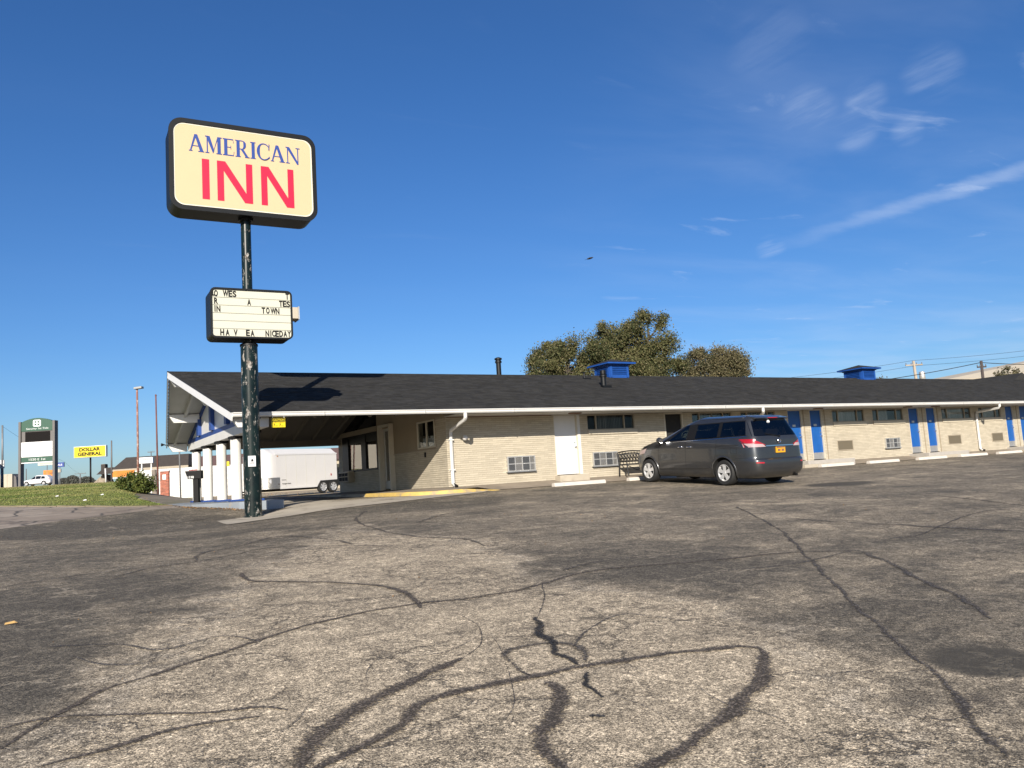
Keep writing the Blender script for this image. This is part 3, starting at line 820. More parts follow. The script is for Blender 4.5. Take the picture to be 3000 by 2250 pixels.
# crack sealant bands and fresh tar on the asphalt
TAR = {
 'a': [(-0.14, -17.94), (0.08, -17.56), (0.41, -17.08), (0.75, -16.89), (1.25, -16.58), (1.91, -16.15), (2.68, -15.86), (3.27, -15.81), (3.72, -15.92), (4.26, -15.91), (4.76, -15.77), (5.41, -15.53), (5.95, -15.52), (6.91, -15.83), (8.24, -16.08), (8.99, -16.53)],
 'b': [(-0.15, -17.54), (0.13, -17.52), (0.57, -17.78), (0.93, -17.99), (1.21, -18.09), (1.34, -18.25)],
 'c': [(0.05, -18.36), (0.29, -18.31), (0.6, -18.21), (0.89, -18.2), (1.17, -18.27)],
 'd': [(1.05, -19.35), (1.16, -19.15), (1.39, -18.8), (1.65, -18.51), (2.03, -18.24), (2.23, -18.16), (2.72, -17.88)],
 'd2': [(2.72, -17.88), (3.04, -17.57), (3.31, -16.98), (3.38, -16.44)],
 'e': [(1.0, -19.4), (1.24, -19.22), (1.48, -19.13), (1.74, -18.96), (2.0, -18.67), (2.28, -18.55), (2.56, -18.58), (2.88, -18.58), (3.22, -18.58), (3.55, -18.61), (3.97, -18.72), (4.49, -18.89), (4.55, -19.04)],
 'f': [(4.55, -19.04), (4.27, -19.31), (3.84, -19.62), (3.4, -19.87), (2.98, -20.02), (2.63, -20.13), (2.2, -20.3)],
 'g': [(2.91, -18.74), (2.78, -19.04), (2.54, -19.36), (2.37, -19.49), (2.27, -19.71), (2.22, -19.92), (2.15, -20.2)],
 'h': [(3.87, -17.1), (3.52, -17.66), (3.39, -18.1), (3.36, -18.38), (3.27, -18.54)],
 'i': [(3.22, -18.72), (3.07, -19.05), (3.0, -19.21)], 'i2': [(2.74, -19.41), (2.82, -19.43)],
 'j': [(3.38, -18.49), (3.53, -18.25), (3.49, -17.94), (3.17, -17.85), (2.99, -18.02), (2.89, -18.45), (2.94, -18.6)],
 'k': [(12.47, -11.12), (11.08, -13.01), (9.81, -14.64), (8.26, -16.35), (7.19, -17.53), (6.27, -18.54), (5.76, -19.13), (5.37, -19.59), (5.01, -20.03), (4.69, -20.37), (4.24, -20.79), (4.0, -21.06)],
 'l': [(4.76, -15.77), (4.4, -16.37), (3.87, -17.1)],
 'm': [(2.31, -12.46), (2.27, -13.15), (2.68, -13.68), (3.15, -14.28), (3.39, -14.79), (3.36, -15.43), (3.22, -16.04)],
 'n': [(0.89, -11.55), (1.46, -10.88), (2.03, -10.75), (2.63, -10.36), (3.3, -9.9), (4.04, -10.43), (4.82, -11.43)],
 'o': [(8.99, -16.53), (8.51, -17.31), (7.99, -17.89), (7.4, -18.7), (6.65, -19.54)],
 'p': [(16.87, -12.0), (16.59, -13.23), (15.65, -15.11)], 'q': [(10.18, -16.16), (10.9, -16.17), (12.74, -15.54), (14.34, -15.15), (15.08, -15.4)],
 'r': [(11.35, -13.39), (11.39, -14.32), (11.75, -15.69), (12.03, -16.98)], 's': [(0.12, -15.42), (0.61, -15.71), (0.91, -16.14), (1.4, -15.97), (1.61, -16.41)],
 'u1': [(4.77, -18.1), (4.65, -17.77), (4.47, -17.5), (3.94, -17.75), (3.53, -18.13)], 'u2': [(2.31, -19.2), (2.61, -18.8), (3.17, -17.57), (3.18, -17.32)],
 'u3': [(1.93, -18.05), (2.04, -17.74), (2.25, -17.52), (2.69, -17.64), (3.18, -17.32)], 'u4': [(3.08, -19.17), (3.09, -19.59), (3.03, -19.86)], 'u5': [(-0.32, -11.32), (0.72, -10.86), (1.48, -10.8)],
 'u6': [(2.03, -10.75), (2.35, -9.66), (3.02, -9.17), (3.86, -8.28), (4.34, -9.47), (4.44, -10.62)], 'u7': [(-0.53, -3.74), (1.13, -3.75), (2.43, -2.74), (3.83, -1.71)], 'u8': [(5.33, -15.27), (6.04, -15.04), (6.74, -15.17), (7.27, -15.93)],
 'u9': [(8.99, -16.53), (7.5, -16.72), (6.68, -16.51)], 'v1': [(4.02, -20.33), (4.16, -20.48), (4.24, -20.62), (4.48, -20.63)], 'v2': [(12.23, -9.86), (13.33, -10.42), (13.61, -11.44)], 'v3': [(0.27, -15.9), (0.49, -16.38), (0.8, -16.52), (1.17, -16.25)],
 'v4': [(1.05, -18.78), (1.33, -18.48), (1.45, -18.27), (1.63, -18.05)], 'v5': [(3.62, -19.33), (3.5, -19.7), (3.55, -20.1), (3.27, -20.54)], 'v6': [(6.46, -8.61), (8.24, -7.08), (9.64, -7.75)],
 't': [(6.86, -4.72), (5.84, -6.93), (5.51, -9.07), (5.55, -10.65), (5.93, -11.6), (5.79, -12.63)]}
TW = {'u1': .030, 'u2': .011, 'u3': .013, 'u4': .010, 'u5': .06, 'u6': .09, 'u7': .10, 'u8': .05, 'u9': .05, 'v1': .012, 'v2': .12, 'v3': .03, 'v4': .010, 'v5': .010, 'v6': .10, 'a': .060, 'b': .05, 'c': .055, 'd': .125, 'd2': .02, 'e': .10, 'f': .108, 'g': .11, 'h': .075, 'i': .07, 'i2': .12, 'j': .095, 'k': .075, 'l': .025, 'm': .07, 'n': .07, 'o': .11, 'p': .12, 'q': .06, 'r': .14, 's': .05, 't': .10}


def ribbon(pts, w, dz, jig):
    """smooth terrain-following band with a wandering width: verts, faces, uv"""
    P = [Vector(p) for p in pts]
    out = []
    for i in range(len(P) - 1):
        p0, p1, p2, p3 = P[max(i - 1, 0)], P[i], P[i + 1], P[min(i + 2, len(P) - 1)]
        n = max(2, int((p2 - p1).length / 0.06))
        for k in range(n):
            t = k / n
            out.append(0.5 * ((2 * p1) + (p2 - p0) * t + (2 * p0 - 5 * p1 + 4 * p2 - p3) * t * t + (3 * p1 - p0 - 3 * p2 + p3) * t ** 3))
    out.append(P[-1])
    ph = [random.uniform(0, 6.3) for _ in range(4)]
    vs, fs, uv = [], [], []
    s = 0
    for i, p in enumerate(out):
        if i: s += (p - out[i - 1]).length
        d = (out[min(i + 1, len(out) - 1)] - out[max(i - 1, 0)]).normalized(); nr = Vector((-d.y, d.x))
        wob = jig * (0.5 * math.sin(s * 4.1 + ph[0]) + 0.35 * math.sin(s * 9.7 + ph[1]) + random.uniform(-.25, .25))
        ww = w * (1 + 0.14 * math.sin(s * 2.6 + ph[2]) + 0.10 * math.sin(s * 7.3 + ph[3]))
        tp = min(1, i / 4, (len(out) - 1 - i) / 4); ww *= 0.35 + 0.65 * tp
        if w < .016: wob *= 1.6
        for sgn, vv in ((-1, 0), (0, .5), (1, 1)):
            q = p + nr * (wob * w + sgn * ww * 0.75)
            vs.append((q.x, q.y, g1(q.x, q.y) + dz)); uv.append((s, vv))
    for i in range(len(out) - 1):
        for k in (0, 1): fs.append((i * 3 + k, i * 3 + k + 1, i * 3 + k + 4, i * 3 + k + 3))
    return vs, fs, uv


for nm, keys, mt, dz in (('crack_sealant', 'a b c d e f g m'.split(), 'tar', .006), ('worn_sealant', 'd2 j k l n o p q r s t u1 u5 u6 u7 u8 u9 v2 v3 v6'.split(), 'tar_faint', .005), ('open_crack', 'u2 u3 u4 v1 v4 v5'.split(), 'tar_faint', .007), ('fresh_tar', 'h i i2'.split(), 'tar_fresh', .009)):
    mb = MB(); uvs = []
    for j, k in enumerate(keys):
        v, f, u = ribbon(TAR[k], TW[k], dz + 0.0006 * j, 0.9 if mt == 'tar_fresh' else 0.30)
        o_ = len(mb.v); mb.add(v, f); uvs += u
    o = obj(nm, mb, M[mt], smooth=True, recalc=False)
    lay = o.data.uv_layers.new(name='UVMap')
    li = np.empty(len(o.data.loops), int); o.data.loops.foreach_get('vertex_index', li)
    lay.data.foreach_set('uv', np.array(uvs)[li].ravel())
    if o.data.polygons[0].normal.z < 0: o.data.flip_normals()
    tag(o, kind='structure')

# ------------------------------------------------------------------ the motel
motel = thing('motel', 'long low cream brick motel with dark shingle roof and blue doors', 'motel', (11.38, 0, -0.18))
XE = 62.0                                     # far end
EY, EZ, RYY, RZZ = -1.30, 2.17, 4.73, 4.107   # eave and ridge
SL = (RZZ - EZ) / (RYY - EY)
FY = 2 * RYY - EY                             # far eave


def roofz(y): return RZZ - SL * abs(y - RYY)
def prowx(y): return 3.84 + 0.73 * abs(y - RYY) / (RYY - EY)


# openings in the front wall: (x0, x1, z0, z1)
DOORW = (15.51, 16.44)
BLUE = [(27.20, 28.0), (28.56, 29.28), (35.40, 36.15), (36.77, 37.48), (43.58, 44.28), (44.93, 45.65), (51.8, 52.55), (53.1, 53.85)]
WINS = [(16.90, 19.05, 1.49, 2.04, 'dark'), (21.85, 23.97, 1.49, 2.04, 'dark'), (24.45, 26.45, 1.49, 2.04, 'dark'), (29.98, 32.16, 1.49, 2.04, 'pale'), (32.73, 34.98, 1.49, 2.04, 'pale'), (38.0, 40.49, 1.47, 2.03, 'pale'), (41.14, 43.15, 1.47, 2.03, 'pale'), (46.4, 48.6, 1.47, 2.03, 'pale'), (49.2, 51.4, 1.47, 2.03, 'pale')]
ACS = [(13.53, 14.60, 0.20, 0.70, 'panel'), (17.01, 18.08, 0.21, 0.70, 'panel'), (22.3, 23.35, .22, .7, 'louvre'), (24.9, 25.95, .22, .7, 'louvre'), (30.13, 31.19, .25, .70, 'louvre'), (33.38, 34.43, .24, .69, 'panel'), (38.29, 39.38, .23, .69, 'louvre'), (42.06, 43.10, .25, .70, 'louvre'), (46.9, 47.95, .24, .69, 'louvre'), (49.7, 50.75, .24, .69, 'louvre')]
OPEN = [(DOORW[0] - .02, DOORW[1] + .14, -0.20, 2.06)] + [(20.46, 21.40, -0.2, 2.06)] + [(a - .03, b + .03, -0.20, 2.06) for a, b in BLUE]
OPEN += [(a, b, c, d) for a, b, c, d, _ in WINS] + [(a, b, c, d) for a, b, c, d, _ in ACS]
SILLS = [(a + .02, b + .08, c - .16, c) for a, b, c, d, _ in WINS]
HOLES = OPEN + SILLS


def wall_boxes(mb, x0, x1, z0, z1, holes, put):
    xs = sorted({x0, x1, *[min(max(h[0], x0), x1) for h in holes], *[min(max(h[1], x0), x1) for h in holes]})
    for a, b in zip(xs[:-1], xs[1:]):
        if b - a < 1e-4: continue
        cm = (a + b) / 2; cuts = sorted((h[2], h[3]) for h in holes if h[0] < cm < h[1])
        z = z0
        for c, d in cuts:
            if c > z: put(mb, a, b, z, c)
            z = max(z, d)
        if z < z1: put(mb, a, b, z, z1)


mb = MB()
wall_boxes(mb, 11.40, XE, -0.45, 2.10, OPEN, lambda m, a, b, c, d: m.box(a, 0.014, c, b, 0.20, d))
front = obj('front_wall', mb, M['mortar'], motel)

# bricks: running bond of long thin bricks; the nearest 300 single, the others joined
BH, BL, JT, VJ = 0.054, 0.300, 0.013, 0.005
rows = int((2.08 + 0.165) / (BH + JT)) + 1
singles, rest = [], []
for r_ in range(rows):
    z0 = -0.165 + r_ * (BH + JT); z1 = z0 + BH
    if z1 > 2.09: break
    x = 11.38 - (0.152 if r_ % 2 else 0.0)
    while x < 47.2:
        a, b = max(x, 11.385), x + BL
        segs = [(a, b)]
        for h in HOLES:
            if h[2] < z1 - .005 and h[3] > z0 + .005:
                ns = []
                for s0, s1 in segs:
                    if h[1] <= s0 or h[0] >= s1: ns.append((s0, s1)); continue
                    if h[0] - s0 > .03: ns.append((s0, h[0]))
                    if s1 - h[1] > .03: ns.append((h[1], s1))
                segs = ns
        for s0, s1 in segs:
            if s1 - s0 > .03:
                full = abs(s1 - s0 - BL) < 1e-6
                (singles if full and a < 15.4 and len(singles) < 300 else rest).append((s0, s1, z0, z1))
        x += BL + VJ
me = None
for s0, s1, z0, z1 in singles:
    if me is None:
        mb = MB().box(-BL / 2, 0.0, -BH / 2, BL / 2, 0.03, BH / 2)
        o = obj('brick', mb, M['brick_one'], motel, world=False, bevel=0.0); me = o.data
        o.parent = motel
    else:
        o = bpy.data.objects.new('brick', me); COL.objects.link(o); o.parent = motel
    o.location = ((s0 + s1) / 2 - 11.38, random.uniform(-.003, .001), (z0 + z1) / 2 + .18)
mb = MB()
for s0, s1, z0, z1 in rest:
    y = random.uniform(-.003, .001)
    mb.add([(s0, y, z0), (s1, y, z0), (s1, y, z1), (s0, y, z1), (s0, .02, z0), (s1, .02, z0), (s1, .02, z1), (s0, .02, z1)], [(0, 1, 2, 3), (0, 4, 5, 1), (3, 2, 6, 7), (0, 3, 7, 4), (1, 5, 6, 2)])
tag(obj('brick_courses', mb, M['brick'], motel), kind='stuff')

# office side wall (x = 11.38), bricks low, painted panel above
mb = MB()
SH = [(0.81, 2.21, 1.15, 2.07), (4.41, 5.46, -0.2, 2.22), (6.02, 10.06, .68, 2.08)]
wall_boxes(mb, 0.014, 10.62, -0.45, 2.10, SH, lambda m, a, b, c, d: m.box(11.394, a, c, 11.58, b, d))
obj('side_wall', mb, M['mortar'], motel)
mb = MB(); SBH = []
for r_ in range(rows):
    z0 = -0.165 + r_ * (BH + JT); z1 = z0 + BH
    if z1 > 2.09: break
    y = 0.0 - (0.152 if not r_ % 2 else 0)
    while y < 10.6:
        segs = [(max(y, 0.004), min(y + BL, 10.6))]
        hl = SH + [(0.79, 4.5, 1.10, 2.2), (5.3, 6.1, 1.10, 2.2)]
        for h in hl:
            if h[2] < z1 - .005 and h[3] > z0 + .005:
                ns = []
                for s0, s1 in segs:
                    if h[1] <= s0 or h[0] >= s1: ns.append((s0, s1)); continue
                    if h[0] - s0 > .03: ns.append((s0, h[0]))
                    if s1 - h[1] > .03: ns.append((h[1], s1))
                segs = ns
        for s0, s1 in segs:
            if s1 - s0 > .03:
                x = 11.38 + random.uniform(-.003, .001)
                mb.add([(x, s0, z0), (x, s1, z0), (x, s1, z1), (x, s0, z1), (11.4, s0, z0), (11.4, s1, z0), (11.4, s1, z1), (11.4, s0, z1)], [(0, 1, 2, 3), (0, 4, 5, 1), (3, 2, 6, 7), (0, 3, 7, 4), (1, 5, 6, 2)])
        y += BL + VJ
tag(obj('side_brick_courses', mb, M['brick'], motel), kind='stuff')
# painted panels and gable above
mb = MB()
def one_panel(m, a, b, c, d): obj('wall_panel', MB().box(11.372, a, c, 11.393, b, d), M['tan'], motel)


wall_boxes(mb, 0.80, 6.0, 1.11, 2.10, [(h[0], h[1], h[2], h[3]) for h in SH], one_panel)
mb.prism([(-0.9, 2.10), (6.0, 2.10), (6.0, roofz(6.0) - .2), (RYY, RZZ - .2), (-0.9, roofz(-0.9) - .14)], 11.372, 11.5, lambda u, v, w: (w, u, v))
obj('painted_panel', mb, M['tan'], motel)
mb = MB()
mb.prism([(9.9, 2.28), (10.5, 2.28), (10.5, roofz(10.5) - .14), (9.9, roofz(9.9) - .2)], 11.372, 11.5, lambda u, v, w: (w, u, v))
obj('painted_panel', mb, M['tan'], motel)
obj('panel_ledge', MB().box(11.345, 0.80, 1.075, 11.375, 4.38, 1.11), M['frame_tan'], motel)
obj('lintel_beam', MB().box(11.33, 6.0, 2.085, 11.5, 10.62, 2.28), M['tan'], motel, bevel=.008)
cl = obj('clerestory_window', MB().prism([(6.03, 2.285), (9.88, 2.285), (9.88, roofz(9.88) - .22), (6.03, roofz(6.03) - .22)], 11.41, 11.43, lambda u, v, w: (w, u, v)), M['car_glass'], motel)
mb = MB()
mb.box(11.38, 6.0, 2.285, 11.44, 6.03, 3.4)
obj('frame', mb, M['wood_brown'], cl)

# back and end walls
mb = MB(); mb.box(11.6, 10.42, -0.45, XE, 10.6, 2.1); mb.box(XE - .2, 0.21, -0.45, XE, 10.4, 2.1)
mb.prism([(EY + .1, 2.1), (FY - .1, 2.1), (FY - .1, roofz(FY - .1) - .14), (RYY, RZZ - .14), (EY + .1, roofz(EY + .1) - .14)], XE - .15, XE - .02, lambda u, v, w: (w, u, v))
obj('back_wall', mb, M['wall_plain'], motel)
obj('room_backing', MB().box(11.6, 1.2, -0.4, XE - .25, 1.25, 2.08), M['dark'], motel)

# office glazing
wf = obj('office_window', MB().box(11.37, 6.02, .62, 11.47, 10.06, .70).box(11.37, 6.02, 2.02, 11.47, 10.06, 2.08).box(11.37, 6.02, .70, 11.47, 6.12, 2.02).box(11.37, 9.35, .70, 11.47, 10.06, 2.02).box(11.375, 7.30, .70, 11.465, 7.80, 2.02), M['black'], motel)
obj('pane', MB().box(11.43, 6.12, .70, 11.436, 7.30, 2.02), M['pane_office'], wf)
obj('pane', MB().box(11.43, 7.80, .70, 11.436, 9.35, 2.02), M['pane_office'], wf)
obj('room_backing', MB().box(12.3, 5.6, -.3, 12.35, 10.3, 2.1), M['dark'], motel)
obj('transom_bar', MB().box(11.40, 6.12, 1.74, 11.44, 9.35, 2.02), M['black'], wf)
mb = MB().box(11.20, 4.36, -.18, 11.42, 4.45, 2.24).box(11.20, 5.42, -.18, 11.42, 5.51, 2.24).box(11.20, 4.45, 2.15, 11.42, 5.42, 2.24)
dr = obj('office_door', mb, M['frame_white'], motel, bevel=.006)
obj('door_leaf', MB().box(11.40, 4.46, -.13, 11.44, 4.58, 2.14).box(11.40, 5.29, -.13, 11.44, 5.41, 2.14).box(11.40, 4.58, -.13, 11.44, 5.29, .16).box(11.40, 4.58, 2.0, 11.44, 5.29, 2.14), M['alu'], dr)
obj('pane', MB().box(11.415, 4.58, .16, 11.421, 5.29, 2.0), M['pane_office'], dr)
obj('handle', MB().tube([(11.40, 4.66, .85), (11.36, 4.66, .85), (11.36, 4.66, 1.15), (11.40, 4.66, 1.15)], .012), M['chrome'], dr)
obj('room_key_box', MB().box(11.33, 5.72, 1.15, 11.372, 5.92, 1.55), M['wood_brown'], motel, bevel=.005)
obj('wall_vent', MB().box(11.34, 1.60, .86, 11.377, 1.68, 1.02), M['black'], motel)
# side window with something pale standing inside
sw = obj('side_window', MB().box(11.35, .81, 1.15, 11.42, 2.21, 1.20).box(11.35, .81, 2.02, 11.42, 2.21, 2.07).box(11.35, .81, 1.20, 11.42, .86, 2.02).box(11.35, 2.15, 1.20, 11.42, 2.21, 2.02).box(11.36, 1.46, 1.20, 11.415, 1.51, 2.02), M['frame_white'], motel)
obj('pane', MB().box(11.39, .86, 1.20, 11.395, 1.46, 2.02), M['pane'], sw)
obj('pane', MB().box(11.385, 1.51, 1.20, 11.39, 2.15, 2.02), M['pane'], sw)
mb = MB()
for k in range(12):
    y = .9 + k * .1; mb.tube([(11.52 + .02 * (k % 2), y, 1.2), (11.52 + .02 * (k % 2), y + .02, 1.52 + .05 * math.sin(k * 1.7))], .06, 8)
obj('curtain', mb, M['white_clean'], sw, smooth=50)
obj('room_backing', MB().box(11.9, .4, .9, 11.95, 2.6, 2.1), M['dark'], motel)
# office air conditioner
ac = obj('window_air_conditioner', MB().box(11.12, 8.72, .22, 11.37, 9.95, .66), M['frame_tan'], motel, bevel=.02)
mb = MB()
for y0, y1 in ((8.82, 9.10), (9.20, 9.45), (9.55, 9.85)):
    for z0, z1 in ((.28, .43), (.47, .60)): mb.box(11.10, y0, z0, 11.118, y1, z1)
obj('grille', mb, M['dark'], ac)

# ---- soffit, fascia, gutter
obj('soffit', MB().box(11.35, -1.27, 2.062, XE, 0.013, 2.078), M['soffit'], motel)
obj('trim_board', MB().box(11.42, -0.014, 2.035, 15.4, -0.004, 2.061), M['wood_brown'], motel)
gut_prof = [(-1.30, 2.172), (-1.30, 2.052), (-1.375, 2.052), (-1.405, 2.085), (-1.41, 2.13), (-1.43, 2.15), (-1.43, 2.172), (-1.415, 2.172), (-1.395, 2.12), (-1.36, 2.08), (-1.32, 2.075), (-1.315, 2.172)]
gt = obj('gutter', MB().prism(gut_prof, 4.56, XE, lambda u, v, w: (w, u, v)), M['white'], motel)
mb = MB()
for x in np.arange(7.0, 60, 3.05): mb.box(x - .006, -1.434, 2.05, x + .006, -1.30, 2.176)
obj('gutter_joint', mb, M['alu'], gt)
obj('fascia', MB().box(4.60, -1.298, 2.045, XE, -1.272, 2.185), M['white'], motel)
obj('back_gutter', MB().box(4.62, FY, 2.02, XE, FY + .12, 2.15), M['grey_metal'], motel)


def downspout(x, xo, z_el, ye=-0.07):
    mb = MB()
    mb.tube([(x, -1.36, 2.06), (x, -1.36, 1.93), (x + (xo - x) * .06, -1.30, 1.86), (x + (xo - x) * .94, ye - .06, z_el + .06), (xo, ye, z_el - .04), (xo, ye, -0.05), (xo + .02, ye - .12, -0.14)], .058, 8)
    o = obj('downspout', mb, M['white'], motel, smooth=40)
    mb = MB()
    for z in (1.3, .35): mb.box(xo - .075, ye - .06, z, xo + .075, ye + .07, z + .035)
    obj('strap', mb, M['white_clean'], o)
    obj('outlet', MB().tube([(xo, ye - .04, -.09), (xo + .04, ye - .2, -.16)], .05, 8), M['iron'], o)


downspout(11.40, 11.50, 1.56)
downspout(24.28, 25.2, 1.62)
downspout(40.62, 40.80, 1.70)

# soffit lamps over the doors, corner floodlight
for x in (15.94, 28.28, 34.37, 36.48, 44.6):
    o = obj('soffit_lamp', MB().box(x - .22, -.78, 2.02, x + .22, -.60, 2.061), M['wood_brown'], motel, bevel=.006)
fl = obj('flood_lamp', MB().tube([(11.97, -0.02, 1.41), (11.97, -.12, 1.42)], .03, 8).lathe([(.03, 0), (.075, .05), (.085, .13), (.08, .14)], (11.97, -.26, 1.36), 'y', 14), M['white_clean'], motel, smooth=40)

# ---- doors
def room_door(x0, x1, col, name, zb, kick=None, label=None, frame='frame_white', knob_left=False):
    y = 0.07
    fr = obj(name, MB().box(x0 - .03, .0, zb, x0, .14, 2.03).box(x1, .0, zb, x1 + .03, .14, 2.03).box(x0 - .03, .0, 2.03, x1 + .03, .14, 2.06), M[frame], motel)
    if label: fr['label'] = label
    obj('door_leaf', MB().box(x0, y, zb + (kick or 0.02), x1, y + .045, 2.03), M[col], fr)
    if kick: obj('kick_plate', MB().box(x0, y - .004, zb, x1, y + .045, zb + kick), M['grey_plate'], fr)
    kx = x0 + .09 if knob_left else x1 - .08
    obj('handle', MB().lathe([(.03, 0), (.03, -.02), (.012, -.03), (.012, -.05), (.03, -.06), (.03, -.075), (.015, -.085)], (kx, y, .93), 'y', 10).lathe([(.026, 0), (.026, -.02)], (kx, y, 1.08), 'y', 10), M['chrome'], fr, smooth=40)
    return fr


wd = room_door(DOORW[0], DOORW[1], 'white_clean', 'service_door', -0.02, None, 'plain white door in the brick wall')
obj('jamb_board', MB().box(DOORW[1] + .03, -.012, -.02, DOORW[1] + .14, .13, 2.05), M['white'], wd)
for i, (a, b) in enumerate(BLUE):
    d = room_door(a, b, 'blue', 'room_door', -0.05, 0.28)
    obj('room_number', MB().box((a + b) / 2 - .1, .052, 1.36, (a + b) / 2 + .08, .068, 1.45), M['alu'], d)
dk = obj('open_doorway', MB().box(20.46, .0, -.1, 20.52, .14, 2.06).box(21.34, .0, -.1, 21.40, .14, 2.06).box(20.52, .0, 2.0, 21.34, .14, 2.06), M['frame_white'], motel)
obj('screen_door', MB().box(20.52, .09, -.1, 21.34, .12, 2.0), M['dark'], dk)
obj('threshold', MB().box(15.40, -.34, -.30, 16.62, .10, -.025), M['concrete'], motel, bevel=.012)
for a, b in ((27.0, 29.55), (35.1, 37.9), (43.3, 45.9), (51.5, 54.0)):
    st = obj('door_stoop', MB().box(a, -.98, -.50, b + .35, .06, -.085), M['stoop'], motel, bevel=.012)
    obj('lower_step', MB().box(a - .5, -1.22, -.55, b - .3, -.985, -.23), M['concrete'], st, bevel=.012)
# thin tan strips added for the pilaster edge lines between door pairs
for x in (28.12, 29.45, 36.42, 37.62, 44.6, 45.8):
    obj('edge_strip', MB().box(x, -.020, -.08, x + .035, -.004, 2.06), M['tan'], motel)

# ---- windows of the rooms
for i, (x0, x1, z0, z1, kind) in enumerate(WINS):
    w = x1 - x0; m1, m2 = x0 + w * .19, x0 + w * .78
    f = .035
    mb = MB().box(x0, .01, z0, x1, .09, z0 + f).box(x0, .01, z1 - f, x1, .09, z1).box(x0, .01, z0 + f, x0 + f, .09, z1 - f).box(x1 - f, .01, z0 + f, x1, .09, z1 - f)
    for m_ in (m1, m2): mb.box(m_ - .022, .012, z0 + f, m_ + .022, .088, z1 - f)
    wn_ = obj('room_window', mb, M['frame_tan'], motel)
    for a, b in ((x0 + f, m1 - .022), (m1 + .022, m2 - .022), (m2 + .022, x1 - f)):
        obj('pane', MB().box(a, .05, z0 + f, b, .054, z1 - f), M['pane'], wn_)
    mb = MB(); x = m1 + .03
    lo, hi = (m1 + .03, m2 - .03) if i != 4 else (m1 + .03, x0 + w * .55)
    while x < hi:
        mb.box(x, .12 + random.uniform(0, .012), z0, x + .055, .13, z1); x += .072 if kind == 'dark' else .062
    obj('blinds', mb, M['blinds'] if kind == 'dark' else M['curtain'], wn_)
    if kind != 'dark':
        mb = MB()
        for a, b in ((x0 + .02, m1), (m2, x1 - .02)):
            x = a
            while x < b: mb.box(x, .13, z0, x + .05, .145, z1); x += .06
        obj('side_blinds', mb, M['blinds'], wn_)
    obj('sill', MB().box(x0 + .025, -.035, z0 - .155, x1 + .075, .12, z0 - .003), M['sill'], wn_, bevel=.006)
    obj('window_backing', MB().box(x0 - .1, .26, z0 - .1, x1 + .1, .28, z1 + .02), M['dark'], wn_)

# ---- through-wall air conditioners
for i, (x0, x1, z0, z1, kind) in enumerate(ACS):
    out = -.09 if kind == 'panel' else -.015
    f = .035
    mb = MB().box(x0, out, z0, x1, .1, z0 + f).box(x0, out, z1 - f, x1, .1, z1).box(x0, out, z0 + f, x0 + f, .1, z1 - f).box(x1 - f, out, z0 + f, x1, .1, z1 - f).box(x0 + f, .06, z0 + f, x1 - f, .1, z1 - f)
    a = obj('air_conditioner', mb, M['alu' if kind == 'panel' else 'frame_tan'], motel)
    obj('core', MB().box(x0 + f, out + .05, z0 + f, x1 - f, .055, z1 - f), M['dark'], a)
    if kind == 'panel':
        zm = (z0 + z1) / 2; ws = x1 - x0; cuts = [x0 + f, x0 + ws * .27, x0 + ws * .53, x0 + ws * .8, x1 - f]
        for j in range(4):
            for za, zb in ((z0 + f + .01, zm - .012), (zm + .012, z1 - f - .01)):
                n = 9; mb = MB()
                xa, xb = cuts[j] + .012, cuts[j + 1] - .012
                for k in range(n): zz = za + (zb - za) * k / n; mb.obox(((xa + xb) / 2, out + .022, zz + .006), ((xb - xa) / 2, 0, 0), (0, .012, -.006), (0, .002, .004))
                obj('grille', mb, M['grey_metal'] if j in (0, 2) else M['alu'], a)
        mb = MB().box(x0 + f, out + .004, zm - .012, x1 - f, out + .03, zm + .012)
        for c in cuts[1:-1]: mb.box(c - .012, out + .003, z0 + f, c + .012, out + .03, zm - .012).box(c - .012, out + .003, zm + .012, c + .012, out + .03, z1 - f)
        obj('grid_bar', mb, M['alu'], a)
        obj('drip_tray', MB().box(x0 - .03, out - .02, z0 - .03, x1 + .03, .0, z0 - .002), M['grey_metal'], a)
    else:
        mb = MB(); x = x0 + f + .01
        while x < x1 - f - .02: mb.box(x, out + .01, z0 + f, x + .022, out + .045, z1 - f); x += .052
        obj('grille', mb, M['louvre'], a)

# ---- roof: slabs, shingle courses, prow gable
mb = MB()
for sgn in (1, -1):
    ye = RYY - sgn * (RYY - EY) * 1.002
    n_ = 0.12
    a = [(prowx(ye) + .02, ye, EZ - .01), (XE, ye, EZ - .01), (XE, RYY, RZZ - .01), (3.86, RYY, RZZ - .01)]
    b = [(x, y, z - n_) for x, y, z in a]
    mb.add(a + b, [(0, 1, 2, 3), (7, 6, 5, 4), (0, 4, 5, 1), (1, 5, 6, 2), (3, 7, 4, 0)])
rf = obj('roof', mb, M['shingle'], motel)
mb = MB()
LEN = math.hypot(RYY - EY, RZZ - EZ); uy, uz = (RYY - EY) / LEN, (RZZ - EZ) / LEN
nc = 44; ex = LEN / nc
for c in range(nc):
    s0, s1 = c * ex, (c + 1) * ex + .012
    x = prowx(EY + s0 * uy) - random.uniform(0, .3)
    xmin = prowx(EY + s0 * uy)
    while x < XE:
        w = random.choice((.14, .19, .24, .3, .33)); a, b = max(x, xmin), min(x + w - .005, XE); x += w
        if b - a < .02: continue
        t0 = random.choice((.007, .010, .016)); t1 = .002
        p = lambda s, t: (EY + s * uy - t * uz, EZ + s * uz + t * uy)
        y0, z0 = p(s0, t0); y1, z1 = p(s1, t1); y2, z2 = p(s0, -.004)
        mb.add([(a, y0, z0), (b, y0, z0), (b, y1, z1), (a, y1, z1), (a, y2, z2), (b, y2, z2)], [(0, 1, 2, 3), (4, 5, 1, 0), (4, 0, 3), (5, 2, 1)])
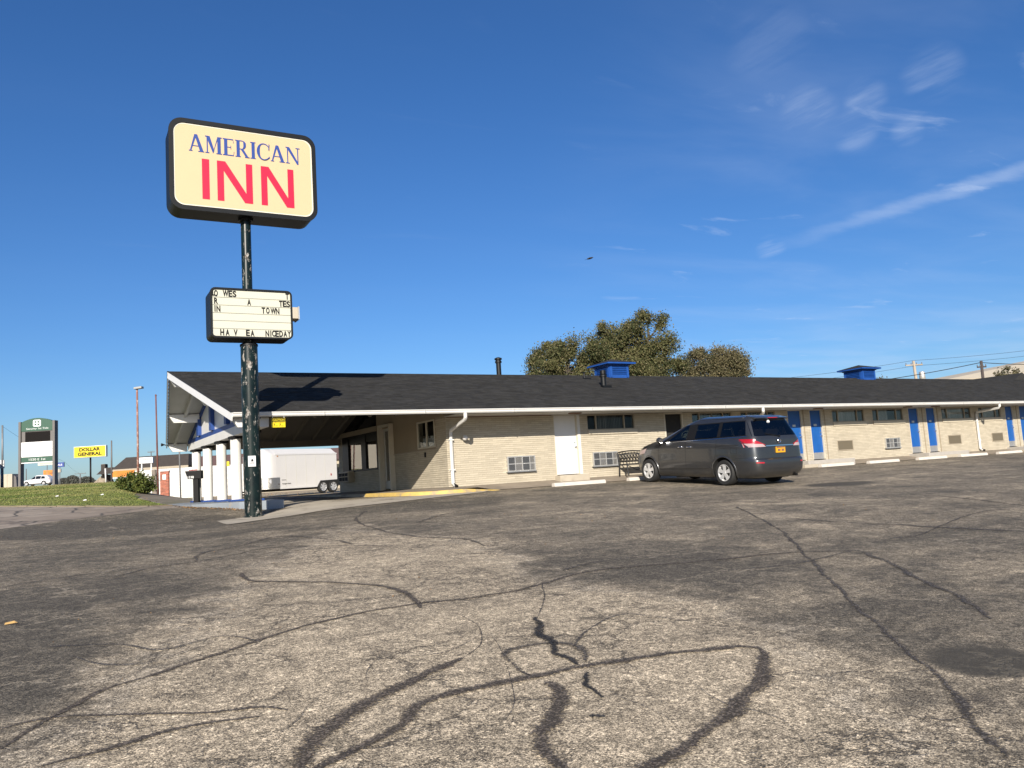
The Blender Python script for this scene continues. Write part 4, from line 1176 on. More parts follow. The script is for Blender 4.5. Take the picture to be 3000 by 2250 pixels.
sh = tag(obj('shingles', mb, M['shingle'], rf, recalc=False), kind='stuff')
# far slope: plain courses
mb = MB()
for c in range(22):
    s0, s1 = c * LEN / 22, (c + 1) * LEN / 22 + .01
    q = lambda s, t: (FY - s * uy + t * uz, EZ + s * uz + t * uy)
    y0, z0 = q(s0, .014); y1, z1 = q(s1, .002); xm = prowx(y0)
    mb.add([(xm, y0, z0), (XE, y0, z0), (XE, y1, z1), (xm, y1, z1)], [(0, 3, 2, 1)])
tag(obj('far_shingles', mb, M['shingle'], rf), kind='stuff')
mb = MB()
x = 3.85
while x < XE:
    mb.box(x, RYY - .0, RZZ, x + .29, RYY + .001, RZZ + .001) if False else mb.prism([(-.13, RZZ - .13 * SL + .012), (0, RZZ + .016), (.13, RZZ - .13 * SL + .012), (0, RZZ - .02)], x, x + .30, lambda u, v, w: (w, RYY + u, v)); x += .30
tag(obj('ridge_caps', mb, M['shingle'], rf), kind='stuff')
# cross gable of the far wing
mb = MB()
mb.add([(54.6, 5.2, 4.05), (57.2, 5.2, 4.05), (55.9, 5.2, 4.66), (54.6, 12, 4.05), (57.2, 12, 4.05), (55.9, 12, 4.66)], [(0, 1, 2), (3, 5, 4), (0, 2, 5, 3), (2, 1, 4, 5)])
obj('cross_gable', mb, M['shingle'], motel)
# rake boards along the prow
for sgn, nm in ((1, 'near'), (-1, 'far')):
    ye = RYY - sgn * (RYY - EY)
    a = Vector((prowx(ye) - .015, ye, EZ - .105)); b = Vector((3.84 - .015, RYY, RZZ - .105))
    o = obj('rake_board', MB().bar(a, b, .035, .22), M['white_clean'], motel)
    obj('drip_edge', MB().bar(a + Vector((-.006, 0, .118)), b + Vector((-.006, 0, .118)), .05, .02), M['dark'], o)

# sloping soffit boards of the canopy, with rafters
UND = 0.135
for sgn in (1, -1):
    ye = RYY - sgn * (RYY - EY - .02)
    mb = MB()
    a = [(prowx(ye) + .03, ye, roofz(ye) - UND), (5.35, ye, roofz(ye) - UND), (5.35, RYY, RZZ - UND), (3.87, RYY, RZZ - UND)]
    obj('prow_soffit', mb.add(a + [(x, y, z + .008) for x, y, z in a], [(0, 1, 2, 3), (7, 6, 5, 4)]), M['soffit'], motel)
    mb = MB()
    a = [(5.35, ye, roofz(ye) - UND), (11.37, ye, roofz(ye) - UND), (11.37, RYY, RZZ - UND), (5.35, RYY, RZZ - UND)]
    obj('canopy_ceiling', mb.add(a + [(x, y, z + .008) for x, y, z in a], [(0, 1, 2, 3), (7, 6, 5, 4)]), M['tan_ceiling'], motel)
    for x in [4.78] + list(np.arange(6.1, 11.3, .82)):
        y1 = ye + sgn * .45; y2 = RYY - sgn * .06
        if x < 5: y2 = RYY - sgn * 0.3
        rm = 'soffit' if x < 5 else 'tan_ceiling'
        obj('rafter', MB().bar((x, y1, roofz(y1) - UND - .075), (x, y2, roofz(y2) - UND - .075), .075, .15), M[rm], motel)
# lookouts carrying the prow
for yl, z_ in ((RYY, -.05), (1.72, 0), (7.74, 0), (EY + .25, 0), (FY - .25, 0)):
    xt = prowx(yl) + .03; zt = roofz(yl) - UND - .015 + z_
    xe = 4.93 if yl < 0 else 5.26
    prof = [(xt, zt), (xt, zt - .05), (xt + .16, zt - .30), (xe, zt - .30), (xe, zt)]
    o = obj('lookout_beam', MB().prism(prof, yl - .075, yl + .075, lambda u, v, w: (u, w, v)), M['white_clean'], motel, bevel=.006)
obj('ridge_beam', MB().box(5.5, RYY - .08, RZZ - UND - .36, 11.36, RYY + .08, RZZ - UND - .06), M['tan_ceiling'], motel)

# gable front: beam, white panels, blue half-timber trim
GX = 5.32
Y0, Y1 = EY + .15, FY - .45
obj('gable_beam', MB().box(GX - .06, Y0, 1.79, GX + .22, Y1, 2.06), M['white'], motel, bevel=.008)
gp_ = [(Y0, 2.07), (Y1, 2.07), (Y1, roofz(Y1) - .16), (RYY, RZZ - .16), (Y0, roofz(Y0) - .16)]
obj('gable_panel', MB().prism(gp_, GX, GX + .05, lambda u, v, w: (w, u, v)), M['white_clean'], motel)
obj('bottom_trim', MB().box(GX - .035, Y0, 2.062, GX - .002, Y1, 2.215), M['blue_trim'], motel)
posts = [.42, 2.86, 5.36, 7.80]
for y in posts:
    zt = min(roofz(y - .11), roofz(y + .11)) - UND - .15
    mb = MB().box(GX - .13, y - .16, 2.217, GX - .003, y - .012, zt).box(GX - .13, y + .012, 2.217, GX - .003, y + .16, zt)
    obj('timber_post', mb, M['blue_trim'], motel)
for sgn in (1, -1):
    ye = (Y0 if sgn > 0 else Y1)
    obj('raking_trim', MB().bar((GX - .028, ye, roofz(ye) - UND - .075), (GX - .028, RYY, RZZ - UND - .075), .06, .19), M['blue_trim'], motel)
for y in (.03, 2.30, 4.50, 6.92, 9.18):
    n = 12; prof = [(.152 * math.cos(2 * math.pi * k / n) * (1 if k % 2 else .93), .152 * math.sin(2 * math.pi * k / n) * (1 if k % 2 else .93)) for k in range(n)]
    mb = MB(); zs = [-.13, 1.70]
    prof = []
    for k in range(8):
        t = math.pi / 8 + k * math.pi / 4
        for dt, rr in ((-.30, .160), (-.06, .160), (0, .147), (.06, .160)): prof.append((rr * math.cos(t + dt), rr * math.sin(t + dt)))
    mb.prism(prof, -.12, 1.705, lambda u, v, w: (GX + .06 + u, y + v, w))
    c = obj('column', mb, M['white'], motel)
    obj('base', MB().box(GX - .16, y - .22, -.178, GX + .28, y + .22, -.118), M['blue_trim'], c, bevel=.01)
    obj('capital', MB().box(GX - .13, y - .20, 1.708, GX + .25, y + .20, 1.788), M['ink'], c, bevel=.01)
obj('column_slab', MB().prism([(4.08, 10.3), (4.02, 1.9), (4.95, -.05), (5.55, -.75), (5.98, -.78), (5.98, 10.3)], -.62, -.180, lambda u, v, w: (u, v, w)), M['slab_paint'], motel, bevel=.02)
# inner canopy beams on the far side
obj('far_beam', MB().box(5.56, FY - .52, 1.80, 11.36, FY - .36, 2.06), M['tan_ceiling'], motel)
# eave floodlight on the far corner
obj('eave_flood_lamp', MB().tube([(4.58, FY - .1, 2.06), (4.45, FY - .1, 2.10)], .02).lathe([(.025, 0), (.06, -.08), (.06, -.11)], (4.45, FY - .1, 2.10), 'x', 10), M['iron'], motel)

# ---- roof furniture
vp = obj('roof_vent_pipe', MB().lathe([(.10, 3.9), (.10, 4.62), (.135, 4.63), (.135, 4.70), (.11, 4.71), (.11, 4.75), (.15, 4.76), (.15, 4.82), (.05, 4.86)], (16.3, 4.95, 0), 'z', 14), M['black'], motel, smooth=40)
vp = obj('roof_vent_pipe', MB().lathe([(.11, 3.2), (.11, 3.72), (.15, 3.73), (.15, 3.80), (.10, 3.82), (.12, 3.84), (.12, 3.98), (.04, 4.0)], (19.55, 2.35, 0), 'z', 14), M['black'], motel, smooth=40)
obj('flashing', MB().box(19.35, 2.1, 3.22, 19.75, 2.6, 3.36), M['black'], vp)
obj('roof_vent_pipe', MB().lathe([(.04, 3.85), (.04, 4.12), (.08, 4.13), (.02, 4.18)], (19.9, 4.1, 0), 'z', 10).box(19.75, 3.9, 3.83, 20.1, 4.2, 3.90), M['black'], motel)


def cupola(x, y, w):
    h = w / 2; zt = 4.56
    c = obj('cupola', MB().box(x - h, y - h, 3.7, x + h, y + h, zt), M['blue_cup'], motel)
    e = h + .24
    obj('eave', MB().box(x - e, y - e, zt, x + e, y + e, zt + .07).box(x - h - .06, y - h - .06, zt - .05, x + h + .06, y + h + .06, zt), M['blue_cup'], c)
    e += .015
    obj('hip_roof', MB().add([(x - e, y - e, zt + .071), (x + e, y - e, zt + .071), (x + e, y + e, zt + .071), (x - e, y + e, zt + .071), (x, y, zt + .30)], [(3, 2, 1, 0), (0, 1, 4), (1, 2, 4), (2, 3, 4), (3, 0, 4)]), M['shingle'], c)
    mb = MB()
    for k in range(5):
        z = 4.14 + k * .078
        mb.obox((x, y - h - .022, z), (h * .74, 0, 0), (0, .02, -.022), (0, .003, .005))
        mb.obox((x - h - .022, y, z), (0, h * .74, 0), (.02, 0, -.022), (.003, 0, .005))
    obj('louvre', mb, M['blue_cup'], c)
    mb = MB()
    for s_ in (-1, 1):
        mb.box(x + s_ * h * .86 - .06, y - h - .03, 4.0, x + s_ * h * .86 + .06, y - h - .002, zt - .052)
        mb.box(x - h - .03, y + s_ * h * .86 - .06, 4.0, x - h - .002, y + s_ * h * .86 + .06, zt - .052)
    mb.box(x - h * .7, y - h - .028, 4.50, x + h * .7, y - h - .002, zt - .052)
    obj('trim', mb, M['blue_cup'], c)


cupola(21.9, 4.80, 1.04)
cupola(38.85, 4.88, 1.12)

# ------------------------------------------------------------------ the motel's pole sign
PX, PY = 4.84, -2.15
PSI = R(-1.5)
SA = Vector((math.cos(PSI), math.sin(PSI), 0)); SN = Vector((math.sin(PSI), -math.cos(PSI), 0)); UP = Vector((0, 0, 1))
zb = g1(PX, PY)
sign = thing('motel_sign', 'tall peeling dark green pole carrying a cream motel name sign and a letter board', 'sign', (PX, PY, zb))


def on_sign(u, v, w): return Vector((PX, PY, 0)) + SA * u + SN * w + UP * v


def rrect(w, h, r, cx=0, cz=0, n=6):
    pts = []
    for sx, sz, a0 in ((1, 1, 0), (-1, 1, 90), (-1, -1, 180), (1, -1, 270)):
        for k in range(n + 1):
            t = R(a0 + 90 * k / n); pts.append((cx + sx * (w / 2 - r) + r * math.cos(t), cz + sz * (h / 2 - r) + r * math.sin(t)))
    return pts


def ring(mb, outer, inner, w0, w1, to3, m=0):
    n = len(outer)
    vs = [to3(*p, w0) for p in outer] + [to3(*p, w1) for p in outer] + [to3(*p, w1) for p in inner] + [to3(*p, w0) for p in inner]
    fs = []
    for i in range(n):
        j = (i + 1) % n
        fs += [(i, j, n + j, n + i), (n + i, n + j, 2 * n + j, 2 * n + i), (2 * n + i, 2 * n + j, 3 * n + j, 3 * n + i), (3 * n + i, 3 * n + j, j, i)]
    mb.add(vs, fs, m)


lower = MB().tube([(PX, PY, zb - .05), (PX, PY, 3.80)], .212, 28)
obj('pole', lower, M['pole'], sign, smooth=40)
obj('upper_pole', MB().tube([(PX, PY, 3.80), (PX, PY, 7.4)], .128, 24), M['pole'], sign, smooth=40)
obj('pole_cap', MB().lathe([(.225, 3.80), (.225, 3.85), (.13, 3.90)], (PX, PY, 0), 'z', 24), M['black'], sign, smooth=40)

MT = .40                                            # half thickness of the name cabinet
mcx, mcz, mw, mh = -.04, 8.356, 3.47, 2.135
cab = obj('sign_cabinet', MB().prism(rrect(mw + .20, mh + .22, .32, mcx, mcz, 8), -MT, MT - .05, on_sign), M['black'], sign, smooth=35)
mb = MB(); ring(mb, rrect(mw + .23, mh + .25, .33, mcx, mcz, 8), rrect(mw + .02, mh + .02, .25, mcx, mcz, 8), MT - .06, MT + .01, on_sign)
obj('retainer_frame', mb, M['black'], cab, smooth=35)
obj('sign_face', MB().prism(rrect(mw + .02, mh + .02, .25, mcx, mcz, 8), MT - .05, MT - .02, on_sign), M['cream_sign'], cab)
mb = MB(); ring(mb, rrect(mw + .015, mh + .015, .25, mcx, mcz, 8), rrect(mw - .045, mh - .045, .225, mcx, mcz, 8), MT - .02, MT - .016, on_sign)
obj('face_edge', mb, M['sign_edge'], cab)


def strokes(mb, polys, x0, z0, sx, sz, w, to3):
    for k, p in enumerate(polys):
        q = [(x0 + a * sx, z0 + b * sz) for a, b in p]
        n = len(q); ww = w + .0006 * k
        mb.add([to3(*c, ww) for c in q], [tuple(range(n))])


def quad(x0, y0, x1, y1): return [(x0, y0), (x1, y0), (x1, y1), (x0, y1)]


def arc_c():
    """thick-and-thin roman C, quads round an ellipse"""
    out = []; n = 26
    for i in range(n):
        a0, a1 = R(42 + (318 - 42) * i / n), R(42 + (318 - 42) * (i + 1) / n)
        seg = []
        for a in (a0, a1):
            th = .055 + .155 * max(0, -math.cos(a)) ** 1.2
            seg.append(((.5 + .5 * math.cos(a), .5 + .51 * math.sin(a)), (.5 + (.5 - th) * math.cos(a) * (1 - .0), .5 + (.51 - .05 - th * .15) * math.sin(a))))
        out.append([seg[0][0], seg[1][0], seg[1][1], seg[0][1]])
    out.append([(.82, .62), (.88, .62), (.90, 1.0), (.86, 1.0)])
    out.append([(.84, .12), (.90, .16), (.90, .26), (.88, .26)])
    return out


SF = .05
ROMAN = {
 'A': ([[(.38, 1.0), (.57, 1.0), (.97, SF), (.73, SF)], [(.38, 1.0), (.46, .82), (.165, SF), (.075, SF)], quad(.24, .30, .70, .345), quad(0, 0, .24, SF), quad(.62, 0, 1.02, SF)], 1.02),
 'M': ([quad(.10, SF, .175, 1 - SF), [(.05, 1.0), (.31, 1.0), (.61, .18), (.52, .0)], [(.50, 0), (.58, .18), (.90, 1.0), (.83, 1.0)], quad(.82, SF, 1.04, 1 - SF), quad(0, 0, .27, SF), quad(.74, 0, 1.12, SF), quad(0, 1 - SF, .2, 1), quad(.84, 1 - SF, 1.12, 1)], 1.12),
 'E': ([quad(.09, SF, .31, 1 - SF), quad(0, 0, .74, SF + .01), quad(0, 1 - SF - .01, .72, 1), quad(.28, .48, .55, .52), [(.72, SF), (.74, SF), (.78, .26), (.75, .26)], [(.70, 1 - SF), (.72, 1 - SF), (.74, .76), (.71, .76)], quad(.53, .38, .56, .62)], .78),
 'R': ([quad(.09, SF, .31, 1 - SF), quad(0, 0, .38, SF), quad(0, 1 - SF, .50, 1), quad(.28, .47, .50, .51), [(.50, 1.0), (.66, .95), (.60, .86), (.50, .965)], [(.66, .95), (.74, .85), (.57, .82), (.56, .90)], quad(.57, .66, .74, .85), [(.74, .66), (.66, .53), (.55, .59), (.57, .66)], [(.66, .53), (.50, .47), (.50, .51), (.56, .60)], [(.36, .49), (.56, .49), (.90, SF), (.70, SF)], quad(.66, 0, .98, SF)], .98),
 'I': ([quad(.09, SF, .31, 1 - SF), quad(0, 0, .38, SF), quad(0, 1 - SF, .38, 1)], .38),
 'C': (arc_c(), .92),
 'N': ([quad(.11, SF, .18, 1 - SF), [(.04, 1.0), (.28, 1.0), (.93, .08), (.93, -.02), (.83, -.02)], quad(.86, 0, .93, 1 - SF), quad(0, 0, .29, SF), quad(.74, 1 - SF, 1.05, 1), quad(0, 1 - SF, .2, 1)], 1.05)}
SANS_N = ([[(0, 0), (.185, 0), (.185, 1), (0, 1)], [(0, 1), (.235, 1), (1, 0), (.77, 0)], [(.815, 0), (1, 0), (1, 1), (.815, 1)]], 1.0)
SANS_I = ([quad(0, 0, .195, 1)], .195)


def word(letters, glyph, gaps, x0, x1, z0, h, w):
    tot = sum(glyph[c][1] for c in letters) + gaps * (len(letters) - 1)
    sx = (x1 - x0) / tot; x = x0; mb = MB()
    for k, c in enumerate(letters):
        strokes(mb, glyph[c][0], x, z0, sx, h, w, on_sign); x += (glyph[c][1] + gaps) * sx
    return mb


L0 = mcx - mw / 2; B0 = mcz - mh / 2
obj('blue_lettering', word('AMERICAN', ROMAN, .07, L0 + .355, L0 + 3.16, B0 + 1.425, .455, MT - .012), M['sign_blue'], cab, recalc=False)
mbI = MB()
strokes(mbI, SANS_I[0], L0 + .66, B0 + .20, .90, 1.055, MT - .012, on_sign)
strokes(mbI, SANS_N[0], L0 + 1.025, B0 + .20, .875, 1.055, MT - .012, on_sign)
strokes(mbI, SANS_N[0], L0 + 2.12, B0 + .20, .85, 1.055, MT - .012, on_sign)
obj('red_lettering', mbI, M['sign_red'], cab, recalc=False)
obj('hanger_plate', MB().lathe([(.19, 7.12), (.19, 7.24)], (PX, PY, 0), 'z', 20), M['black'], cab)

RT = .375
rcx, rcz, rw, rh = .032, 4.586, 2.024, 1.27
rb = obj('reader_board', MB().prism(rrect(rw, rh, .13, rcx, rcz, 5), -RT, RT - .04, on_sign), M['black'], sign, smooth=35)
mb = MB(); ring(mb, rrect(rw + .015, rh + .015, .13, rcx, rcz, 5), rrect(rw - .075, rh - .075, .085, rcx, rcz, 5), RT - .05, RT + .01, on_sign)
obj('board_frame', mb, M['black'], rb, smooth=35)
bw_, bh_ = rw - .075, rh - .075
bl_, bb_ = rcx - bw_ / 2, rcz - bh_ / 2
# six letter tracks, each its own panel
for k in range(6):
    z0 = bb_ + bh_ * k / 6
    o = obj('board_panel', MB().prism([(bl_ + .0, z0 + .006), (bl_ + bw_, z0 + .006), (bl_ + bw_, z0 + bh_ / 6 - .006), (bl_, z0 + bh_ / 6 - .006)], RT - .04, RT - .022, on_sign), M['board'], rb)
mb = MB()
for k in range(1, 6):
    z0 = bb_ + bh_ * k / 6
    mb.prism([(bl_, z0 - .008), (bl_ + bw_, z0 - .008), (bl_ + bw_, z0 + .008), (bl_, z0 + .008)], RT - .04, RT - .014, on_sign)
obj('letter_track', mb, M['board_line'], rb)
mb = MB()
obj('board_backing', MB().prism([(bl_, bb_), (bl_ + bw_, bb_), (bl_ + bw_, bb_ + bh_), (bl_, bb_ + bh_)], RT - .042, RT - .0405, on_sign), M['board_line'], rb)
ROWS = [(5, [('L', .018), ('O', .046), ('W', .165), ('E', .224), ('S', .275), ('T', .955)]),
        (4, [('R', .045), ('A', .458), ('T', .868), ('E', .918), ('S', .966)]),
        (3, [('I', .030), ('N', .072), ('T', .638), ('O', .695), ('W', .765), ('N', .822)]),
        (0, [('H', .112), ('A', .178), ('V', .278), ('E', .432), ('A', .490), ('N', .680), ('I', .725), ('C', .764), ('E', .808), ('D', .860), ('A', .915), ('Y', .966)])]
LW = {'W': .135, 'I': .022, 'T': .088, 'L': .08, 'O': .088}
ck = {}
for row, ls in ROWS:
    zr = bb_ + bh_ * row / 6 + .018
    for ch, u in ls:
        w_ = LW.get(ch, .092)
        x = min(bl_ + u * bw_ - w_ / 2 + .01, bl_ + bw_ - w_ + .012)
        zz = zr + random.uniform(-.004, .004) + (.012 if row == 5 and ch == 'L' else 0)
        v, f = text_geo(ch, w_, .160, bold=.03)
        mb = MB(); mb.add([on_sign(x + a, zz + b, RT - .010) for a, b in v], f)
        obj('letter', mb, M['ink'], rb, recalc=False)
jb = obj('junction_box', MB().prism([(rcx + rw / 2 + .01, 4.50), (rcx + rw / 2 + .15, 4.50), (rcx + rw / 2 + .15, 4.80), (rcx + rw / 2 + .01, 4.80)], -.02, .40, on_sign), M['beige_box'], sign, bevel=.008)
jb['label'] = 'beige electrical box on the side of the letter board'
obj('lid', MB().prism([(rcx + rw / 2 + .152, 4.48), (rcx + rw / 2 + .185, 4.48), (rcx + rw / 2 + .185, 4.82), (rcx + rw / 2 + .152, 4.82)], -.03, .41, on_sign), M['alu'], jb)
# anchor bolts and a hand-hole cover at the foot
obj('foot_plate', MB().lathe([(.26, zb - .02), (.26, zb + .03), (.215, zb + .035)], (PX, PY, 0), 'z', 24), M['pole'], sign)
obj('pole_bolt', MB().tube([(PX - .21, PY - .02, .02), (PX - .26, PY - .03, .02)], .018, 8), M['iron'], sign)

nt = thing('notice_sign', 'small white paper notice fixed on the dark green sign pole', 'notice', (PX - .06, PY - .22, .70))
obj('panel', MB().box(4.691, -2.392, .705, 4.879, -2.372, .975), M['white_flat'], nt, bevel=.004)
mb = MB()
for z, w_ in ((.768, .11), (.788, .13), (.808, .10)): mb.box(4.785 - w_ / 2, -2.3945, z, 4.785 + w_ / 2, -2.3925, z + .006)
mb.lathe([(.022, 0), (.022, -.002)], (4.79, -2.3925, .875), 'y', 12)
mb.add([(4.75, -2.3945, .835), (4.83, -2.3945, .835), (4.81, -2.3945, .862), (4.77, -2.3945, .862)], [(0, 1, 2, 3)])
obj('print', mb, M['ink'], nt)

cs = thing('clearance_sign', 'yellow and black caution clearance sign hanging under the white gutter', 'sign', (5.73, -1.38, 1.75))
obj('panel', MB().box(5.549, -1.385, 1.752, 5.919, -1.375, 2.001), M['yellow'], cs)
obj('black_band', MB().box(5.555, -1.3885, 1.905, 5.913, -1.3855, 1.996), M['ink'], cs)


def lettering(parent, name, s, x0, z0, w, h, y, m, bold=0.0, track=1.0, axis=None):
    v, f = text_geo(s, w, h, track, bold)
    mb = MB()
    if axis is None: mb.add([(x0 + a, y, z0 + b) for a, b in v], f)
    else:
        o_, ax = axis; mb.add([tuple(Vector(o_) + Vector(ax) * (x0 + a) + Vector((0, 0, z0 + b))) for a, b in v], f)
    return obj(name, mb, M[m], parent, recalc=False)


lettering(cs, 'lettering', 'CAUTION', 5.575, 1.925, .32, .052, -1.390, 'yellow', bold=.02)
lettering(cs, 'lettering', 'MAXIMUM CLEARANCE', 5.58, 1.872, .31, .022, -1.387, 'ink')
lettering(cs, 'lettering', '7', 5.60, 1.775, .045, .075, -1.387, 'ink', bold=.02)
lettering(cs, 'lettering', 'FT', 5.66, 1.775, .05, .03, -1.387, 'ink')
lettering(cs, 'lettering', '7', 5.755, 1.775, .045, .075, -1.387, 'ink', bold=.02)
lettering(cs, 'lettering', 'IN', 5.815, 1.775, .045, .03, -1.387, 'ink')
obj('hanger', MB().tube([(5.58, -1.38, 2.0), (5.58, -1.38, 2.06)], .005, 6).tube([(5.89, -1.38, 2.0), (5.89, -1.38, 2.06)], .005, 6), M['alu'], cs)

# ------------------------------------------------------------------ wheel stops along the front
STOPS = [(14.25, -1.62, 'worn white concrete wheel stop on the asphalt in front of the white door'),
         (17.35, -1.50, 'white wheel stop under the nose of the grey minivan'),
         (26.75, -1.72, 'white wheel stop just right of the minivan, before the first blue door stoop'),
         (29.75, -1.70, 'white wheel stop in front of the window with the lighter panelled air conditioner'),
         (33.05, -1.72, 'white wheel stop in front of the second pair of blue doors'),
         (36.25, -1.68, 'white wheel stop left of the farthest downspout'),
         (39.35, -1.68, 'white wheel stop at the right edge of the photo, past the farthest downspout')]
st0 = None
for i, (x, y, lb) in enumerate(STOPS):
    if st0 is None:
        prof = [(-.09, 0), (.09, 0), (.075, .085), (.045, .115), (-.045, .115), (-.075, .085)]
        mb = MB().prism(prof, 0.0, 2.05, lambda u, v, w: (w, u, v))
        for xx in (.38, 1.67): mb.lathe([(.022, .1145), (.022, .1175)], (xx, 0, 0), 'z', 8)
        st0 = obj('wheel_stop', mb, M['stop'], None, bevel=.012); o = st0
    else:
        o = st0.copy(); COL.objects.link(o)
    o.location = (x, y, min(g1(x, y), g1(x + 2, y)) + .004); o.rotation_euler = (0, 0, R(random.uniform(-1.5, 1.5)))
    tag(o, lb, 'wheel stop', 'wheel stops along the motel front')

# faded stall lines by the white door
mb = MB()
for a, b, w_ in (((12.6, -1.6), (14.0, -4.6), .07), ((13.4, -1.55), (16.3, -5.6), .06)):
    n = 10
    for k in range(n):
        if random.random() < .3: continue
        p = Vector(a).lerp(Vector(b), k / n); q = Vector(a).lerp(Vector(b), (k + random.uniform(.4, .95)) / n); d = (q - p).normalized(); nr = Vector((-d.y, d.x)) * w_ / 2
        mb.add([(c.x, c.y, g1(c.x, c.y) + .006) for c in (p - nr, q - nr, q + nr, p + nr)], [(0, 1, 2, 3)])
tag(obj('stall_line', mb, mat('faded_line', (0.34, 0.30, 0.24), 0.9, var=.2, vscale=20)), kind='structure')


# ------------------------------------------------------------------ vehicles
class Body:
    """car body made of level slices: every slice is a rounded outline; panels follow the same surface"""
    def __init__(s, xr, xf, w, xm, nr, nf):
        s.xr, s.xf, s.w, s.xm, s.nr, s.nf = xr, xf, w, xm, nr, nf

    def ev(s, tab, z): return float(np.interp(z, [t[0] for t in tab], [t[1] for t in tab]))

    def y(s, x, z):
        w = s.ev(s.w, z)
        if x < s.xm: u = (s.xm - x) / (s.xm - s.ev(s.xr, z)); n = s.nr
        else: u = (x - s.xm) / (s.ev(s.xf, z) - s.xm); n = s.nf
        u = min(abs(u), .9999); return w * (1 - u ** n) ** (1 / n)

    def xrear(s, y, z):
        w = s.ev(s.w, z); u = min(abs(y) / w, .9999)
        return s.xm - (s.xm - s.ev(s.xr, z)) * (1 - u ** s.nr) ** (1 / s.nr)

    def xfront(s, y, z):
        w = s.ev(s.w, z); u = min(abs(y) / w, .9999)
        return s.xm + (s.ev(s.xf, z) - s.xm) * (1 - u ** s.nf) ** (1 / s.nf)

    def shell(s, zs, n=80):
        mb = MB()
        for z in zs:
            w, a, b = s.ev(s.w, z), s.ev(s.xr, z), s.ev(s.xf, z)
            for k in range(n):
                t = 2 * math.pi * (k + .5) / n; c, q = math.cos(t), math.sin(t)
                e = s.nf if c > 0 else s.nr; L_ = (b - s.xm) if c > 0 else (s.xm - a)
                mb.v.append((s.xm + math.copysign(abs(c) ** (2 / e), c) * L_, math.copysign(abs(q) ** (2 / e), q) * w, z))
        for i in range(len(zs) - 1):
            for k in range(n):
                k2 = (k + 1) % n; mb.f.append((i * n + k, i * n + k2, (i + 1) * n + k2, (i + 1) * n + k)); mb.m.append(0)
        mb.f.append(tuple(range(n))[::-1]); mb.m.append(0)
        e = (len(zs) - 1) * n; mb.f.append(tuple(e + k for k in range(n))); mb.m.append(0)
        return mb

    def side(s, poly, off, sgn, nu=14, nv=6):
        """poly: 4 corners (x,z) rear-low, front-low, front-high, rear-high"""
        a, b, c, d = [Vector(p) for p in poly]; mb = MB()
        for j in range(nv + 1):
            for i in range(nu + 1):
                u, v = i / nu, j / nv; p = a.lerp(b, u).lerp(d.lerp(c, u), v)
                mb.v.append((p.x, sgn * (s.y(p.x, p.y) + off), p.y))
        for j in range(nv):
            for i in range(nu):
                o = j * (nu + 1) + i; mb.f.append((o, o + 1, o + nu + 2, o + nu + 1)); mb.m.append(0)
        return mb

    def end(s, poly, off, front=False, nu=14, nv=6):
        """poly: 4 corners (y,z)"""
        a, b, c, d = [Vector(p) for p in poly]; mb = MB()
        for j in range(nv + 1):
            for i in range(nu + 1):
                u, v = i / nu, j / nv; p = a.lerp(b, u).lerp(d.lerp(c, u), v)
                x = s.xfront(p.x, p.y) + off if front else s.xrear(p.x, p.y) - off
                mb.v.append((x, p.x, p.y))
        for j in range(nv):
            for i in range(nu):
                o = j * (nu + 1) + i; mb.f.append((o, o + 1, o + nu + 2, o + nu + 1)); mb.m.append(0)
        return mb

    def seam(s, pts, sgn, wd=.010, off=.0015):
        """dark joint line on the side, through (x,z) points"""
        mb = MB(); P = [Vector(p) for p in pts]; out = []
        for p, q in zip(P[:-1], P[1:]):
            n = max(2, int((q - p).length / .06)); out += [p.lerp(q, k / n) for k in range(n)]
        out.append(P[-1])
        for i, p in enumerate(out):
            d = (out[min(i + 1, len(out) - 1)] - out[max(i - 1, 0)]).normalized(); nr = Vector((-d.y, d.x)) * wd / 2
            for q in (p - nr, p + nr): mb.v.append((q.x, sgn * (s.y(q.x, q.y) + off), q.y))
        for i in range(len(out) - 1): mb.f.append((2 * i, 2 * i + 1, 2 * i + 3, 2 * i + 2)); mb.m.append(0)
        return mb


def cut(o, mb, m):
    """boolean difference with a MB solid; the cut faces take material m"""
    me = bpy.data.meshes.new('cutter'); me.from_pydata(mb.v, [], mb.f)
    bm = bmesh.new(); bm.from_mesh(me); bmesh.ops.recalc_face_normals(bm, faces=bm.faces); bm.to_mesh(me); bm.free()
    me.materials.append(m)
    c = bpy.data.objects.new('cutter', me); COL.objects.link(c); c.parent = o.parent
    md = o.modifiers.new('wells', 'BOOLEAN'); md.operation = 'DIFFERENCE'; md.object = c; md.solver = 'EXACT'; md.material_mode = 'TRANSFER'
    dg = bpy.context.evaluated_depsgraph_get(); dg.update()
    nm = bpy.data.meshes.new_from_object(o.evaluated_get(dg), preserve_all_data_layers=True, depsgraph=dg)
    o.modifiers.clear(); old = o.data; o.data = nm
    bpy.data.objects.remove(c); bpy.data.meshes.remove(old); bpy.data.meshes.remove(me)
    for p in o.data.polygons: p.use_smooth = True
    o.data.set_sharp_from_angle(angle=R(38))
    o.data.name = 'body'


def cut_wells(o, centres, rad, ywid):
    """real wheel wells"""
    mb = MB()
    for x, z in centres:
        for sg in (-1, 1):
            mb.lathe([(rad, 0), (rad, ywid)], (x, sg * .62 if sg > 0 else -.62 - ywid, z), 'y', 40)
    cut(o, mb, M['liner'])


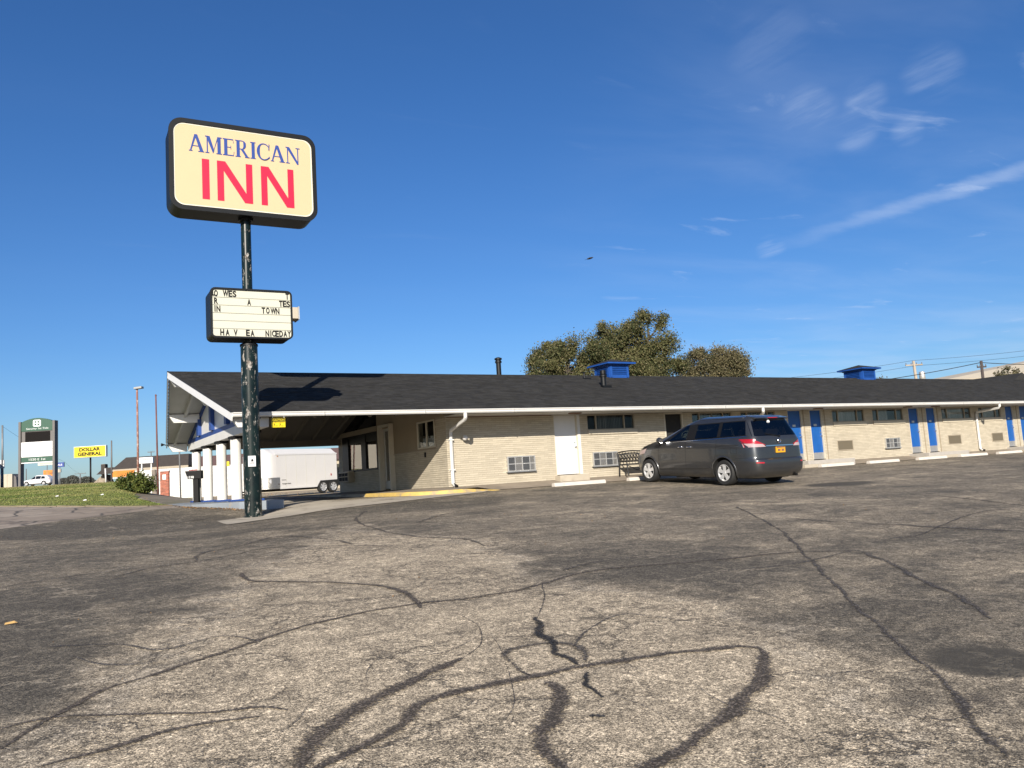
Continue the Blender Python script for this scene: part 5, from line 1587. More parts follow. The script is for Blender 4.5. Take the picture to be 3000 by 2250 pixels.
def wheel(parent, x, sgn, yout, rad, wid, z, spokes=5):
    prof = [(rad * .62, 0), (rad * .90, -.012), (rad * .97, .02), (rad, .055), (rad, wid - .055), (rad * .97, wid - .02), (rad * .9, wid), (rad * .62, wid)]
    if sgn > 0: prof = [(r_, -h) for r_, h in prof]
    y = sgn * yout
    w = obj('wheel', MB().lathe(prof, (x, y, z), 'y', 36, cap=False), M['tread'], parent, world=False, smooth=40)
    s_ = -sgn
    mb = MB().lathe([(rad * .60, s_ * .0), (rad * .655, s_ * -.004), (rad * .665, s_ * .012), (rad * .60, s_ * .03), (rad * .57, s_ * .10)], (x, y, z), 'y', 32, cap=False)
    for k in range(spokes):
        t = 2 * math.pi * (k + .25) / spokes
        for dt in (-.13, .13):
            r0, r1 = rad * .12, rad * .61
            a = Vector((x + r0 * math.cos(t + dt * .4), y + s_ * .022, z + r0 * math.sin(t + dt * .4))); b = Vector((x + r1 * math.cos(t + dt), y + s_ * .018, z + r1 * math.sin(t + dt)))
            mb.bar(a, b, .060 * rad / .33, .03, (0, 1, 0))
    mb.lathe([(rad * .16, s_ * -.002), (rad * .16, s_ * .06)], (x, y, z), 'y', 16)
    obj('rim', mb, M['rim'], w, world=False, smooth=40)
    obj('brake_disc', MB().lathe([(rad * .58, s_ * .075), (rad * .58, s_ * .09)], (x, y, z), 'y', 24), M['iron'], w, world=False)
    return w


# ---- the dark grey minivan, nose to the wall
VB = Body(xr=[(.20, .22), (.30, .06), (.40, .01), (.55, 0), (.66, .015), (.70, .065), (.90, .085), (1.02, .10), (1.18, .115), (1.30, .165), (1.50, .265), (1.64, .335), (1.715, .36), (1.76, .40), (1.79, .50), (1.81, .90)],
          xf=[(.20, 4.86), (.30, 5.02), (.45, 5.10), (.62, 5.10), (.76, 5.05), (.88, 5.00), (.96, 4.93), (1.03, 4.78), (1.09, 4.56), (1.14, 4.36), (1.19, 4.12), (1.24, 3.94), (1.40, 3.46), (1.55, 3.01), (1.66, 2.66), (1.71, 2.48), (1.76, 2.24), (1.79, 1.98), (1.81, 1.6)],
          w=[(.20, .86), (.28, .935), (.42, .965), (.60, .982), (.80, .986), (.98, .980), (1.10, .965), (1.20, .945), (1.32, .895), (1.50, .825), (1.66, .765), (1.715, .72), (1.765, .64), (1.79, .56), (1.81, .40)], xm=2.2, nr=8.5, nf=4.0)
VSC = 1.104
VROT = 1.575; RWX, WB = 1.12, 3.0
VO = (18.24, -7.35)
zr_, zf_ = g1(VO[0] - .4, VO[1] + RWX * VSC), g1(VO[0] - .4, VO[1] + (RWX + WB) * VSC)
van = thing('minivan', 'dark grey minivan parked nose in beside the black bench, yellow licence plate', 'minivan', (VO[0], VO[1], zr_ - (zf_ - zr_) / WB * RWX + .004), VROT)
van.rotation_mode = 'XYZ'
pitch = math.atan2(zf_ - zr_, WB * VSC); van.scale = (VSC,) * 3
van.rotation_euler = (Matrix.Rotation(VROT, 4, 'Z') @ Matrix.Rotation(-pitch, 4, 'Y')).to_euler()
WM[van.name] = Matrix.Identity(4)
bpy.context.view_layer.update()
zs = [.20, .24, .28, .34, .40, .48, .56, .62, .66, .70, .76, .82, .88, .94, .99, 1.03, 1.07, 1.11, 1.14, 1.17, 1.20, 1.24, 1.28, 1.36, 1.44, 1.52, 1.6, 1.66, 1.70, 1.73, 1.755, 1.775, 1.79, 1.80, 1.81]
body = obj('body', VB.shell(zs, 120), [M['van_paint']], van, world=False, smooth=38)
WR = .335
cut_wells(body, [(RWX, WR), (RWX + WB, WR)], .405, .6)
# the cabin: open from side to side, to the windscreen and to the tailgate glass
xyz = lambda u, v, w: (u, w, v)
cut(body, MB().prism([(.46, 1.275), (3.36, 1.165), (2.63, 1.60), (.58, 1.655)], -1.4, 1.4, xyz), M['liner'])
cut(body, MB().prism([(-.70, 1.245), (.70, 1.245), (.60, 1.60), (-.60, 1.60)], 2.5, 4.4, lambda u, v, w: (w, u, v)), M['liner'])
cut(body, MB().prism([(-.74, 1.285), (.74, 1.285), (.66, 1.645), (-.66, 1.645)], -.3, .75, lambda u, v, w: (w, u, v)), M['liner'])
M['seat'] = mat('seat_cloth', (0.20, 0.18, 0.16), 0.9)
for x_, ys in ((2.55, (.40, -.40)), (1.62, (.42, -.42)), (.80, (.45, 0, -.45))):
    for y_ in ys:
        st_ = obj('seat', MB().prism([(x_ - .10, 1.10), (x_ + .14, 1.10), (x_ + .02, 1.44), (x_ - .12, 1.44)], y_ - .22, y_ + .22, xyz), M['seat'], van, world=False, bevel=.04)
        obj('headrest', MB().prism([(x_ - .14, 1.47), (x_ - .04, 1.47), (x_ - .06, 1.60), (x_ - .14, 1.60)], y_ - .13, y_ + .13, xyz), M['seat'], st_, world=False, bevel=.03)
n_ = 18
obj('steering_wheel', MB().tube([(3.02 + .06 * math.sin(2 * math.pi * k / n_), .40 + .18 * math.cos(2 * math.pi * k / n_), 1.24 + .17 * math.sin(2 * math.pi * k / n_)) for k in range(n_ + 1)], .016, 6), M['ink'], van, world=False, smooth=True)
obj('underbody', MB().box(.4, -.62, .17, 4.8, .62, .30), M['liner'], van, world=False)
obj('exhaust', MB().tube([(.05, -.55, .24), (.7, -.55, .26)], .035, 10).box(.35, -.2, .20, .9, .45, .30), M['iron'], van, world=False)
for sg in (1, -1):
    for x in (RWX, RWX + WB): wheel(van, x, sg, .962, WR, .225, WR)
    # arch lips
    for x in (RWX, RWX + WB):
        mb = MB(); n = 22; t0, t1 = R(-18), R(198)
        for i in range(n + 1):
            t = t0 + (t1 - t0) * i / n
            for r_, o_ in ((.404, -.012), (.404, .010), (.435, .012), (.445, -.002)):
                xx, zz = x + r_ * math.cos(t), WR + r_ * math.sin(t)
                mb.v.append((xx, sg * (VB.y(xx, max(zz, .22)) + o_), zz))
        for i in range(n):
            for k in range(3): mb.f.append((i * 4 + k, i * 4 + k + 1, i * 4 + k + 5, i * 4 + k + 4)); mb.m.append(0)
        obj('wheel_arch', mb, M['van_paint'], van, world=False, smooth=60)
    # side glass between black pillars over the open cabin
    for poly, gm in (([(.40, 1.285), (1.25, 1.265), (1.25, 1.650), (.52, 1.660)], 'van_privacy'), ([(1.35, 1.262), (2.19, 1.235), (2.16, 1.622), (1.35, 1.645)], 'van_privacy'), ([(2.50, 1.215), (3.28, 1.165), (2.62, 1.575), (2.47, 1.605)], 'van_glass')):
        obj('side_window', VB.side(poly, .004, sg, 16, 8), M[gm], van, world=False, smooth=True)
    for poly in ([(1.24, 1.26), (1.36, 1.26), (1.36, 1.65), (1.24, 1.655)], [(2.18, 1.23), (2.51, 1.21), (2.48, 1.61), (2.15, 1.63)], [(3.27, 1.165), (3.50, 1.155), (2.72, 1.595), (2.61, 1.58)]):
        obj('pillar', VB.side(poly, .006, sg, 6, 8), M['ink'], van, world=False, smooth=True)
    mb = VB.side([(.36, 1.265), (3.46, 1.140), (3.42, 1.172), (.38, 1.292)], .006, sg, 30, 2); e = VB.side([(.50, 1.652), (2.60, 1.585), (2.56, 1.612), (.52, 1.675)], .006, sg, 24, 2)
    mb.add(e.v, e.f); obj('window_frame', mb, M['ink'], van, world=False, smooth=True)
    obj('belt_moulding', VB.seam([(.36, 1.262), (3.5, 1.135)], sg, .012, .009), M['chrome'], van, world=False)
    # panel joints
    obj('door_joint', VB.seam([(2.52, 1.20), (2.52, .40)], sg), M['liner'], van, world=False)
    obj('door_joint', VB.seam([(1.36, 1.25), (1.36, .85), (1.42, .70), (1.56, .48)], sg), M['liner'], van, world=False)
    obj('door_joint', VB.seam([(3.62, 1.10), (3.66, .9), (3.66, .62), (3.62, .38)], sg), M['liner'], van, world=False)
    obj('sill_joint', VB.seam([(1.58, .40), (3.70, .38)], sg), M['liner'], van, world=False)
    obj('slide_rail', VB.seam([(.58, 1.045), (1.36, 1.03)], sg, .02), M['liner'], van, world=False)
    obj('bumper_joint', VB.seam([(.70, .70), (.30, .72)], sg, .008), M['liner'], van, world=False)
    mb = VB.side([(1.62, .445), (3.68, .425), (3.60, .475), (1.66, .50)], .014, sg, 24, 3)
    obj('side_crease', mb, M['van_paint'], van, world=False, smooth=True)
    obj('roof_rail', MB().tube([(x_, sg * (VB.y(x_, 1.735) + .004), 1.738) for x_ in np.linspace(.62, 2.65, 14)], .010, 6), M['van_paint'], van, world=False, smooth=True)
    for x_ in (2.36, 2.70):
        mb = MB().tube([(x_ - .10, sg * (VB.y(x_ - .1, 1.01) + .004), 1.012), (x_ - .07, sg * (VB.y(x_, 1.01) + .035), 1.014), (x_ + .07, sg * (VB.y(x_, 1.01) + .035), 1.01), (x_ + .10, sg * (VB.y(x_ + .1, 1.01) + .004), 1.008)], .014, 8)
        obj('door_handle', mb, M['chrome'], van, world=False, smooth=True)
    mir = obj('mirror', MB().lathe([(.02, -.06), (.085, -.05), (.10, 0), (.075, .06), (.02, .09)], (3.48, sg * 1.06, 1.20), 'x', 14).tube([(3.48, sg * .94, 1.16), (3.48, sg * 1.02, 1.18)], .03, 8), M['van_paint'], van, world=False, smooth=50)
    obj('mirror_glass', MB().lathe([(.075, 0), (.075, -.006)], (3.416, sg * 1.06, 1.20), 'x', 16), M['chrome'], mir, world=False)
    # tail lamp wrapping the corner: red above, clear below
    tl = obj('tail_lamp', VB.side([(.40, 1.09), (.145, 1.07), (.165, 1.19), (.58, 1.195)], .009, sg, 10, 5), M['lamp_red'], van, world=False, smooth=True)
    ya, yb = sg * .60, sg * .93
    obj('lamp_wrap', VB.end([(sg * .50, 1.035), (sg * .945, .985), (sg * .94, 1.19), (sg * .78, 1.15)], .010, False, 10, 5), M['lamp_red'], tl, world=False, smooth=True)
    obj('clear_lens', VB.end([(sg * .50, .99), (sg * .95, .985), (sg * .945, 1.075), (sg * .60, 1.06)], .013, False, 10, 4), M['lamp_clear'], tl, world=False, smooth=True)
    obj('clear_lens', VB.side([(.30, 1.01), (.14, .99), (.15, 1.08), (.42, 1.08)], .012, sg, 8, 3), M['lamp_clear'], tl, world=False, smooth=True)
    obj('reflector', VB.end([(sg * .66, .575), (sg * .86, .58), (sg * .86, .615), (sg * .66, .61)], .006, False, 6, 2), M['lamp_red'], van, world=False)
fd = obj('fuel_door', VB.seam([(.64, .83), (.84, .83), (.84, .98), (.64, .98), (.64, .83)], 1, .007), M['liner'], van, world=False)
# tailgate
obj('rear_window', VB.end([(-.82, 1.265), (.82, 1.265), (.71, 1.665), (-.71, 1.665)], .005, False, 24, 10), M['van_privacy'], van, world=False, smooth=True)
obj('spoiler', MB().prism([(.34, 1.69), (.27, 1.712), (.285, 1.738), (.60, 1.792), (.62, 1.76)], -.60, .60, lambda u, v, w: (u, w, v)), M['van_paint'], van, world=False, bevel=.012, smooth=40)
obj('brake_lamp', MB().box(.262, -.17, 1.716, .29, .17, 1.735), M['lamp_red'], van, world=False)
obj('garnish', VB.end([(-.50, .995), (.50, .995), (.50, 1.025), (-.50, 1.025)], .018, False, 14, 2), M['chrome'], van, world=False, smooth=True)
mb = MB()
for yy0, yy1, z0, z1 in ((-.545, .545, .975, .983), (-.60, .60, .695, .703)):
    e = VB.end([(yy0, z0), (yy1, z0), (yy1, z1), (yy0, z1)], .003, False, 12, 1); mb.add(e.v, e.f)
obj('tailgate_joint', mb, M['liner'], van, world=False)
pl = obj('licence_plate', MB().box(.052, -.165, .825, .08, .165, .975), M['plate_gold'], van, world=False, bevel=.004)
mb = MB().box(.049, -.155, .950, .0515, .155, .970)
for k in range(7):
    if k != 3: mb.box(.049, -.115 + k * .034, .860, .0515, -.094 + k * .034, .920)
obj('print', mb, M['plate_blue'], pl, world=False)
mb = MB(); n = 24
mb.lathe([(.040, 0), (.052, -.008), (.060, 0)], (.09, 0, 1.125), 'x', 24).box(.076, -.07, 1.113, .09, .07, 1.137)
obj('emblem', mb, M['chrome'], van, world=False, smooth=40)
wp = obj('wiper', MB().tube([(.125, -.05, 1.25), (.16, .42, 1.32)], .012, 6).lathe([(.025, 0), (.025, -.03)], (.14, -.05, 1.25), 'x', 10), M['ink'], van, world=False)
obj('tailgate_sticker', MB().lathe([(.055, 0), (.055, -.003)], (VB.xrear(.12, 1.615) - .008, .12, 1.615), 'x', 12), M['white_flat'], van, world=False)
# front end (towards the wall)
obj('windscreen', VB.end([(-.80, 1.225), (.80, 1.225), (.64, 1.66), (-.64, 1.66)], .004, True, 20, 12), M['van_glass'], van, world=False, smooth=True)
for sg in (1, -1): obj('headlight', VB.side([(4.35, .84), (4.72, .78), (4.68, .90), (4.25, .98)], .006, sg, 8, 4), M['lamp_clear'], van, world=False, smooth=True)
obj('front_grille', VB.end([(-.45, .62), (.45, .62), (.45, .80), (-.45, .80)], .006, True, 12, 4), M['ink'], van, world=False)


# ---- white estate car on the street, seen side-on, facing left
SB = Body(xr=[(.22, .25), (.35, .06), (.5, 0), (.75, .02), (1.0, .08), (1.1, .14), (1.4, .42), (1.6, .60), (1.68, .8), (1.71, 1.2)],
          xf=[(.22, 4.6), (.35, 4.86), (.55, 4.92), (.75, 4.86), (.88, 4.70), (.98, 4.2), (1.04, 3.7), (1.1, 3.45), (1.3, 3.1), (1.5, 2.75), (1.6, 2.5), (1.68, 2.2), (1.71, 1.9)],
          w=[(.22, .88), (.4, .95), (.8, .97), (1.0, .95), (1.3, .86), (1.6, .75), (1.68, .65), (1.71, .5)], xm=2.4, nr=7, nf=3.6)
A_, B_ = Vector((-1.22, 135.0)), Vector((3.19, 132.39))
d_ = (A_ - B_).normalized(); sp_ = B_
suv = thing('white_car', 'white estate car driving on the street behind the bank sign', 'car', (sp_.x, sp_.y, g1(*sp_) + .02), math.atan2(d_.y, d_.x))
WM[suv.name] = Matrix.Identity(4)
sb = obj('body', SB.shell([.22, .3, .4, .5, .6, .7, .8, .88, .94, .98, 1.02, 1.06, 1.1, 1.2, 1.3, 1.4, 1.5, 1.58, 1.64, 1.68, 1.70, 1.71], 72), [M['suv_white']], suv, world=False, smooth=38)
bpy.context.view_layer.update()
cut_wells(sb, [(1.0, .36), (3.85, .36)], .42, .6)
for sg in (1, -1):
    for x in (1.0, 3.85): wheel(suv, x, sg, .95, .36, .23, .36)
    for poly in ([(.75, 1.08), (1.45, 1.07), (1.45, 1.5), (.95, 1.5)], [(1.52, 1.07), (2.35, 1.06), (2.35, 1.56), (1.52, 1.55)], [(2.42, 1.06), (3.25, 1.04), (2.72, 1.46), (2.42, 1.56)]):
        obj('side_window', SB.side(poly, .006, sg, 10, 5), M['car_glass'], suv, world=False, smooth=True)
    obj('sill_cladding', SB.side([(.30, .24), (4.6, .24), (4.6, .36), (.30, .36)], .006, sg, 30, 2), M['ink'], suv, world=False)
    obj('tail_lamp', SB.side([(.12, .92), (.5, .92), (.5, 1.04), (.16, 1.04)], .006, sg, 6, 3), M['lamp_red'], suv, world=False)

# ---- enclosed cargo trailer behind the canopy
TA, TB = Vector((10.10, 16.15)), Vector((13.66, 17.76))
td = (TB - TA).normalized(); TL_ = (TB - TA).length
TR = math.atan2(td.y, td.x)
tr = thing('cargo_trailer', 'white enclosed cargo trailer with tandem wheels and tread plate nose behind the canopy', 'trailer', (TA.x, TA.y, g1(12, 16.8)), TR)
WM[tr.name] = Matrix.Identity(4)
z0, z1, z2, TW_ = .36, 1.98, 2.26, 2.0
mb = MB()
prof = [(0, z0), (TW_, z0), (TW_, z1), (TW_ - .42, z2), (.42, z2), (0, z1)]
mb.prism(prof, 0.0, TL_, lambda u, v, w: (w, u, v))
bd = obj('body', mb, M['trailer'], tr, world=False, bevel=.02)
# round-cornered nose
NX = .62; n = 10
outl = [(0, 0)] + [(-NX * math.sin(R(90) * k / n) ** .8, .55 * (1 - math.cos(R(90) * k / n))) for k in range(1, n + 1)]
outl = outl + [(x, TW_ - y) for x, y in outl[::-1]]
mb = MB(); lv = [(z0, 1.0, 0), (z1, 1.0, 0), (z2, .62, .42)]
for z, sc, ins in lv:
    for x, y in outl: mb.v.append((x * sc, ins + y * (TW_ - 2 * ins) / TW_, z))
m_ = len(outl)
for i in range(2):
    for k in range(m_ - 1): mb.f.append((i * m_ + k, i * m_ + k + 1, (i + 1) * m_ + k + 1, (i + 1) * m_ + k)); mb.m.append(0)
mb.f.append(tuple(range(m_))); mb.m.append(0); mb.f.append(tuple(2 * m_ + k for k in range(m_))[::-1]); mb.m.append(0)
obj('nose', mb, M['trailer'], tr, world=False, smooth=35)
mb = MB()
ol2 = [(.24, 0)] + outl[:m_ // 2 + 1]
for z in (z0 - .02, z0 + .52):
    for x, y in ol2: mb.v.append((x - .006, y - .012, z))
k_ = len(ol2)
for k in range(k_ - 1): mb.f.append((k, k + 1, k_ + k + 1, k_ + k)); mb.m.append(0)
obj('stone_guard', mb, M['tread_plate'], tr, world=False, smooth=40)
mb = MB().box(-.02, -.016, z1 - .03, TL_, -.002, z1 + .03).box(.24, -.016, z0 - .04, TL_, -.002, z0 + .05)
obj('edge_trim', mb, M['white_clean'], tr, world=False)
mb = MB()
for x in np.arange(.62, TL_ - .2, .62): mb.box(x - .004, -.006, z0 + .06, x + .004, -.001, z1 - .04)
obj('panel_seam', mb, M['board'], tr, world=False)
# tandem wheels under a cut-out fender
fw0, fw1 = TL_ - 1.42, TL_ + .02
obj('fender', MB().prism([(fw0 + .02, z0 - .06), (fw0 + .28, z0 + .27), (fw1 - .02, z0 + .29), (fw1, z0 - .06)], -.045, .10, lambda u, v, w: (u, w, v)), M['liner'], tr, world=False)
for x in (TL_ - 1.00, TL_ - .33):
    wheel(tr, x, -1, .055, .31, .20, .31, 6)
obj('chassis', MB().box(-.1, .3, z0 - .14, TL_, .38, z0 - .01).box(-.1, 1.62, z0 - .14, TL_, 1.70, z0 - .01).tube([(-1.5, 1, z0 - .1), (-.3, .34, z0 - .08)], .04, 6).tube([(-1.5, 1, z0 - .1), (-.3, 1.66, z0 - .08)], .04, 6), M['iron'], tr, world=False)
obj('jack', MB().tube([(-1.2, 1, .04), (-1.2, 1, .9)], .035, 8).box(-1.3, .9, 0, -1.1, 1.1, .04), M['iron'], tr, world=False)
lettering(tr, 'lettering', 'express', .36, z0 + .16, .52, .075, -.018, 'greypost', bold=.01)
obj('maker_mark', MB().lathe([(.045, 0), (.045, -.003)], (.16, -.016, z0 + .20), 'y', 12).box(.33, -.018, z0 + .38, .60, -.0165, z0 + .40), M['greypost'], tr, world=False)
obj('roundel', MB().lathe([(.10, 0), (.10, -.004)], (-.26, .02, z0 + .34), 'y', 16), M['white_flat'], tr, world=False)
obj('marker_lamp', MB().box(TL_ - .45, -.02, z0 + .50, TL_ - .40, -.002, z0 + .60), M['lamp_red'], tr, world=False)
for x in (.12, -.35): obj('marker_lamp', MB().box(x - .03, -.02 if x > 0 else .12, z1 - .1, x + .03, -.002 if x > 0 else .14, z1 - .06), M['orange'], tr, world=False)

# ------------------------------------------------------------------ bench against the wall
bz = -.20
bn = thing('garden_bench', 'black cast iron garden bench against the brick wall beside the minivan', 'bench', (18.5, -.45, bz))
bx0, bx1 = 18.02, 19.26
for x in (bx0, bx1):
    obj('leg', MB().tube([(x, -.72, bz), (x, -.68, bz + .22), (x, -.66, bz + .42)], .024, 8).tube([(x, -.66, bz + .60), (x, -.40, bz + .62), (x, -.22, bz + .58)], .02, 8).tube([(x, -.66, bz + .42), (x, -.66, bz + .60)], .02, 8), M['iron'], bn, smooth=50)
    obj('leg', MB().tube([(x, -.20, bz), (x, -.25, bz + .42), (x, -.16, bz + .84)], .024, 8), M['iron'], bn, smooth=50)
mb = MB()
for k in range(5): y = -.64 + k * .09; mb.box(bx0, y - .03, bz + .415, bx1, y + .03, bz + .437)
mb2 = MB()
for k in range(5):
    y = -.64 + k * .09
    obj('seat_slat', MB().box(bx0, y - .032, bz + .415, bx1, y + .032, bz + .437), M['iron'], bn, bevel=.004)
obj('seat_brace', MB().tube([(bx0, -.62, bz + .40), (18.48, -.62, bz + .20), (bx1, -.62, bz + .40)], .014, 6), M['iron'], bn)
n = 16
top = [(bx0 + (bx1 - bx0) * k / n, -.165, bz + .84 + .055 * math.sin(math.pi * k / n)) for k in range(n + 1)]
bk = obj('backrest', MB().tube(top, .022, 8).tube([(bx0, -.225, bz + .52), (bx1, -.225, bz + .52)], .018, 8), M['iron'], bn, smooth=50)
mb = MB()
for k in range(9):
    cx = bx0 + .08 + (bx1 - bx0 - .16) * k / 8
    for s_, ph in ((.07, 0), (.055, 2.0)):
        pts = []
        for i in range(13):
            t = i / 12 * 5.2 + ph; rr = s_ * (1 - .055 * i)
            zz = bz + .69 + rr * 1.9 * math.sin(t) + (.03 if ph else -.03); pts.append((cx + rr * 1.2 * math.cos(t), -.20 + (zz - bz - .69) * .16, zz))
        mb.tube(pts, .010, 5)
    mb.tube([(cx, -.225, bz + .52), (cx + .05, -.20, bz + .68), (cx, -.165, bz + .86)], .010, 5)
obj('scrollwork', mb, M['iron'], bk, smooth=True)

# ------------------------------------------------------------------ mailbox by the end column
mx0, my0, mz0 = 5.18, 8.50, -.180
ml = thing('mailbox', 'black mailbox with white house numbers on a thick black post by the end column', 'mailbox', (mx0 + .06, my0, mz0))
md_ = Vector((.861, -.505, 0)); mn_ = Vector((-.505, -.861, 0))
def on_mail(u, v, w): return Vector((mx0, my0, mz0)) + md_ * u + mn_ * w + Vector((0, 0, v))
obj('post', MB().prism([(-.02, 0), (.17, 0), (.17, .87), (-.02, .87)], -.09, .09, on_mail), M['mailbox'], ml, bevel=.006)
bx = obj('box', MB().prism([(-.20, .86), (.30, .86), (.32, 1.16), (-.29, 1.16)], -.14, .14, on_mail), M['mailbox'], ml, bevel=.012)
obj('flag', MB().prism([(-.16, 1.165), (.16, 1.165), (.16, 1.20), (-.14, 1.20)], .10, .12, on_mail), M['mail_red'], ml)
v, f = text_geo('1338', .22, .085, bold=.015)
obj('lettering', MB().add([on_mail(-.185 + a, .885 + b, .144) for a, b in v], f), M['white_flat'], bx, recalc=False)

# ------------------------------------------------------------------ white block wall, pillar, poles, posts at the back left
WA, WBp = Vector((6.88, 45.0)), Vector((14.9, 40.3))
wd_ = (WBp - WA).normalized(); wnn = Vector((wd_.y, -wd_.x)); WLEN = (WBp - WA).length
bwall = thing('block_wall', 'white painted concrete block wall beyond the canopy columns', 'wall', (WA.x, WA.y, -.12))
def on_wall(u, v, w): return (WA.x + wd_.x * u + wnn.x * w, WA.y + wd_.y * u + wnn.y * w, v)
obj('wall_core', MB().prism([(0, -.3), (WLEN, -.3), (WLEN, 2.17), (0, 2.17)], -.2, -.012, on_wall), M['block_joint'], bwall)
obj('coping', MB().prism([(-.04, 2.17), (WLEN + .04, 2.17), (WLEN + .04, 2.24), (-.04, 2.24)], -.22, .03, on_wall), M['white'], bwall)
me = None; ang = math.atan2(wd_.y, wd_.x); cnt = 0
for r_ in range(11):
    x = -.2 if r_ % 2 else 0.0
    while x < WLEN - .1:
        a, b = max(x, 0), min(x + .40, WLEN)
        if b - a > .1:
            if me is None:
                o = obj('block', MB().box(-.196, -.012, -.096, .196, .03, .096), M['block'], bwall, world=False); me = o.data
            else:
                o = bpy.data.objects.new('block', me); COL.objects.link(o); o.parent = bwall
            c = on_wall((a + b) / 2, 0, random.uniform(-.004, .004))
            o.location = (c[0] - WA.x, c[1] - WA.y, -.06 + r_ * .2 + .12 + .1); o.rotation_euler = (0, 0, ang); o.scale = ((b - a) / .40, 1, 1)
        x += .40
# low roof edge seen over the wall
pil = thing('brick_pillar', 'red brick pillar with a small white plate against the white block wall', 'pillar', (8.85, 43.7, -.12))
def on_pil(u, v, w): return on_wall(1.955 + u * 1.02, v, w)
obj('core', MB().prism([(.01, -.2), (.61, -.2), (.61, 2.05), (.01, 2.05)], -.2, .19, on_pil), M['mortar'], pil)
mb = MB()
for r_ in range(29):
    z = -.15 + r_ * .076
    u = -.11 if r_ % 2 else 0
    while u < .62:
        a, b = max(u, 0), min(u + .205, .62)
        if b - a > .04:
            q = on_pil(a, z, .2)
            mb.prism([(a, z), (b, z), (b, z + .064), (a, z + .064)], .18, .2 + random.uniform(-.003, .004), on_pil)
            for ua, ub in ((-.012, .012), (.608, .632)):
                if (a == 0 and ua < .1) or (b == .62 and ua > .1): mb.prism([(ua, z), (ub, z), (ub, z + .064), (ua, z + .064)], -.1, .18, on_pil)
        u += .217
tag(obj('brick_courses', mb, M['red_brick'], pil), kind='stuff')
obj('cap', MB().prism([(-.05, 2.05), (.67, 2.05), (.67, 2.12), (-.05, 2.12)], -.2, .25, on_pil), M['white'], pil)
obj('plate', MB().prism([(.19, 1.42), (.45, 1.42), (.45, 1.80), (.19, 1.80)], .206, .225, on_pil), M['white_flat'], pil)

wpst = thing('timber_post', 'weathered grey timber post leaning by the rusty pole at the grass edge', 'post', (5.90, 25.7, g1(5.9, 25.7)))
z = g1(5.9, 25.7)
obj('post', MB().tube([(5.92, 25.7, z - .1), (5.90, 25.7, z + .8), (5.88, 25.7, z + 1.58)], [.15, .14, .125], 8), M['wood_grey'], wpst, smooth=50)
obj('knot', MB().tube([(5.99, 25.6, z + .5), (6.05, 25.55, z + .52)], .03, 6), M['wood_grey'], wpst)

lp = thing('lamp_pole', 'rusty pinkish pole with a flat lamp head rising behind the green bush', 'lamp post', (5.22, 27.2, g1(5.22, 27.2)))
z = g1(5.22, 27.2)
obj('pole', MB().tube([(5.22, 27.2, z - .2), (5.20, 26.9, 3.2), (5.16, 26.6, 6.22)], [.065, .06, .05], 10), M['rust'], lp, smooth=True)
obj('lamp_head', MB().obox((5.24, 26.55, 6.30), (.19, -.11, 0.02), (.08, .14, 0), (0, 0, .055)), M['billboard'], lp, bevel=.015)
fpz = g1(5.94, 24.6)
fp = thing('bare_pole', 'slim dark rusty pole without a lamp beside the timber post', 'pole', (5.94, 24.6, fpz))
obj('shaft', MB().tube([(5.95, 24.64, fpz - .2), (5.88, 24.3, 2.8), (5.81, 23.96, 5.55)], [.05, .045, .035], 8), M['rust_dark'], fp, smooth=True)
obj('cap', MB().lathe([(.05, 0), (.05, .05), (.02, .09)], (5.81, 23.96, 5.54), 'z', 8), M['rust_dark'], fp)
obj('cleat', MB().tube([(5.90, 24.5, 1.2), (5.87, 24.40, 1.24)], .02, 6), M['rust_dark'], fp)
gpz = g1(7.94, 30.45)
gpo = thing('grey_pole', 'slim grey steel pole standing in front of the white block wall', 'pole', (7.94, 30.45, gpz))
obj('shaft', MB().tube([(7.94, 30.45, gpz - .1), (7.87, 30.2, 2.6), (7.84, 30.1, 4.3)], .045, 8), M['grey_metal'], gpo, smooth=True)
obj('foot', MB().lathe([(.12, 0), (.12, .05), (.05, .06)], (7.94, 30.45, gpz), 'z', 10), M['grey_metal'], gpo)
wz = g1(5.18, 49.4)
wp_ = thing('marker_post', 'short white marker post on the crest of the grass', 'post', (5.17, 49.4, wz))
obj('post', MB().tube([(5.18, 49.45, wz - .2), (5.13, 49.34, wz + 1.05)], .055, 8), M['white'], wp_, smooth=True)
obj('cap', MB().lathe([(.075, 0), (.075, .04), (.02, .07)], (5.13, 49.34, wz + 1.04), 'z', 8), M['white'], wp_)


# ------------------------------------------------------------------ signs along the street
def frame_axes(p, q):
    d = Vector((q[0] - p[0], q[1] - p[1], 0)).normalized(); return d, Vector((d.y, -d.x, 0))


bd_, bn_ = frame_axes((-.74, 63.0), (1.92, 61.6))
BO = Vector((-.74, 63.0, 0)); BZ = g1(.6, 62.3) - .05
BWD = (Vector((1.92, 61.6, 0)) - BO).length
bank = thing('bank_sign', 'tall green topped sign with grey posts, a black screen and white panels', 'sign', (.6, 62.3, BZ))
def on_bank(u, v, w): return BO + bd_ * u + bn_ * w + Vector((0, 0, v))
for u0, u1 in ((-.10, .10), (BWD - .10, BWD + .10)):
    p = obj('post', MB().prism([(u0, BZ - .3), (u1, BZ - .3), (u1, 7.68), (u0, 7.68)], -.3, .3, on_bank), M['greypost'], bank)
arch = [(.12, 6.80), (BWD - .12, 6.80)] + [(.12 + (BWD - .24) * (1 - k / 14), 7.62 + .36 * math.sin(math.pi * k / 14) ** .8) for k in range(15)]
cr = obj('crown_panel', MB().prism(arch, -.22, .22, on_bank), M['green_sign'], bank)
cx_ = BWD / 2
obj('logo', MB().prism(rrect(.70, .62, .14, cx_, 7.50), .222, .24, on_bank), M['white_flat'], cr)
mb = MB()
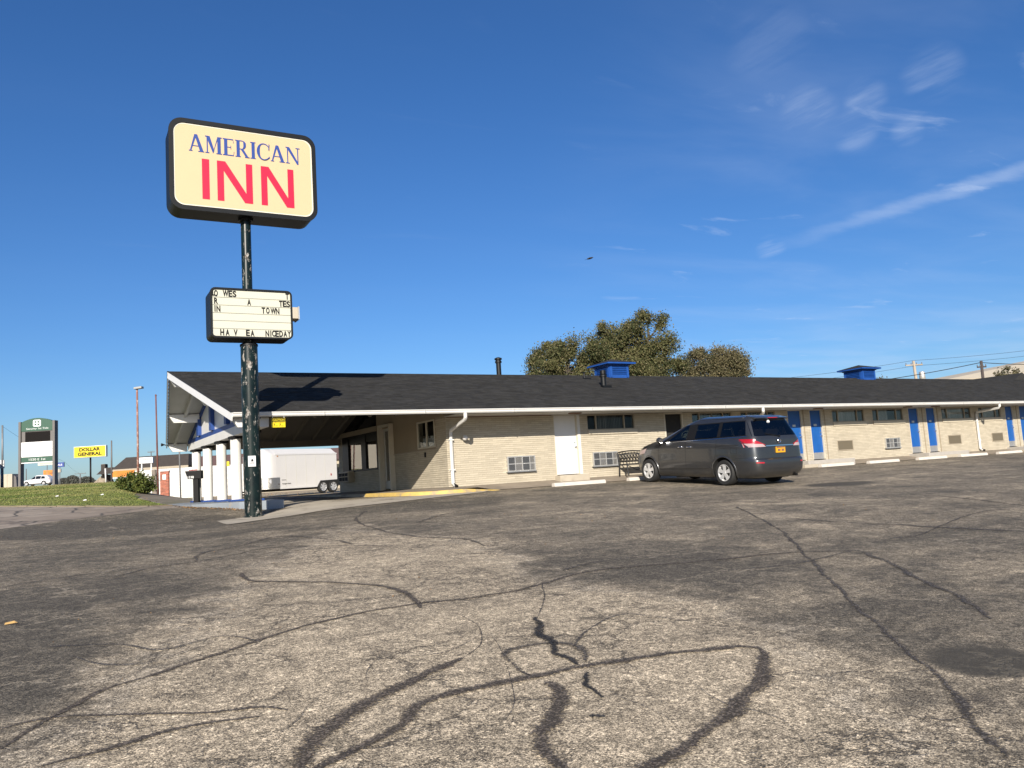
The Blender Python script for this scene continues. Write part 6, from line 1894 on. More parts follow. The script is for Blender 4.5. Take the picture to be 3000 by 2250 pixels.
for sx, sz in ((1, 1), (-1, 1), (-1, -1), (1, -1)): mb.prism(rrect(.17, .15, .05, cx_ + sx * .13, 7.50 + sz * .115, 3), .241, .25, on_bank)
obj('logo_mark', mb, M['green_sign'], cr)


def bank_text(parent, s, u0, u1, z0, h, m, w, shear=0.0):
    v, f = text_geo(s, u1 - u0, h)
    return obj('lettering', MB().add([on_bank(u0 + a + b * shear, z0 + b, w) for a, b in v], f), M[m], parent, recalc=False)


bank_text(cr, 'Security 1st Title', .55, BWD - .50, 6.90, .20, 'white_flat', .226)
sc_ = obj('screen_frame', MB().prism([(.12, 5.83), (BWD - .12, 5.83), (BWD - .12, 6.79), (.12, 6.79)], -.2, .16, on_bank), M['greypost'], bank)
obj('screen', MB().prism([(.45, 5.84), (BWD - .36, 5.84), (BWD - .36, 6.74), (.45, 6.74)], .162, .2, on_bank), M['screen'], sc_)
for z0_, z1_, tx in ((5.14, 5.81, 'Your Real Estate'), (4.46, 5.12, None)):
    pn = obj('tenant_panel', MB().prism([(.12, z0_), (BWD - .12, z0_), (BWD - .12, z1_), (.12, z1_)], -.2, .22, on_bank), M['white_flat'], bank)
    if tx: bank_text(pn, tx, .32, BWD - .34, z0_ + .18, .30, 'faint', .224, .2)
ad = obj('address_panel', MB().prism([(.12, 4.02), (BWD - .12, 4.02), (BWD - .12, 4.44), (.12, 4.44)], -.2, .22, on_bank), M['green_sign'], bank)
bank_text(ad, '1520 E 1st', .80, BWD - .75, 4.13, .19, 'white_flat', .226)
obj('bottom_bar', MB().prism([(.12, 3.90), (BWD - .12, 3.90), (BWD - .12, 3.98), (.12, 3.98)], -.2, .22, on_bank), M['white_flat'], bank)

d1, n1 = frame_axes((4.27, 81.0), (7.39, 79.2))
DO = Vector((4.27, 81.0, 0)); DW = (Vector((7.39, 79.2, 0)) - DO).length
dz_ = g1(5.84, 80.6)
dg_ = thing('store_sign', 'yellow store sign with two lines of black capitals on a single dark pole', 'sign', (5.84, 80.6, dz_))
def on_dg(u, v, w): return DO + d1 * u + n1 * w + Vector((0, 0, v))
obj('pole', MB().tube([(5.84, 80.65, dz_ - .3), (5.84, 80.65, 5.1)], .095, 10), M['mailbox'], dg_, smooth=True)
db = obj('sign_box', MB().prism([(0, 5.08), (DW, 5.08), (DW, 6.36), (0, 6.36)], -.22, .2, on_dg), M['alu'], dg_, bevel=.02)
obj('sign_face', MB().prism([(.06, 5.14), (DW - .06, 5.14), (DW - .06, 6.30), (.06, 6.30)], .203, .22, on_dg), M['yellow'], db)
for s, u0, u1, z0_ in (('DOLLAR', .62, DW - .62, 5.78), ('GENERAL', .46, DW - .46, 5.28)):
    v, f = text_geo(s, u1 - u0, .40, bold=.045)
    obj('lettering', MB().add([on_dg(u0 + a, z0_ + b, .224) for a, b in v], f), M['ink'], db, recalc=False)


def small_sign(name, label, p, q, z0_, z1_, m, base, txt=None, tm='ink', poles=1, pm='grey_metal', depth=.2):
    d, n = frame_axes(p, q); O = Vector((p[0], p[1], 0)); W = (Vector((q[0], q[1], 0)) - O).length
    zb_ = g1(base[0], base[1]); t = thing(name, label, 'sign', (base[0], base[1], zb_))
    on = lambda u, v, w: O + d * u + n * w + Vector((0, 0, v))
    bxx = obj('sign_box', MB().prism([(0, z0_), (W, z0_), (W, z1_), (0, z1_)], -depth, depth, on), M[m], t, bevel=.02)
    for k in range(poles):
        u = W * (.5 if poles == 1 else .15 + .7 * k); pp = on(u, 0, 0)
        obj('pole', MB().tube([(pp.x, pp.y, zb_ - .3), (pp.x, pp.y, z0_)], .09, 8), M[pm], t, smooth=True)
    if txt:
        for s, (u0, u1), zz, h in txt:
            v, f = text_geo(s, u1 - u0, h, bold=.02); obj('lettering', MB().add([on(u0 + a, zz + b, depth + .004) for a, b in v], f), M[tm], bxx, recalc=False)
    return t


small_sign('street_sign', 'orange roadside sign low behind the white estate car', (2.65, 196.5), (5.25, 194.9), 6.64, 8.08, 'orange', (3.9, 195.7), [('GAS', (1.3, 2.2), 7.1, .5)], 'rust_dark')
small_sign('street_sign', 'long white roadside sign above the orange one', (1.52, 196.9), (5.1, 195.0), 9.25, 10.14, 'board', (3.2, 196), [('RESTAURANT', (.5, 3.2), 9.5, .3)], 'board_line')
small_sign('street_sign', 'blue roadside sign right of the grey posted green topped sign', (5.0, 194.9), (6.75, 194.0), 8.65, 9.70, 'sign_blue', (5.3, 195.4), [('SALE', (.35, 1.6), 8.95, .4)], 'white_flat')
small_sign('street_sign', 'small grey roadside sign under the blue one', (5.23, 194.95), (6.1, 194.5), 7.4, 8.2, 'beige_box', (5.5, 194.8))
small_sign('street_sign', 'white sign with green strip in front of the brown roof', (12.67, 97.17), (14.25, 96.3), 4.80, 5.60, 'white_flat', (13.4, 96.7), [('POWER RIVER', (.12, 1.66), 5.22, .18), ('LAWN CO', (.42, 1.3), 4.98, .12)], 'rust', 2, 'white')
small_sign('pole_sign', 'white square sign on the utility pole at the left edge', (-3.05, 83.2), (-2.50, 82.9), 4.38, 5.29, 'white_flat', (-2.69, 83.3), [('OPEN', (.04, .58), 4.7, .22)], 'ink', 1, 'grey_metal', .06)
small_sign('street_sign', 'yellow sign glimpsed between the last two white columns', (12.15, 39.45), (12.62, 39.15), 2.06, 2.42, 'yellow', (12.4, 39.3), None, 'ink', 1, 'white', .05)

# ------------------------------------------------------------------ buildings behind
rz = 3.4
rest_ = thing('restaurant', 'low building with wide brown hipped roof and orange awning past the grass', 'building', (18.5, 143, rz))
d2, n2 = frame_axes((12.92, 144.0), (24.9, 137.0)); RO = Vector((12.92, 144.0, 0)); RW = (Vector((24.9, 137.0, 0)) - RO).length
def on_r(u, v, w): return RO + d2 * u + n2 * w + Vector((0, 0, v))
obj('wall', MB().prism([(.5, -.5), (RW - .6, -.5), (RW - .6, 5.7), (.5, 5.7)], -8.5, -.6, on_r), M['tan_wall'], rest_)
rl = MB()
a = [(-.1, 5.62), (RW + .15, 5.62)]
rl.add([on_r(-.1, 5.75, 0), on_r(RW + .15, 5.75, 0), on_r(RW - 1.0, 8.0, -3.2), on_r(1.1, 8.0, -3.2), on_r(-.1, 5.75, -9.5), on_r(RW + .15, 5.75, -9.5), on_r(RW - 1.0, 8.0, -6.0), on_r(1.1, 8.0, -6.0)], [(0, 1, 2, 3), (3, 2, 6, 7), (7, 6, 5, 4), (0, 3, 7, 4), (1, 5, 6, 2), (0, 4, 5, 1)])
obj('roof', rl, M['brown_roof'], rest_)
obj('fascia', MB().prism([(-.1, 5.35), (RW + .15, 5.35), (RW + .15, 5.74), (-.1, 5.74)], -.05, .03, on_r), M['tan_wall'], rest_)
aw = obj('awning', MB().add([on_r(.3, 5.5, .0), on_r(4.2, 5.5, .0), on_r(4.2, 4.5, 1.1), on_r(.3, 4.5, 1.1), on_r(.3, 4.3, 1.1), on_r(4.2, 4.3, 1.1)], [(0, 1, 2, 3), (3, 2, 5, 4), (0, 3, 4), (1, 5, 2)]), M['orange'], rest_)
mb = MB()
for k in range(12): mb.prism([(.32 + k * .325, 4.05), (.52 + k * .325, 4.05), (.52 + k * .325, 4.28), (.32 + k * .325, 4.28)], 1.05, 1.09, on_r)
obj('valance', mb, M['white_flat'], aw)
obj('window', MB().prism([(.7, 3.3), (3.9, 3.3), (3.9, 4.25), (.7, 4.25)], -.6, -.58, on_r), M['car_glass'], rest_)
obj('chimney', MB().prism([(-2.6, rz - .4), (-2.0, rz - .4), (-2.0, 6.95), (-2.6, 6.95)], -2.2, -1.4, on_r), M['stone'], rest_)
obj('chimney_cap', MB().prism([(-2.7, 5.0), (-1.9, 5.0), (-1.9, 6.9), (-2.7, 6.9)], -2.3, -1.3, on_r), M['brown_roof'], rest_)
obj('porch_roof', MB().add([on_r(-2.3, 6.25, -1.5), on_r(-.1, 6.25, -1.5), on_r(.3, 5.0, .6), on_r(-2.6, 5.0, .6), on_r(-2.3, 6.25, -5), on_r(-.1, 6.25, -5)], [(0, 1, 2, 3), (0, 4, 5, 1), (0, 3, 4), (1, 5, 2)]), M['brown_roof'], rest_)
obj('stone_gable', MB().add([on_r(-4.4, 3.2, -1), on_r(-1.4, 3.2, -1), on_r(-2.2, 5.0, -1), on_r(-4.4, 3.2, -4), on_r(-1.4, 3.2, -4), on_r(-2.2, 5.0, -4)], [(0, 1, 2), (0, 2, 5, 3), (1, 4, 5, 2), (3, 5, 4)]), M['stone'], rest_)

whz = g1(-6, 95)
wh = thing('metal_shed', 'pale ribbed metal building at the left edge of the grass crest', 'building', (-6, 95, whz))
d3, n3 = frame_axes((-10, 99.0), (-1.95, 94.4)); WO = Vector((-10, 99.0, 0)); WW = (Vector((-1.95, 94.4, 0)) - WO).length
def on_w(u, v, w): return WO + d3 * u + n3 * w + Vector((0, 0, v))
obj('wall', MB().prism([(0, whz - .5), (WW, whz - .5), (WW, 4.12), (0, 4.12)], -1.6, 0, on_w), M['beige_metal'], wh)
mb = MB()
for k in range(int(WW / .45)): mb.prism([(k * .45, whz), (k * .45 + .12, whz), (k * .45 + .12, 4.08), (k * .45, 4.08)], .002, .04, on_w)
obj('rib', mb, M['beige_metal'], wh)
obj('lean_to', MB().prism([(WW + .01, whz - .4), (WW + .42, whz - .4), (WW + .30, 3.72), (WW + .01, 3.95)], -1.1, -.3, on_w), M['greypost'], wh)

mbz = g1(24, 52)
shop = thing('dark_shop', 'dim low shop with maroon fascia glimpsed over the white trailer roof', 'building', (24, 50, mbz))
d4, n4 = frame_axes((14, 58), (33, 46.7)); MO = Vector((14, 58, 0)); MW = (Vector((33, 46.7, 0)) - MO).length
def on_m(u, v, w): return MO + d4 * u + n4 * w + Vector((0, 0, v))
obj('wall', MB().prism([(0, -.5), (MW, -.5), (MW, 2.6), (0, 2.6)], -8, 0, on_m), M['tan_wall'], shop)
obj('fascia', MB().prism([(-.1, 2.6), (MW + .1, 2.6), (MW + .1, 3.7), (-.1, 3.7)], -8, .3, on_m), M['maroon'], shop)
mb = MB()
for k in range(6): mb.prism([(1 + k * 3.5, .2), (3.6 + k * 3.5, .2), (3.6 + k * 3.5, 2.2), (1 + k * 3.5, 2.2)], .003, .03, on_m)
for k in range(6): obj('window', MB().prism([(1 + k * 3.5, .2), (3.6 + k * 3.5, .2), (3.6 + k * 3.5, 2.2), (1 + k * 3.5, 2.2)], .003, .03, on_m), M['car_glass'], shop)

bz_ = -.2
bm_ = thing('beige_hall', 'beige metal building showing its roof edge beyond the far end of the motel roof', 'building', (97, 28, bz_))
d5, n5 = frame_axes((90, 33.2), (112, 19.6)); HO = Vector((90, 33.2, 0))
def on_h(u, v, w): return HO + d5 * u + n5 * w + Vector((0, 0, v))
obj('wall', MB().prism([(0, -.5), (30, -.5), (30, 7.6), (0, 7.6)], -18, -.3, on_h), M['beige_metal'], bm_)
obj('roof', MB().add([on_h(-.5, 7.62, 0), on_h(30.5, 7.62, 0), on_h(30.5, 12.2, -9), on_h(-.5, 8.1, -3), on_h(-.5, 7.62, -18), on_h(30.5, 7.62, -18)], [(0, 1, 2, 3), (3, 2, 5, 4), (1, 5, 2), (0, 3, 4)]), M['beige_metal'], bm_)
obj('fascia', MB().prism([(-.5, 7.45), (30.5, 7.45), (30.5, 7.95), (-.5, 7.95)], -.25, .06, on_h), M['frame_tan'], bm_)
# beige store across the drive, outside the frame: what the office window mirrors
rvz = g1(-20, 74)
rv = thing('beige_store', 'beige store building beyond the grass, mirrored in the office window', 'building', (-18, 74, rvz))
obj('wall', MB().box(-34, 70, rvz - .5, -5.2, 84, rvz + 4.6), M['beige_metal'], rv)
obj('parapet', MB().box(-34.2, 69.8, rvz + 4.6, -14, 84.2, rvz + 5.6), M['tan_wall'], rv)


# ------------------------------------------------------------------ trees and shrubs
def leaves_mesh(name, P, size, tone, m, parent, world=True, flat=0.0, aspect=1.6):
    """one bent leaf quad per point, all random directions"""
    n = len(P)
    a = RNG.normal(size=(n, 3)); a[:, 2] *= (1 - flat); a /= np.linalg.norm(a, axis=1)[:, None]
    b = RNG.normal(size=(n, 3)); b -= (b * a).sum(1)[:, None] * a; b /= np.linalg.norm(b, axis=1)[:, None]
    sz = size * RNG.uniform(.55, 1.35, n)[:, None]
    a = a * sz * aspect / 2; b = b * sz / 2
    V = np.stack([P - a - b * .55, P + a * .15 - b, P + a, P + a * .1 + b], 1).reshape(-1, 3)
    if parent is not None and world:
        inv = np.array(WM[parent.name].inverted()); V = V @ inv[:3, :3].T + inv[:3, 3]
    me = bpy.data.meshes.new(name)
    me.vertices.add(4 * n); me.vertices.foreach_set('co', V.ravel())
    me.loops.add(4 * n); me.loops.foreach_set('vertex_index', np.arange(4 * n))
    me.polygons.add(n); me.polygons.foreach_set('loop_start', np.arange(0, 4 * n, 4)); me.polygons.foreach_set('loop_total', np.full(n, 4))
    me.update()
    at = me.attributes.new('tone', 'FLOAT', 'POINT'); at.data.foreach_set('value', np.repeat(tone, 4))
    me.materials.append(m); me.validate()
    o = bpy.data.objects.new(name, me); COL.objects.link(o)
    if parent is not None: o.parent = parent; WM[o.name] = WM[parent.name]
    return o


def tree(name, label, base, lobes, nclump, per, lsize, m, group=None, trunk_r=.35, cl_r=.75, cat='tree', bare=0.0):
    """lobes: ellipsoids (x,y,z,rx,ry,rz). A trunk forks to clumps spread through the lobes; leaves crowd round each clump."""
    bx, by = base; bz = g1(bx, by)
    t = thing(name, label, cat, (bx, by, bz), 0, group)
    L = np.array(lobes, float); vol = L[:, 3] * L[:, 4] * L[:, 5]; pr = vol / vol.sum()
    cl = []
    while len(cl) < nclump:
        l = L[RNG.choice(len(L), p=pr)]
        d = RNG.normal(size=3); d /= np.linalg.norm(d); r_ = RNG.uniform(.25, 1.0) ** .5
        p = l[:3] + d * l[3:] * r_ * RNG.uniform(.85, 1.12)
        cl.append(p)
    cl = np.array(cl)
    # limbs: trunk, one bough per lobe, twigs to the clumps
    mb = MB(); B = Vector((bx, by, bz)); top = L[:, :3].mean(0)
    fork = Vector((bx + (top[0] - bx) * .25, by + (top[1] - by) * .25, bz + (top[2] - bz) * .42))
    mb.tube([B - Vector((0, 0, .3)), B.lerp(fork, .5) + Vector((.1, .05, 0)), fork], [trunk_r * 1.25, trunk_r, trunk_r * .8], 10)
    bc = []
    for l in L:
        c = Vector(l[:3]); e = Vector((l[0], l[1], l[2] + l[5] * .35))
        mid = fork.lerp(c, .5) + Vector((random.uniform(-.4, .4), random.uniform(-.4, .4), .3))
        mb.tube([fork, mid, c, e], [trunk_r * .6, trunk_r * .42, trunk_r * .26, trunk_r * .12], 7)
        bc.append((mid, c, e))
    obj('trunk', mb, M['bark'], t, smooth=True)
    mb = MB()
    for p in cl:
        p = Vector(p); best = min(((q - p).length, q) for k in bc for q in (k[0], k[1], k[2], k[1].lerp(k[2], .5)))[1] if False else None
        k = min(bc, key=lambda k_: (k_[1] - p).length); q = k[0].lerp(k[1], random.uniform(.3, 1.0))
        m_ = q.lerp(p, .55) + Vector((random.uniform(-.3, .3), random.uniform(-.3, .3), random.uniform(.0, .4)))
        mb.tube([q, m_, p], [trunk_r * .16, trunk_r * .09, trunk_r * .03], 4, cap=False)
    obj('branches', mb, M['bark'], t, smooth=True, recalc=False)
    n = nclump * per
    idx = np.repeat(np.arange(nclump), per)
    keep = RNG.uniform(0, 1, nclump) > bare
    cr = cl_r * RNG.uniform(.55, 1.3, nclump)
    off = RNG.normal(size=(n, 3)) * np.array([.55, .55, .48]) * cr[idx][:, None]
    P = cl[idx] + off
    P = P[keep[idx]]; ii = idx[keep[idx]]
    tone = np.clip(RNG.uniform(0, 1, nclump)[ii] * .65 + RNG.uniform(0, .35, len(ii)), 0, 1)
    leaves_mesh('crown', P, lsize, tone, m, t)
    return t


LS = .088
tree('elm_tree', 'tall olive green tree with open right side behind the blue roof cupola', (39.6, 25.2),
     [(37.4, 26.1, 7.4, 1.8, 2.2, 3.0), (38.9, 25.3, 9.2, 2.0, 2.2, 2.6), (40.7, 24.1, 9.9, 1.4, 1.7, 2.6), (41.6, 23.4, 7.8, 1.1, 1.5, 2.6), (39.6, 24.6, 6.0, 2.8, 2.6, 2.6)], 190, 640, LS, M['leaf'], 'trees behind the motel roof', .42, .62, bare=.06)
tree('elm_tree', 'lower rounded olive tree left of the tall tree behind the roof', (33.9, 28.4),
     [(34.1, 28.3, 8.0, 1.4, 1.8, 2.2), (33.4, 28.6, 7.3, .9, 1.4, 1.8), (35.3, 27.3, 7.8, 1.5, 1.7, 2.4), (34.2, 28.0, 5.4, 2.3, 2.3, 2.2)], 125, 640, LS, M['leaf'], 'trees behind the motel roof', .34, .56)
tree('dry_tree', 'thin brownish tree with sky showing through right of the tall tree', (47.6, 29.0),
     [(48.3, 28.7, 7.7, .7, 1.1, 1.4), (49.4, 27.9, 8.6, 1.0, 1.3, 1.6), (48.9, 28.2, 6.4, 1.2, 1.5, 1.8)], 74, 480, LS, M['leaf2'], 'trees behind the motel roof', .3, .5, bare=.2)
tree('dry_tree', 'rounded dull tree at the right end of the row behind the roof', (51.7, 26.6),
     [(51.3, 26.8, 8.5, 1.3, 1.5, 1.9), (52.1, 26.3, 8.1, .9, 1.2, 1.8), (50.2, 27.4, 7.7, 1.1, 1.3, 1.9), (51.4, 26.7, 6.0, 1.5, 1.6, 1.8)], 96, 520, LS, M['leaf2'], 'trees behind the motel roof', .32, .52, bare=.12)
for i, (x, y, z, r_, lb) in enumerate(((70.6, 31.2, 7.6, 1.0, 'small treetop just right of the farther blue cupola'), (77.5, 31.0, 7.55, 1.1, 'low reddish treetops left of the leaning utility pole'), (93.5, 26.0, 8.4, .9, 'thin treetop left of the beige building'), (103.5, 24.2, 10.6, 1.5, 'treetop rising over the beige building roof at the right edge'))):
    tree('distant_tree', lb, (x, y), [(x, y, z - .9, r_ * 1.6, r_ * 1.4, 1.3), (x + .8, y - .4, z - 1.8, r_ * 1.8, r_ * 1.6, 1.5)], 30, 120, .13, M['leaf2' if i else 'leaf'], None, .2, .45)

# juniper bush at the grass edge
bzz = g1(4.6, 20.6)
bush = thing('juniper_bush', 'spreading dark green bush at the right end of the grass bank', 'bush', (4.6, 20.6, bzz))
mb = MB(); tips = []
for k in range(95):
    a = random.uniform(0, 6.283); r_ = random.uniform(.15, 1.0); h = random.uniform(.25, 1.15) * (1 - .35 * r_)
    e = Vector((4.42 + .86 * r_ * math.cos(a), 20.6 + .80 * r_ * math.sin(a), bzz + h * .88)); q = Vector((4.6 + .3 * r_ * math.cos(a), 20.6 + .3 * r_ * math.sin(a), bzz + h * .45))
    mb.tube([(4.6 + random.uniform(-.1, .1), 20.6, bzz), q, e], [.02, .014, .005], 4, cap=False); tips.append((e, (e - q).normalized()))
obj('stems', mb, M['bark'], bush, recalc=False)
P, tn = [], []
for e, d in tips:
    tt = random.uniform(0, 1)
    for _ in range(75):
        s_ = random.uniform(-.42, .20); P.append(e + d * s_ + Vector([random.gauss(0, .085) for _ in range(3)])); tn.append(min(1, max(0, tt * .6 + random.uniform(0, .4))))
leaves_mesh('foliage', np.array([p[:] for p in P]), .075, np.array(tn), M['needle'], bush)
# bare arching twigs beside it
tw = thing('bare_shrub', 'tangle of bare dark twigs between the bush and the timber post', 'shrub', (5.35, 22.6, g1(5.35, 22.6)))
z = g1(5.35, 22.6); mb = MB()
for k in range(26):
    a = random.uniform(-.6, 3.4); l = random.uniform(.5, 1.05)
    pts = [(5.05 + random.uniform(-.15, .15), 22.6, z)]
    for i in range(1, 6):
        t_ = i / 5; pts.append((5.05 + math.cos(a) * l * .8 * t_ + random.uniform(-.04, .04), 22.6 + math.sin(a) * .4 * t_, z + l * (1.35 * t_ - .75 * t_ * t_) * 1.4))
    mb.tube(pts, [.016 - .002 * i for i in range(6)], 4, cap=False)
obj('twigs', mb, M['bark'], tw, recalc=False)

# far shrubs on the horizon at the left
for i, (x, y, zt, r_, lb) in enumerate(((8.0, 240.6, 7.4, 1.9, 'far grey green shrub low on the horizon right of the bank sign'), (10.2, 239.2, 7.9, 1.6, 'taller far shrub next to it on the horizon, left of the yellow store sign'), (13.6, 237.0, 7.4, 1.9, 'far dark shrub on the horizon under the yellow store sign'))):
    t = thing('far_shrub', lb, 'shrub', (x, y, g1(x, y)), 0, 'far shrubs on the horizon')
    n = 4200; d = RNG.normal(size=(n, 3)); d /= np.linalg.norm(d, axis=1)[:, None]
    P = np.array([x, y, zt - 2.2]) + d * np.array([r_ * 1.3, r_, 2.2]) * RNG.uniform(.4, 1, n)[:, None] ** .5
    leaves_mesh('foliage', P, .26, RNG.uniform(0, 1, n), M['farleaf'], t)
    obj('stem', MB().tube([(x, y, g1(x, y) - .2), (x, y, zt - 1.5)], .12, 6), M['bark'], t)

# ------------------------------------------------------------------ utility poles and wires
def upole(label, base, top, r_, m, arms=(), extra=None):
    t = thing('utility_pole', label, 'utility pole', base)
    b, tp = Vector(base), Vector(top)
    obj('pole', MB().tube([b - Vector((0, 0, .3)), b.lerp(tp, .5), tp], [r_ * 1.2, r_, r_ * .85], 10), M[m], t, smooth=True)
    for (f, w, dx, dy) in arms:
        c = b.lerp(tp, f); d = Vector((dx, dy, 0)).normalized()
        obj('crossarm', MB().bar(c - d * w / 2, c + d * w / 2, .11, .13), M[m], t)
        for k in range(4):
            q = c + d * (w * (k / 3 - .5) * .92)
            obj('insulator', MB().lathe([(.03, .06), (.06, .10), (.04, .16), (.06, .2), (.02, .26)], q, 'z', 8), M['grey_metal'], t)
    return t


up1 = upole('leaning pale timber utility pole with a round transformer beyond the motel roof', (84.6, 30.9, g1(84.6, 30.9)), (83.94, 30.75, 9.85), .17, 'pole_wood', [(.955, 1.9, .86, -.5)])
obj('transformer', MB().lathe([(.28, 0), (.31, .04), (.31, .78), (.26, .86), (.08, .90)], (84.75, 30.45, 7.75), 'z', 14), M['alu'], up1, smooth=40)
up2 = upole('dark utility pole with brackets near the right edge beyond the roof', (80.45, 21.6, g1(80.45, 21.6)), (80.33, 21.38, 8.35), .15, 'pole_dark', [(.93, .9, .86, -.5)])
upole('tall slim utility pole rising over the brown restaurant roof', (11.99, 133.0, g1(11.99, 133.0)), (11.95, 132.1, 10.35), .13, 'greypost')
upole('far utility pole at the left edge with wires going right', (-2.68, 83.35, g1(-2.68, 83.35)), (-2.70, 82.4, 9.1), .11, 'grey_metal')
upole('distant T shaped utility pole left of the store sign post', (11.54, 226.7, 3.6), (11.53, 226.4, 7.95), .14, 'greypost', [(.98, 3.0, .86, -.5)])
upole('farther T shaped utility pole on the horizon', (12.39, 272.9, 3.7), (12.38, 272.6, 8.45), .14, 'greypost', [(.98, 3.0, .86, -.5)])
upole('thin distant pole seen under the green topped sign', (-1.02, 234, 3.6), (-1.03, 233.6, 10.1), .13, 'greypost')
upole('distant lamp pole above the brown restaurant roof', (21.7, 161.8, 3), (21.62, 161.5, 9.76), .10, 'greypost', [(.98, 1.4, .86, -.5)])


def cable(name, label, pts, sag, r_=.018):
    mb = MB(); out = []
    for a, b in zip(pts[:-1], pts[1:]):
        a, b = Vector(a), Vector(b)
        for k in range(12):
            t_ = k / 12; p = a.lerp(b, t_); p.z -= sag * 4 * t_ * (1 - t_); out.append(p)
    out.append(Vector(pts[-1]))
    mb.tube(out, r_, 5); return tag(obj(name, mb, M['wire']), label, 'cable')


cable('power_line', 'upper sagging power line in the sky at the right edge', [(60, 47, 8.9), (83.9, 30.8, 9.9), (108, 14, 11.6)], .5, .016)
cable('power_line', 'lower power line parallel to the upper one at the right', [(60, 46.6, 8.3), (84.0, 30.6, 9.3), (108, 13.6, 11.0)], .5, .016)
cable('service_line', 'thick dark service cable rising to the dark utility pole', [(66, 33, 6.9), (80.35, 21.45, 8.2), (92, 14, 7.6)], .35, .035)
cable('power_line', 'thin wires falling right from the pole at the left edge', [(-2.7, 82.4, 9.0), (4.5, 120, 6.5), (11.5, 226, 7.9)], .3, .011)

# ------------------------------------------------------------------ bird
bd0 = Vector((23.61, 8.04, 10.41))
bird = thing('bird', 'small dark bird gliding in the open blue sky', 'bird', bd0)
ax = Vector((.80, -.47, .22)).normalized(); sd = Vector((.42, .86, .25)).normalized(); upv = ax.cross(sd)
def on_b(u, v, w): return bd0 + ax * u + sd * v + upv * w
mb = MB(); n = 8; prof = [(-.17, .004), (-.13, .022), (-.06, .042), (.03, .048), (.09, .038), (.13, .030), (.16, .012), (.19, .003)]
for u, r_ in prof:
    for k in range(n): mb.v.append(tuple(on_b(u, r_ * math.cos(2 * math.pi * k / n), r_ * math.sin(2 * math.pi * k / n))))
for i in range(len(prof) - 1):
    for k in range(n): mb.f.append((i * n + k, i * n + (k + 1) % n, (i + 1) * n + (k + 1) % n, (i + 1) * n + k)); mb.m.append(0)
obj('body', mb, M['feather'], bird, smooth=True)
for sg in (1, -1):
    wv = [(.08, .03), (.10, .16), (.04, .30), (-.04, .40), (-.07, .36), (-.06, .22), (-.07, .10), (-.06, .03)]
    vs = [on_b(u, sg * v, .01 + .10 * v - (.3 * max(0, v - .2) ** 1.2)) for u, v in wv]
    obj('wing', MB().add(vs + [p - upv * .012 for p in vs], [tuple(range(8)), tuple(range(15, 7, -1))] + [(i, (i + 1) % 8, 8 + (i + 1) % 8, 8 + i) for i in range(8)]), M['feather'], bird)
obj('tail', MB().add([on_b(-.15, -.02, 0), on_b(-.15, .02, 0), on_b(-.27, .05, 0), on_b(-.27, -.05, 0), on_b(-.15, 0, -.01), on_b(-.27, 0, -.01)], [(0, 1, 2, 3), (0, 3, 5, 4), (1, 4, 5, 2)]), M['feather'], bird)

# ------------------------------------------------------------------ ground cover
n = 110000
Y = RNG.uniform(3.8, 62, n) ** 1.0; X = -6 + RNG.uniform(0, 1, n) * (np.maximum(3.8, .105 * (Y + 23.4) - .2) + 6)
GP = np.array([(-40, 30), (-9, 14), (-0.85, 8.5), (0.75, 6.3), (2.24, 4.4), (3.05, 3.75), (3.6, 4.0), (3.5, 12.4), (4.3, 18), (5.5, 26), (6.5, 46), (7.4, 58), (-40, 70)], float)
ok = np.zeros(n, bool)
for i in range(len(GP)):
    (x1, y1), (x2, y2) = GP[i], GP[(i + 1) % len(GP)]
    ok ^= ((y1 > Y) != (y2 > Y)) & (X < (x2 - x1) * (Y - y1) / (y2 - y1 + 1e-12) + x1)
X, Y = X[ok], Y[ok]; n = len(X)
Z = G(X, Y) - .022
h = RNG.uniform(.012, .042, n) * (1 + (RNG.uniform(0, 1, n) > .985) * 1.0); a = RNG.uniform(0, 6.283, n); w = RNG.uniform(.006, .014, n) * (1 + Y / 40)
lx, ly = RNG.normal(0, .04, n), RNG.normal(0, .04, n)
V = np.stack([np.stack([X - w * np.cos(a), Y - w * np.sin(a), Z], 1), np.stack([X + w * np.cos(a), Y + w * np.sin(a), Z], 1), np.stack([X + lx, Y + ly, Z + h], 1)], 1).reshape(-1, 3)
me = bpy.data.meshes.new('grass'); me.vertices.add(3 * n); me.vertices.foreach_set('co', V.ravel()); me.loops.add(3 * n); me.loops.foreach_set('vertex_index', np.arange(3 * n))
me.polygons.add(n); me.polygons.foreach_set('loop_start', np.arange(0, 3 * n, 3)); me.polygons.foreach_set('loop_total', np.full(n, 3)); me.update(); me.validate(); me.materials.append(M['blade'])
o = bpy.data.objects.new('grass', me); COL.objects.link(o); tag(o, 'sparse olive grass blades on the bank', 'grass', kind='stuff')


def litter(name, label, cat, pts, size, m):
    n = len(pts); X = np.array([p[0] for p in pts]); Y = np.array([p[1] for p in pts])
    P = np.stack([X, Y, np.array([g1(x, y) for x, y in pts]) + .02], 1)
    o = leaves_mesh(name, P, size, RNG.uniform(0, 1, n), M[m], None, flat=.75); tag(o, label, cat, kind='stuff')


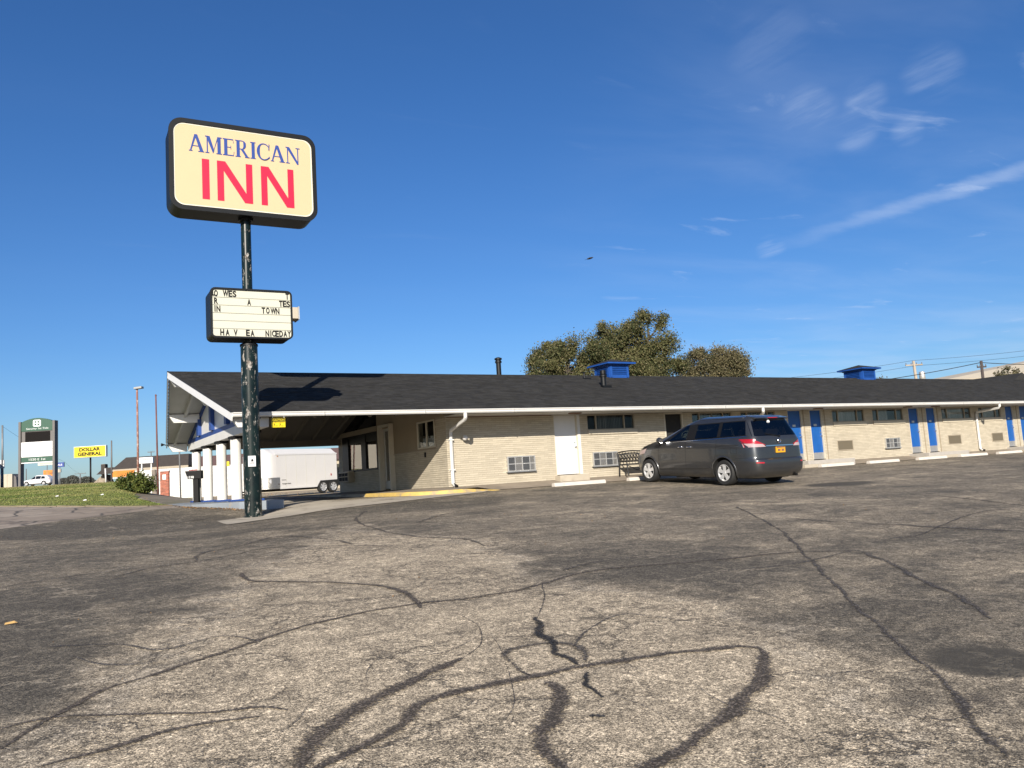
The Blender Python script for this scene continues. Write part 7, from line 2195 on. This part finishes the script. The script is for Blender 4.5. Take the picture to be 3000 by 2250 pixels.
pts = [(random.uniform(3.2, 5.0), 0) for _ in range(260)]
pts = [(3.75 + (1.35 * t_) + random.gauss(0, .12), 1.9 - 2.3 * t_ + random.gauss(0, .14)) for t_ in [random.uniform(0, 1) for _ in range(420)]]
pts += [(random.uniform(6.5, 14), random.uniform(16, 30)) for _ in range(500)] + [(random.uniform(4.2, 6.0), random.uniform(11, 24)) for _ in range(250)]
litter('dry_leaves', 'dry brown leaves gathered along the slab and the dirt yard', 'leaves', pts, .030, 'leaf_dry')
pts = [(random.uniform(11.5, 40), random.uniform(-1.0, -.75)) for _ in range(220)] + [(random.uniform(-1, 14), random.uniform(-17, -2)) for _ in range(160)]
litter('gravel_bits', 'loose grit and leaf bits scattered on the lot', 'grit', pts, .016, 'leaf_dry')
sx_, sy_ = -.17, -14.13
scr = thing('paper_scrap', 'small orange yellow scrap lying on the asphalt at the left edge', 'litter', (sx_, sy_, g1(sx_, sy_)))
obj('sheet', MB().add([(sx_ - .04, sy_ - .02, g1(sx_, sy_) + .008), (sx_ + .045, sy_ - .015, g1(sx_, sy_) + .012), (sx_ + .04, sy_ + .025, g1(sx_, sy_) + .03), (sx_ - .035, sy_ + .03, g1(sx_, sy_) + .02)], [(0, 1, 2, 3)]), M['scrap'], scr)
obj('fold', MB().add([(sx_ + .045, sy_ - .015, g1(sx_, sy_) + .012), (sx_ + .07, sy_ + .0, g1(sx_, sy_) + .01), (sx_ + .04, sy_ + .025, g1(sx_, sy_) + .03)], [(0, 1, 2)]), M['scrap'], scr)
# small bits of litter on the grass
for i, (x, y) in enumerate(((.9, 13.5), (1.6, 8.2), (2.4, 12.2))):
    z = g1(x, y)
    t = obj('litter', MB().add([(x - .06, y, z + .01), (x + .05, y + .02, z + .02), (x + .04, y + .04, z + .06), (x - .045, y + .045, z + .045)], [(0, 1, 2, 3)]), M['white_flat'])
    tag(t, ('white paper scrap lying mid slope on the grass', 'white scrap low on the grass near its kerb', 'white scrap on the grass nearest the bush')[i], 'litter')
